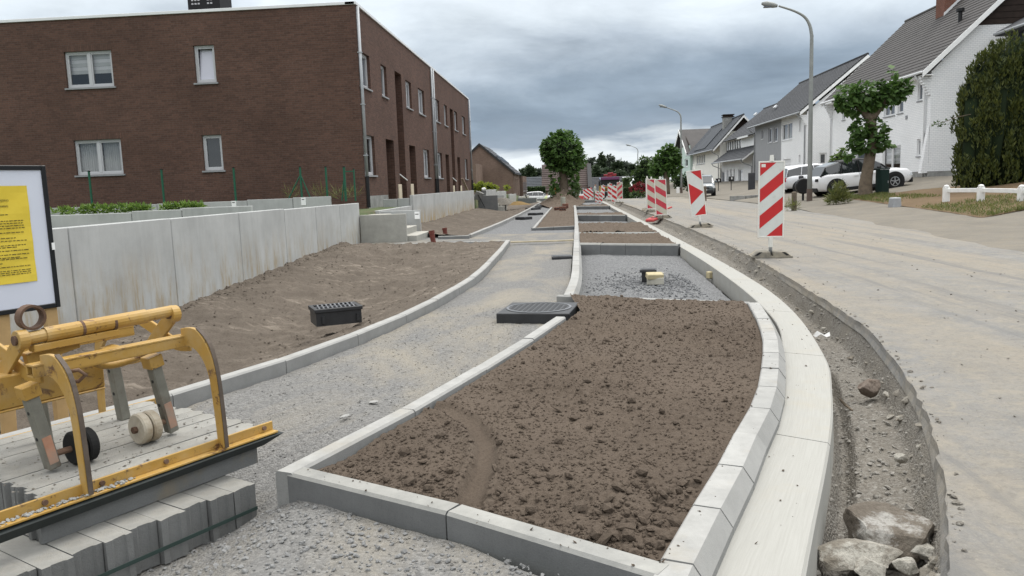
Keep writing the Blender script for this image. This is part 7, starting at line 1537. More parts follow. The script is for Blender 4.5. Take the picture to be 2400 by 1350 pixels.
cl = thing('block_clamp', 'yellow steel block clamp with lifting ring and wheels, gripping the stacked blocks', 'clamp', (0, 0, 0))
def prt(m, name, mat, par=None, **k_):
    return m.build(name, MAT[mat], par or cl, **k_)
def plate_path(m, u, path, wd, th):
    """flat bar bent in the (w,z) plane at position u: path of (w,z), in-plane width wd (list or number)"""
    P = smooth_line([(p[0], p[1], 0) for p in path], 5); P = [Vector((p[0], p[1])) for p in P]; L = []; Rr = []
    wds = np.interp(np.linspace(0, 1, len(P)), np.linspace(0, 1, len(wd)), wd) if isinstance(wd, (list, tuple)) else [wd] * len(P)
    for i, p in enumerate(P):
        d = (P[min(i + 1, len(P) - 1)] - P[max(i - 1, 0)]).normalized(); n = Vector((-d.y, d.x)); L.append(p + n * wds[i] / 2); Rr.append(p - n * wds[i] / 2)
    n = len(P); vs = []
    for uu in (u - th / 2, u + th / 2):
        for q in L + Rr: vs.append((uu, q.x, q.y))
    N2 = 2 * n; fs = []
    for i in range(n - 1):
        fs += [(i, i + 1, n + i + 1, n + i), (N2 + i, N2 + n + i, N2 + n + i + 1, N2 + i + 1), (i, N2 + i, N2 + i + 1, i + 1), (n + i, n + i + 1, N2 + n + i + 1, N2 + n + i)]
    fs += [(0, n, N2 + n, N2), (n - 1, N2 + n - 1, N2 + 2 * n - 1, 2 * n - 1)]
    m.add(vs, fs)
for side in (0, 1):
    s_ = (lambda w_: w_) if side == 0 else (lambda w_: .94 - w_)
    m = MB(); m.box(-.62, 1.075, *sorted((s_(-.052), s_(-.004))), .146, .156); m.box(-.62, 1.075, *sorted((s_(-.014), s_(-.003))), .156, .198); br_ = prt(m, 'jaw_bar', 'clamp', bevel=.002)
    m = MB(); m.add([(-.60, s_(-.004), .145), (1.09, s_(-.004), .145), (1.10, s_(-.062), .140), (-.60, s_(-.062), .128), (-.60, s_(-.03), .085), (1.0, s_(-.03), .1)], [(0, 1, 2, 3), (3, 2, 5, 4)]); prt(m, 'jaw_lip', 'jaw', br_)
    for u_ in (-.3, .0, .22, .5, 1.02): m = MB(); m.cyl((u_, s_(-.014), .178), (u_, s_(-.024), .178), .011, n=8); prt(m, 'bolt', 'rust', br_)
    for u_ in (.15, .775):
        m = MB(); plate_path(m, u_, [(s_(-.03), .15), (s_(-.022), .32), (s_(-.005), .50), (s_(.04), .60), (s_(.11), .655), (s_(.20), .655)], [.042, .046, .052, .075, .095, .08], .018); prt(m, 'arch_arm', 'clamp', bevel=.002)
        m = MB(); plate_path(m, u_ + .004, [(s_(-.056), .16), (s_(-.05), .32), (s_(-.034), .51), (s_(.008), .638), (s_(.09), .705)], .004, .0185); prt(m, 'worn_edge', 'worn')
    m = MB(); m.box(.10, .84, *sorted((s_(.178), s_(.232))), .612, .622); m.box(.10, .84, *sorted((s_(.178), s_(.185))), .622, .655); m.box(.10, .84, *sorted((s_(.225), s_(.232))), .622, .655); m.box(.10, .84, *sorted((s_(.176), s_(.234))), .655, .665); prt(m, 'cross_channel', 'clamp', bevel=.002)
# centre beams, lifting tube, scissor plates
m = MB(); m.box(.05, .50, .40, .55, .46, .60); m.box(.05, .50, .395, .555, .45, .46); prt(m, 'centre_box', 'clamp', bevel=.006)
m = MB(); m.tube([(.13, .30, .752), (.22, .30, .756)], .027, 14); m.tube([(.215, .30, .756), (.66, .30, .764)], .0325, 16); m.tube([(.655, .30, .764), (.80, .30, .768)], .027, 14); lt = prt(m, 'lifting_tube', 'clamp', smooth=False)
for u_ in (.36, .50): m = MB(); m.tube([(u_, .30, .7575), (u_ + .012, .30, .7577)], .034, 16); prt(m, 'rust_band', 'rust', lt)
for u_, a_, b_ in ((.125, .30, .66), (.80, .30, .62)):
    m = MB(); plate_path(m, u_, [(.30, .752), (.42, .655), (.56, .545), (.70, .50)], [.07, .07, .065, .06], .016); m.cyl((u_ - .02, .30, .753), (u_ + .02, .30, .753), .04, n=18); sp_ = prt(m, 'scissor_plate', 'clamp', bevel=.002); m = MB(); m.cyl((u_ - .03, .30, .753), (u_ + .03, .30, .753), .02, n=12); prt(m, 'pivot_pin', 'rust', sp_)
    m = MB(); plate_path(m, u_ + .035, [(.64, .70), (.52, .66), (.36, .60), (.24, .60)], [.055, .06, .06, .055], .014); prt(m, 'scissor_plate', 'clamp', bevel=.002)
m = MB(); m.bar((.16, .30, .71), (.52, .30, .715), .05, .03); m.bar((.16, .36, .66), (.36, .34, .70), .06, .05); prt(m, 'lifting_bracket', 'clamp', bevel=.003)
# lifting ring
m = MB(); ns = 28; rin, rout, hw_ = .042, .052, .022; vs = []; fs = []
for i in range(ns):
    a_ = 2 * PI * i / ns
    for rr, ww in ((rin, -hw_), (rout, -hw_), (rout, hw_), (rin, hw_)): vs.append((.175 + rr * math.cos(a_), .31 + ww, .836 + rr * math.sin(a_)))
for i in range(ns):
    j = (i + 1) % ns
    for k_ in range(4): fs.append((i * 4 + k_, j * 4 + k_, j * 4 + (k_ + 1) % 4, i * 4 + (k_ + 1) % 4))
m.add(vs, fs); prt(m, 'lifting_ring', 'rust', smooth=False)
# shackle pin on the left arch and bent handle tube
m = MB(); m.tube([(.165, .06, .635), (.20, .03, .64), (.225, .03, .615), (.205, .05, .59), (.17, .06, .60)], .008, 8); prt(m, 'shackle', 'rust', smooth=True)
m = MB(); m.tube(smooth_line([(.42, .34, .595), (.50, .36, .56), (.62, .36, .565), (.72, .35, .60), (.76, .33, .62)], 4), .016, 8); prt(m, 'handle_tube', 'clamp', smooth=True)
# square legs with twin wheels
def leg(u0, w0, z0, u1, z1, mark, wheel_u, wmat):
    m = MB(); m.bar((u0, w0, z0), (u1, w0 + .005, z1), .05, .05, (0, 1, 0)); l_ = prt(m, 'leg', 'bare', bevel=.005); d = Vector((u1 - u0, .005, z1 - z0))
    for f in (.3, .62): p = Vector((u0, w0, z0)) + d * f; m = MB(); m.cyl(p + Vector((-.0265, 0, 0)), p + Vector((-.0255, 0, 0)), .009, n=8); prt(m, 'pin_hole', 'black_plastic', l_)
    m = MB(); m.bar(Vector((u0, w0, z0)) - d * .03, Vector((u0, w0, z0)) + d * .12, .068, .068, (0, 1, 0)); prt(m, 'leg_socket', 'clamp', l_, bevel=.003)
    if mark: m = MB(); m.bar(Vector((u0, w0 - .0262, z0)) + d * .60, Vector((u0, w0 - .0262, z0)) + d * .93, .002, .036, (0, 1, 0)) if False else m.bar(Vector((u0, w0 - .0265, z0)) + d * .60, Vector((u0, w0 - .0265, z0)) + d * .93, .036, .003, (0, 1, 0)); prt(m, 'paint_mark', 'orange_mark', l_)
    if wheel_u is not None:
        zc_ = .2 + .072; sg = 1 if wheel_u > u1 else -1
        m = MB(); m.cyl((u1, w0, zc_), (wheel_u + sg * .05, w0, zc_), .013, n=10); ax_ = prt(m, 'axle', 'rust')
        for k_ in (-.024, .024):
            m = MB(); rot = Matrix.Rotation(PI / 2, 3, 'Y'); m.lathe([(.05, -.02), (.064, -.021), (.071, -.014), (.071, .014), (.064, .021), (.05, .02)], 26, (wheel_u + k_, w0, zc_), rot); w__ = prt(m, 'wheel', wmat); m = MB(); m.lathe([(.012, -.010), (.05, -.008), (.05, .008), (.012, .010)], 20, (wheel_u + k_, w0, zc_), rot); prt(m, 'hub', 'bare' if wmat == 'nylon' else 'rust', w__)
        m = MB(); m.cyl((wheel_u - sg * .0, w0, zc_), (wheel_u + sg * .062, w0, zc_), .016, n=6); prt(m, 'axle_nut', 'rust', ax_)
leg(.10, .24, .57, .165, .215, True, .285, 'tyre'); leg(.635, .24, .58, .705, .215, True, .575, 'nylon'); leg(.34, .70, .57, .36, .2, False, None, 'tyre'); leg(.70, .70, .57, .74, .2, False, None, 'nylon')
cl.location = SO; cl.rotation_euler = (0, 0, SYAW)
# mortar crumbs on the bar
# ------------------------------------------------------------------ notice board
RB = Vector((-3.30, 4.80, 0)); BD = Vector((-.46, -.89, 0)).normalized(); BN = Vector((.89, -.46, 0)).normalized(); BN = Vector((-BD.y, BD.x, 0)); BN = BN if BN.dot(-RB) > 0 else -BN
def bray(px, py):
    r_ = Vector(ray(px, py)); c0 = Vector((0, 0, H)); t = (RB - c0).dot(BN) / r_.dot(BN); p = c0 + r_ * t; return (p - RB).dot(BD), p.z
nb_ = thing('notice_board', 'white notice board in black frame with a yellow notice, at the left edge', 'notice board', (-3.6, 4.3, -.15))
Bm = Matrix((BD, BN, Vector((0, 0, 1)))).transposed()
def bpl(m, s0, s1, z0, z1, d0, d1): c_ = RB + BD * (s0 + s1) / 2 + BN * (d0 + d1) / 2 + Vector((0, 0, (z0 + z1) / 2)); m.obox(c_, (s1 - s0, d1 - d0, z1 - z0), Bm)
zt, zb = bray(103, 388)[1], bray(138, 719)[1]; BWd = 1.25
m = MB(); bpl(m, .01, BWd, zb + .01, zt - .01, -.012, .004); prt_b = m.build('board_face', M('white_board', (.62, .65, .74), .35, .03, 2, 0, spec=.5), nb_)
MAT['board_frame'] = M('black_frame', (.012, .013, .015), .4, .1, 5, 0)
for a_, b_, c_, d_ in ((-.0, .028, zb, zt), (.028, BWd, zt - .028, zt), (.028, BWd, zb, zb + .03), (BWd - .03, BWd, zb + .03, zt - .028)): m = MB(); bpl(m, a_, b_, c_, d_, -.02, .014); m.build('frame', MAT['board_frame'], nb_, bevel=.003)
ps0, pz1 = bray(62, 435); ps1, pz0 = bray(85, 658); sR = (ps0 + ps1) / 2; PWd = (pz1 - pz0) / 1.414
def paper_mat():
    t = NT('yellow_notice_paper'); c_ = t.mix(t.ramp(t.noise(4, 4, .6), [(.3, 0.0), (.7, 1.0)]), (.66, .49, .045), (.74, .57, .07)); t.bump(t.noise(5, 3, .5), .4, .01); return t.fin(c_, .7, .3)
m = MB(); nS = 10; nZ = 14
for i in range(nS):
    for j in range(nZ):
        q = []
        for a_, b_ in ((i, j), (i + 1, j), (i + 1, j + 1), (i, j + 1)):
            s = sR + PWd * a_ / nS; z = pz0 + (pz1 - pz0) * b_ / nZ; p = RB + BD * s + BN * (.006 + .0022 * (1 + math.sin(b_ * 1.3 + a_ * .6))) + Vector((0, 0, z)); q.append(p)
        m.quad(*q)
pap = m.build('notice_sheet', paper_mat(), nb_, smooth=True); MAT['ink'] = M('dark_ink', (.05, .04, .02), .8, .05, 5, 0)
def text(s, size, s_right, z, par):
    cu = bpy.data.curves.new('t', 'FONT'); cu.body = s; cu.size = size; cu.align_x = 'RIGHT'; cu.extrude = .0004; o = bpy.data.objects.new('t', cu); COL.objects.link(o); dg = bpy.context.evaluated_depsgraph_get(); me = bpy.data.meshes.new_from_object(o.evaluated_get(dg)); bpy.data.objects.remove(o)
    P = RB + BD * s_right + BN * .0125 + Vector((0, 0, z)); mt = Matrix((-BD, Vector((0, 0, 1)), BN)).transposed().to_4x4(); mt.translation = P - origin_of(par)
    me.transform(mt); me.materials.clear(); me.materials.append(MAT['ink']); t_ = bpy.data.objects.new('lettering', me); COL.objects.link(t_); t_.parent = par; return t_
sx, zx = bray(18, 472); text('BESLISSING', .017, sx, zx, pap); sx2, zx2 = bray(17, 484); text('OMGEVINGSVERGUNNING', .017, sx2, zx2 - .004, pap)
hgt_ = pz1 - pz0
for i, (tpos, ln) in enumerate(((.305, .25), (.37, .05), (.395, .06), (.42, .05), (.445, .04), (.49, .06), (.545, .18), (.575, .03), (.62, .05), (.64, .18), (.675, .02), (.715, .02), (.745, .15), (.76, .05), (.80, .4), (.84, .02), (.88, .02), (.90, .02), (.92, .02))):
    m = MB(); z_ = pz1 - hgt_ * (tpos - .01); s0 = sR + PWd * (.06 + ln); s_ = s0
    while s_ < sR + PWd * .93:                       # words of the small print
        wl = rnd.uniform(.008, .028); m.quad(*[RB + BD * a_ + BN * .0122 + Vector((0, 0, z_ + b_)) for a_, b_ in ((s_, 0), (s_ + wl, 0), (s_ + wl, .0042), (s_, .0042))]); s_ += wl + .005
    m.build('print_line', MAT['ink'], pap)
for a_, b_ in (((124, 745), (135, 800)), ((20, 735), (8, 870))):
    s_, z_ = bray(*a_); m = MB(); top = RB + BD * s_ - BN * .03; m.bar(Vector((top.x, top.y, 1.2)), Vector((top.x, top.y, -.45)) - BN * .0 + BD * (.08 if s_ > .2 else .0), .075, .05, BN); m.build('leg', M('pine_leg', (.42, .28, .13), .8, .15, 6, .2, 30), nb_, bevel=.004)
m = MB(); sA, zA = bray(122, 577); m.obox(RB + BD * .008 + BN * .016 + Vector((0, 0, zA)), (.018, .006, .045), Bm); m.build('latch', MAT['white_paint'], nb_)

# ------------------------------------------------------------------ cast iron drain box and covers
MAT['iron'] = M('black_cast_iron', (.022, .023, .025), .5, .25, 10, .4, 60, spec=.5, dirt=(.10, .095, .085), dscale=6, dlo=.6, dhi=.85)
p = at_z(742, 760, -.13); p2 = at_z(835, 742, -.13); d = (p2 - p); d.z = 0; L = .42; d.normalize(); bk = Vector((-d.y, d.x, 0))
gb = thing('drain_box', 'black cast-iron gully box with slotted grate standing on the soil slope', 'drain', (p.x, p.y, -.2)); yaw = math.atan2(d.y, d.x)
dm = Matrix.Rotation(R(8), 3, 'Z')
def gq(a, b, z): return Vector((p.x, p.y, -.16)) + Matrix.Rotation(R(28), 3, 'Z') @ Vector((a, b, z))
gr = Matrix.Rotation(R(28), 3, 'Z')
def gbx(m, x0, x1, y0, y1, z0, z1): m.obox(gq((x0 + x1) / 2, (y0 + y1) / 2, (z0 + z1) / 2), (x1 - x0, y1 - y0, z1 - z0), gr)
m = MB(); gbx(m, 0, .5, 0, .02, 0, .15); gbx(m, 0, .5, .36, .38, 0, .15); gbx(m, 0, .02, .02, .36, 0, .15); gbx(m, .48, .5, .02, .36, 0, .15); gbx(m, .02, .48, .02, .36, .03, .05); bb = m.build('box', MAT['iron'], gb)
m = MB(); gbx(m, -.015, .515, -.015, .03, .151, .19); gbx(m, -.015, .515, .35, .395, .151, .19); gbx(m, -.015, .03, .03, .35, .151, .19); gbx(m, .47, .515, .03, .35, .151, .19); m.build('rim', MAT['iron'], gb, bevel=.004)
MAT['iron_worn'] = M('worn_grate_iron', (.16, .165, .175), .5, .3, 10, .3, 60, metal=.4)
for i in range(9): m = MB(); x_ = .05 + i * .048; m.bar(gq(x_, .03, .182), gq(x_ + .03, .35, .182), .017, .02); m.build('grate_bar', MAT['iron_worn'], gb)
m = MB(); gbx(m, .03, .47, .18, .2, .172, .192); m.build('grate_spine', MAT['iron_worn'], gb)
for x_ in (.06, .44): m = MB(); gbx(m, x_, x_ + .03, -.03, 0, .03, .11); m.build('lug', MAT['iron'], bb)
def manhole(label, n_, f_, z, hgt, round_=True):
    """n_: near-left and near-right picture points of the frame top, f_: far ones"""
    A, B_, C_, D__ = at_z(*n_[0], z), at_z(*n_[1], z), at_z(*f_[1], z), at_z(*f_[0], z); c_ = (A + B_ + C_ + D__) / 4; ux = ((B_ - A) + (C_ - D__)); ux.normalize(); sz = (B_ - A).length; uy = Vector((-ux.y, ux.x, 0)); Mx = Matrix((ux, uy, Vector((0, 0, 1)))).transposed()
    r_ = thing('manhole_cover', label, 'manhole cover', (c_.x, c_.y, z - hgt)); dp = min(sz, (D__ - A).length)
    m = MB(); m.obox(c_ - Vector((0, 0, hgt / 2)), (sz, dp, hgt), Mx); m.build('frame', MAT['iron'], r_, bevel=.006)
    if round_:
        R0 = min(sz, dp) * .46
        m = MB(); m.lathe([(R0, .0), (R0, .006), (R0 * .93, .007), (R0 * .93, .003)], 40, c_ + Vector((0, 0, .001))); m.build('rim_ring', MAT['iron_worn'], r_)
        m = MB(); m.lathe([(R0 * .92, .0), (R0 * .92, .004), (.01, .0045)], 40, c_ + Vector((0, 0, .001))); lid = m.build('lid', MAT['iron'], r_)
        s0 = None; g = .052; N = int(R0 * .86 / g)
        for i in range(-N, N + 1):
            for j in range(-N, N + 1):
                if math.hypot(i, j) * g > R0 * .86: continue
                q = c_ + Mx @ Vector((i * g, j * g, .0055))
                if s0 is None: m = MB(); m.obox(q, (.036, .036, .006), Mx, .8); s0 = m.build('tread_stud', MAT['iron'], lid); q0 = q
                else: o2 = s0.copy(); COL.objects.link(o2); o2.parent = lid; o2.location = s0.location + (q - q0)
    else:
        m = MB(); m.obox(c_ + Vector((0, 0, .004)), (sz * .86, dp * .82, .01), Mx); m.build('lid', MAT['iron'], r_, bevel=.003)
    return r_
manhole('large black manhole cover with round studded lid at the tip of the tilled bed', ((1165, 738), (1338, 738)), ((1187, 706), (1364, 706)), .075, .1)
manhole('dark flat cover lying beside the kerb of the first parking bay', ((1290, 604), (1339, 602)), ((1300, 597), (1341, 596)), .02, .05, False)
for (n_, f_, lb) in ((((1216, 511), (1239, 511)), ((1217, 506), (1238, 506)), 'nearest raised cover frame on the far path'), (((1245, 501), (1265, 501)), ((1246, 497), (1264, 497)), 'second raised cover frame on the far path, right of the nearest'), (((1240, 489), (1258, 489)), ((1241, 486), (1257, 486)), 'farthest raised cover frame on the far path near the earth heap')): manhole(lb, n_, f_, .07, .12, False)
m = MB(); q_ = at_z(1262, 487, .02); m.obox(q_ + Vector((0, 0, .05)), (.4, .2, .1)); tag(m.build('rubble_lump', MAT['iron'], bevel=.02), 'dark lump beside the farthest cover frame', 'rubble')
# valve box and pavers in the bay
MAT['paver_yellow'] = M('yellowish_paver', (.46, .395, .245), .9, .15, 8, .4, 40, dirt=(.3, .26, .19), dlo=.55, dhi=.75); MAT['paver_grey'] = M('greyish_paver', (.42, .40, .34), .9, .15, 8, .4, 40, dirt=(.28, .25, .2), dlo=.55, dhi=.75)
zb_ = -.15; q_ = at_z(1537, 668, zb_); yb_ = q_.y
vb_ = thing('valve_box', 'small black square valve box set up in the first bay', 'valve box', (q_.x - .03, yb_ + .42, zb_)); vm = Matrix.Rotation(R(-6), 3, 'Z')
m = MB(); m.obox((q_.x - .06, yb_ + .42, zb_ + .07), (.19, .19, .14), vm); m.build('body', MAT['iron'], vb_); m = MB(); m.obox((q_.x - .06, yb_ + .42, zb_ + .162), (.235, .235, .04), vm); m.build('rim', MAT['iron'], vb_, bevel=.004); m = MB(); m.obox((q_.x - .06, yb_ + .42, zb_ + .184), (.19, .19, .006), vm); m.build('lid', MAT['iron'], vb_)
for sz, c_, rt, mt, lb in (((.235, .12, .10), (.0, .06, .05), (0, 0, -.1), 'paver_grey', 'lowest paver propped upright in the stone heap of the first bay'), ((.23, .12, .075), (-.01, .05, .125), (.25, .02, .16), 'paver_yellow', 'yellowish paver on top of the little stack in the first bay'), ((.235, .12, .06), (.01, .18, .13), (-.12, .05, .12), 'paver_grey', 'grey paver leaning between the yellow paver and the valve box')):
    m = MB(); m.obox((q_.x + c_[0], yb_ + c_[1], zb_ + c_[2]), sz, Euler(rt).to_matrix()); tag(m.build('paver', MAT[mt], bevel=.008), lb, 'paver')
q2_ = at_z(1667, 652, -.17); m = MB(); m.obox(q2_ + Vector((0, .03, .045)), (.11, .1, .1), Matrix.Rotation(.35, 3, 'Z')); tag(m.build('paver', MAT['paver_yellow'], bevel=.008), 'single yellowish paver cube beside the gutter in the first bay', 'paver')

# ------------------------------------------------------------------ boulders in the trench
def rock(name, label, c_, sz, rot, seed, mat, cat='stone', cuts=14, sub=4, rough=.06):
    bm = bmesh.new(); bmesh.ops.create_icosphere(bm, subdivisions=sub, radius=1.0); rs = random.Random(seed)
    pl = [(Vector((rs.gauss(0, 1), rs.gauss(0, 1), rs.gauss(0, 1))).normalized(), rs.uniform(.55, .85)) for _ in range(cuts)]
    for v in bm.verts:
        for n_, dd in pl:
            k_ = v.co.dot(n_) - dd
            if k_ > 0: v.co -= n_ * k_ * .92
    P = np.array([v.co for v in bm.verts]); nz = fbm(P[:, 0] * 2.5 + seed, P[:, 1] * 2.5 + P[:, 2] * 2.1, seed, 4) + fbm(P[:, 2] * 6, P[:, 0] * 6 - P[:, 1] * 5, seed + 9, 3) * .5
    E_ = Euler(rot).to_matrix()
    for v, d_ in zip(bm.verts, nz): v.co = v.co * (1 + d_ * rough * 2.2); v.co = E_ @ Vector((v.co.x * sz[0], v.co.y * sz[1], v.co.z * sz[2]))
    me = bpy.data.meshes.new(name); bm.to_mesh(me); bm.free(); me.materials.append(mat); o = bpy.data.objects.new(name, me); COL.objects.link(o); o.location = c_; return tag(o, label, cat)
def rock_mat(name, c1, c2, pale):
    t = NT(name); c_ = t.mix(t.ramp(t.noise(6, 7, .7), [(.35, 0.0), (.65, 1.0)]), c1, c2); c_ = t.mix(t.ramp(t.noise(4.5, 6, .7, dist=.25, vec=t.map((1, 1, 1), (4, 2, 1))), [(.53, 0.0), (.60, .95)]), c_, pale); c_ = t.mix(t.ramp(t.noise(60, 4, .7), [(.3, .5), (.5, 0.0)]), c_, kc(c1, .5)); t.bump(t.noise(22, 7, .75), .9, .02); return t.fin(c_, .95, .2)
MAT['rock'] = rock_mat('broken_stone', (.12, .10, .08), (.205, .18, .148), (.38, .365, .335)); MAT['rock2'] = rock_mat('concrete_lump', (.20, .175, .14), (.33, .31, .27), (.44, .42, .37)); MAT['rock3'] = rock_mat('brown_stone', (.13, .10, .08), (.19, .15, .12), (.22, .18, .15))
cB = at_z(2097, 1225, -.11); rock('boulder', 'large broken stone with pale fracture wedged in the trench', cB + Vector((.0, .02, -.055)), (.24, .18, .13), (.1, .1, .35), 5, MAT['rock'], rough=.05)
cB = at_z(2010, 1305, -.17); rock('boulder', 'flat rough concrete lump in front of the large broken stone', cB, (.22, .10, .06), (.05, -.06, .15), 12, MAT['rock2'], rough=.05)
cB = at_z(2040, 912, -.18); rock('stone', 'lone brown stone lying mid-trench', cB + Vector((0, 0, .01)), (.105, .08, .07), (0, 0, .4), 23, MAT['rock3'], sub=3)
for px, py, s, sd, lb in ((2150, 1290, .06, 31, 'fist-sized stone right of the flat concrete lump'), (2120, 1325, .05, 33, 'small stone near the bottom edge of the trench'), (2040, 1335, .06, 35, 'small pale rubble piece at the bottom of the trench'), (2110, 1075, .035, 37, 'small stone behind the large broken stone'), (2010, 790, .04, 39, 'grey rubble piece at the crust edge beyond the paper scrap'), (2020, 800, .03, 41, 'second rubble piece under the crust edge')):
    rock('stone', lb, at_z(px, py, -.17), (s * 1.2, s, s * .8), (0, 0, sd), sd, MAT['rock2'], sub=3)
# crumpled white scrap
m = MB(); c_ = at_z(1925, 788, -.12); q = [(-.10, 0, .01), (-.04, .03, .05), (.03, -.01, .015), (.10, .02, .04), (-.08, -.06, .0), (-.02, -.05, .03), (.04, -.07, .0), (.09, -.04, .012)]
q = [(a_ * .75, b_ * .75, z_ * .9) for a_, b_, z_ in q]; m.add([c_ + Vector(v) for v in q], [(0, 4, 5, 1), (1, 5, 6, 2), (2, 6, 7, 3)]); tag(m.build('paper_scrap', M('soiled_plastic', (.46, .46, .45), .5, .15, 20, .4, 40, dirt=(.25, .23, .2), dscale=12, dlo=.5, dhi=.7)), 'crumpled white scrap lying against the gutter in the trench', 'litter')
m = MB(); m.tube([at_z(1968, 935, -.08), at_z(1982, 950, -.12), at_z(1998, 962, -.13)], [.008, .009, .006], 6); tag(m.build('stick', MAT['bark']), 'short brown root end poking from the trench side', 'stick')
for px, py, sd, lb in ((875, 942, 3, 'small flat grey chip on the path near the bed edging'), (808, 975, 4, 'pale paper-like chip on the path left of the bed edging'), (850, 1030, 6, 'small chip on the path close to the bed corner')): rock('chip', lb, at_z(px, py, -.015), (.035, .022, .008), (0, .1, sd), sd, MAT['kerb'], 'chip', 6, 2)
# earth heaps by the far wall
def heap(name, label, px, py, y, rx, h, mat, sd):
    p = at_y(px, py, y); m = MB(); nr, na = 7, 22; vs = []; fs = []
    for i in range(nr + 1):
        for j in range(na):
            a_ = 2 * PI * j / na; r_ = i / nr; zz_ = h * (1 - r_ ** 1.5) * (1 + .35 * float(vnoise(math.cos(a_) * 3 * r_ + sd, math.sin(a_) * 3 * r_, sd))); vs.append((p.x + rx * r_ * math.cos(a_) * (1 + .2 * float(vnoise(j * .7, sd, 3))), y + rx * .7 * r_ * math.sin(a_), p.z - .05 + zz_))
    for i in range(nr):
        for j in range(na): fs.append((i * na + j, i * na + (j + 1) % na, (i + 1) * na + (j + 1) % na, (i + 1) * na + j))
    m.add(vs, fs); tag(m.build(name, MAT[mat], smooth=True), label, 'heap')
heap('earth_heap', 'grey earth heap beside the second steps', 1178, 478, 46, .85, .45, 'trench', 3); heap('sand_heap', 'yellow sand heap spread before the distant wall', 1212, 478, 46, .9, .2, 'soil_sand', 5)
# ------------------------------------------------------------------ loose clods, stones and crumbs
ICO = None
def _ico():
    t = (1 + 5 ** .5) / 2; v = np.array([(-1, t, 0), (1, t, 0), (-1, -t, 0), (1, -t, 0), (0, -1, t), (0, 1, t), (0, -1, -t), (0, 1, -t), (t, 0, -1), (t, 0, 1), (-t, 0, -1), (-t, 0, 1)]); v = v / np.linalg.norm(v[0])
    f = np.array([(0, 11, 5), (0, 5, 1), (0, 1, 7), (0, 7, 10), (0, 10, 11), (1, 5, 9), (5, 11, 4), (11, 10, 2), (10, 7, 6), (7, 1, 8), (3, 9, 4), (3, 4, 2), (3, 2, 6), (3, 6, 8), (3, 8, 9), (4, 9, 5), (2, 4, 11), (6, 2, 10), (8, 6, 7), (9, 8, 1)]); return v, f
def _oct():
    v = np.array([(1, 0, 0), (-1, 0, 0), (0, 1, 0), (0, -1, 0), (0, 0, 1), (0, 0, -1.)]); f = np.array([(0, 2, 4), (2, 1, 4), (1, 3, 4), (3, 0, 4), (2, 0, 5), (1, 2, 5), (3, 1, 5), (0, 3, 5)]); return v, f
def scatter(name, label, P, S, mat, tmpl='ico', flat=.75, jit=.3, sink=.25):
    v, f = (_ico if tmpl == 'ico' else _oct)(); N = len(P); k_ = len(v)
    V = v[None] * (1 + rng.uniform(-jit, jit, (N, k_, 1))) * np.stack([rng.uniform(.75, 1.3, N), rng.uniform(.75, 1.3, N), rng.uniform(.7, 1.1, N) * flat], -1)[:, None]
    a = rng.uniform(0, 2 * PI, N); ca, sa = np.cos(a)[:, None], np.sin(a)[:, None]; b = rng.normal(0, .35, N)[:, None]
    X = V[:, :, 0] * ca - V[:, :, 1] * sa; Y = V[:, :, 0] * sa + V[:, :, 1] * ca; Z = V[:, :, 2] + X * b
    V = np.stack([X, Y, Z], -1) * S[:, None, None]; V[:, :, 2] += (S * (flat * .9 - sink))[:, None]; V += P[:, None]
    F = (f[None] + (np.arange(N) * k_)[:, None, None]).reshape(-1, 3)
    o = mesh_obj(name, V.reshape(-1, 3), F, mat, None, False, False); return tag(o, label, None, kind='stuff')
def samp(A, B, zf, n, warp=1.0, t0=0, t1=1, v0=0, v1=1, vp=1.0):
    a = resample(A, 800, warp); b = resample(B, 800, warp); v = (v0 + (v1 - v0) * rng.uniform(0, 1, n) ** vp) * 799; t = rng.uniform(t0, t1, n)
    ax = np.stack([np.interp(v, np.arange(800), a[:, j]) for j in (0, 1)], -1); bx = np.stack([np.interp(v, np.arange(800), b[:, j]) for j in (0, 1)], -1)
    q = ax * (1 - t)[:, None] + bx * t[:, None]; return np.stack([q[:, 0], q[:, 1], zf(q[:, 0], q[:, 1], t)], -1)
def pw(n, lo, hi, e=2.5): return lo + (hi - lo) * rng.uniform(0, 1, n) ** e
def inbed(P):
    P = P[np.min([np.hypot(P[:, 0] - a_, P[:, 1] - b_) for a_, b_ in resample(RUT, 30)], 0) > .055]
    return P[P[:, 1] > np.interp(P[:, 0], [-1.31, -.45, .22], [3.21, 2.75, 2.30]) + .13]
P = inbed(samp(bA, bB, bed_z, 15000, 1.15, .01, .985, vp=1.45)); scatter('soil_clods', 'crumbly clods lying all over the tilled bed', P, pw(len(P), .003, .0095, 2.4), MAT['soil'], 'ico', .72, .3, .36)
P = inbed(samp(bA, bB, bed_z, 420, 1.15, .03, .96, vp=1.3)); scatter('soil_clods', 'larger round clods scattered on the tilled bed', P, pw(len(P), .008, .026, 3.0), MAT['soil'], 'ico', .8, .22)
P = inbed(np.concatenate([samp(bA, bB, bed_z, 90, 1.15, .80, .985, v0=0, v1=.18), samp(bA, bB, bed_z, 50, 1.15, .3, .98, v0=0.03, v1=.08)])); scatter('soil_clods', 'pile of big clods in the near right corner of the bed', P, pw(len(P), .008, .030, 2.4), MAT['soil'], 'ico', .85, .2)
P = samp(PLx.tolist(), PRx.tolist(), path_z, 7000, 1.0, .02, .99, v0=.02, v1=.5, vp=1.2); P = P[~((P[:, 0] > -1.2) & (P[:, 1] > 3.0) & (P[:, 1] < 3.6) & (P[:, 0] > -1.15))]
scatter('loose_gravel', 'small crushed stones over the gravel path', P, pw(len(P), .0025, .009, 2.6), MAT['gravel'], 'oct', .6)
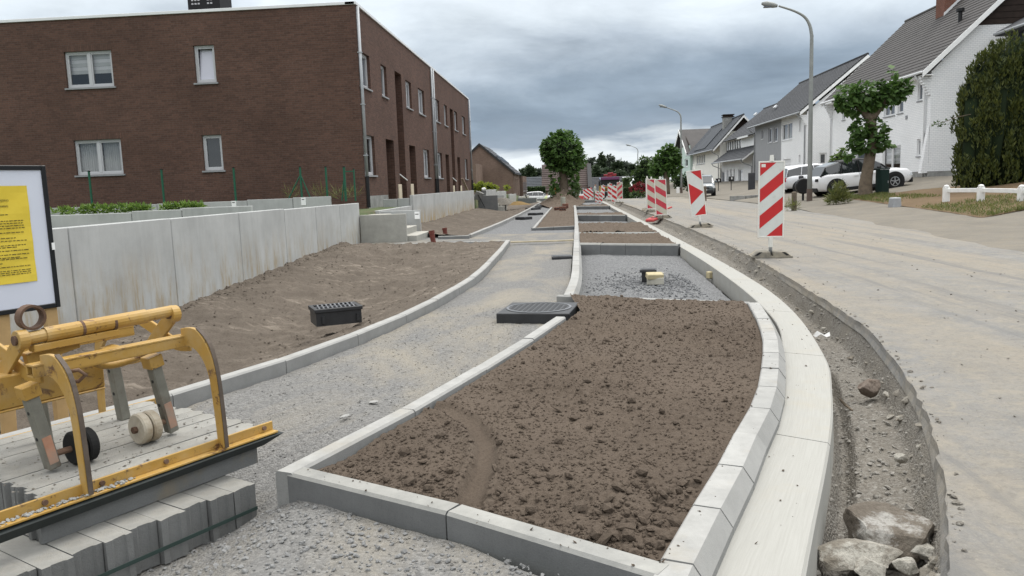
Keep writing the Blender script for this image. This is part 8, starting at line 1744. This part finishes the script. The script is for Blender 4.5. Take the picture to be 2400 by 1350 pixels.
n = 5200; X = rng.uniform(-1.75, .35, n); Y = rng.uniform(1.9, 3.6, n); ed = np.interp(X, [-2, -1.35, -.45, .22, .6], [3.6, 3.25, 2.75, 2.30, 2.0]); d = ed - Y; kp = (d > .03) & (rng.uniform(0, 1, n) < np.exp(-d * 1.2)); X, Y = X[kp], Y[kp]
P = np.stack([X, Y, path_z(X, Y, 0)], -1); scatter('loose_gravel', 'coarser grey stones in front of the bed edging', P, pw(len(P), .0035, .0125, 2.6), M('grey_crushed_stone', (.20, .20, .197), .9, .35, 30, .4, 90), 'ico', .7)
tA = [(x - .015, y) for x, y in GO[:-1]] + [(2.4, 60), (2.4, 110)]; tB = [(p_[0], p_[1]) for p_ in RE[:-6]] + [(3.2, 110)]
P = samp(tA, tB, trench_z, 5000, 1.7, .03, .95, v0=.03, v1=.42, vp=1.3); scatter('trench_rubble', 'loose rubble and grit in the trench', P, pw(len(P), .003, .017, 3), M('pale_rubble', (.25, .235, .21), .95, .4, 25, .4, 90), 'ico', .65)
P = samp(tA, tB, trench_z, 170, 1.7, .72, .97, v0=.05, v1=.4, vp=1.2); scatter('trench_rubble', 'bigger broken stones along the crust edge of the trench', P, pw(len(P), .010, .038, 2.4), MAT['rock2'], 'ico', .6, .35)
sA = [(-5.22, .6), (-5.22, 17.78)]; sB = [(-4.8, .6), (-4.28, 2.0)] + [(x - .10, y) for x, y in LK][:-1] + [(-1.44, 17.72)]
P = np.concatenate([samp(sA, sB, swale_z, 5000, 1.35, .02, .97, vp=1.0), samp(sA, sB, swale_z, 1600, 1.35, .0, .06, v0=.1)]); scatter('soil_crumbs', 'dry crumbs on the raked slope below the wall', P, pw(len(P), .004, .018, 3.2), MAT['soil_dry'], 'ico', .65)
q_ = at_z(1537, 668, -.15); n = 2600; a = rng.normal(0, 1, (n, 2)) * np.array([.42, .75]) + np.array([q_.x + .05, q_.y + .35]); kp = (a[:, 0] > .16) & (a[:, 0] < 1.75) & (a[:, 1] > 8.9) & (a[:, 1] < 15); a = a[kp]
P = np.stack([a[:, 0], a[:, 1], bay_z(a[:, 0], a[:, 1], 0)], -1); scatter('loose_gravel', 'heaped coarse stones round the valve box in the bay', P, pw(len(P), .006, .02, 2.4), M('bay_crushed_stone', (.15, .153, .157), .9, .35, 30, .4, 90), 'ico', .7)
bl = lambda y: (float(xat(PK, y)) + .1, y); P = samp([bl(8.75), bl(16.4)], [(pxr(8.05), 8.05), (pxr(15.5), 15.5)], bay_z, 5000, 1.2, .02, .98); scatter('loose_gravel', 'fine crushed stone spread over the first bay', P, pw(len(P), .003, .008, 2), MAT['gravel_grey'], 'oct', .6)
P = samp(RE, RR, road_z, 700, 2.0, .0, .7, v0=.12, v1=.55); scatter('road_grit', 'scattered grit and dirt crumbs on the dusty road', P, pw(len(P), .003, .016, 4), MAT['trench'], 'ico', .6)
P = samp(RE, RR, road_z, 260, 2.0, .0, .02, v0=.1, v1=.5); scatter('road_grit', 'crumbs along the broken edge of the asphalt', P, pw(len(P), .004, .02, 3), MAT['trench'], 'ico', .6)
P = samp(GI[3:-6], GO[3:-6], lambda X, Y, t: .006 + 0 * X, 130, 1.3, .02, .98); scatter('dirt_crumbs', 'dark dirt crumbs fallen on the gutter band', P, pw(len(P), .002, .009, 2.5), MAT['soil'], 'oct', .6)
P = samp(KI[6:], [(x + .10, y) for x, y in KI[6:]], lambda X, Y, t: .1005 + 0 * X, 50, 1.2, .0, .9); scatter('dirt_crumbs', 'soil crumbs on the bevelled kerb stones', P, pw(len(P), .002, .009, 2.5), MAT['soil'], 'oct', .6)
P = samp([(-1.2, 3.18), (.2, 2.33)], [(-1.15, 3.26), (.25, 2.42)], lambda X, Y, t: .101 + 0 * X, 35, 1, .0, 1); scatter('dirt_crumbs', 'soil crumbs on the near front edging', P, pw(len(P), .002, .008, 2.5), MAT['soil'], 'oct', .6)
q = np.array([tuple(loc(u_, w_, .199)) for u_, w_ in zip(rng.uniform(-.3, .95, 500) ** 1.0, rng.uniform(.0, .9, 500))]); scatter('dirt_crumbs', 'mortar dirt on top of the stacked blocks', q, pw(500, .002, .008, 2.5), MAT['trench'], 'oct', .5)
q = np.array([tuple(loc(u_, -.03 + w_, .158)) for u_, w_ in zip(rng.uniform(-.3, .35, 160), rng.normal(0, .008, 160))]); scatter('dirt_crumbs', 'cement crumbs caked on the front jaw bar of the clamp', q, pw(160, .003, .011, 1.8), MAT['plinth'], 'ico', .6)
bpy.context.view_layer.update()
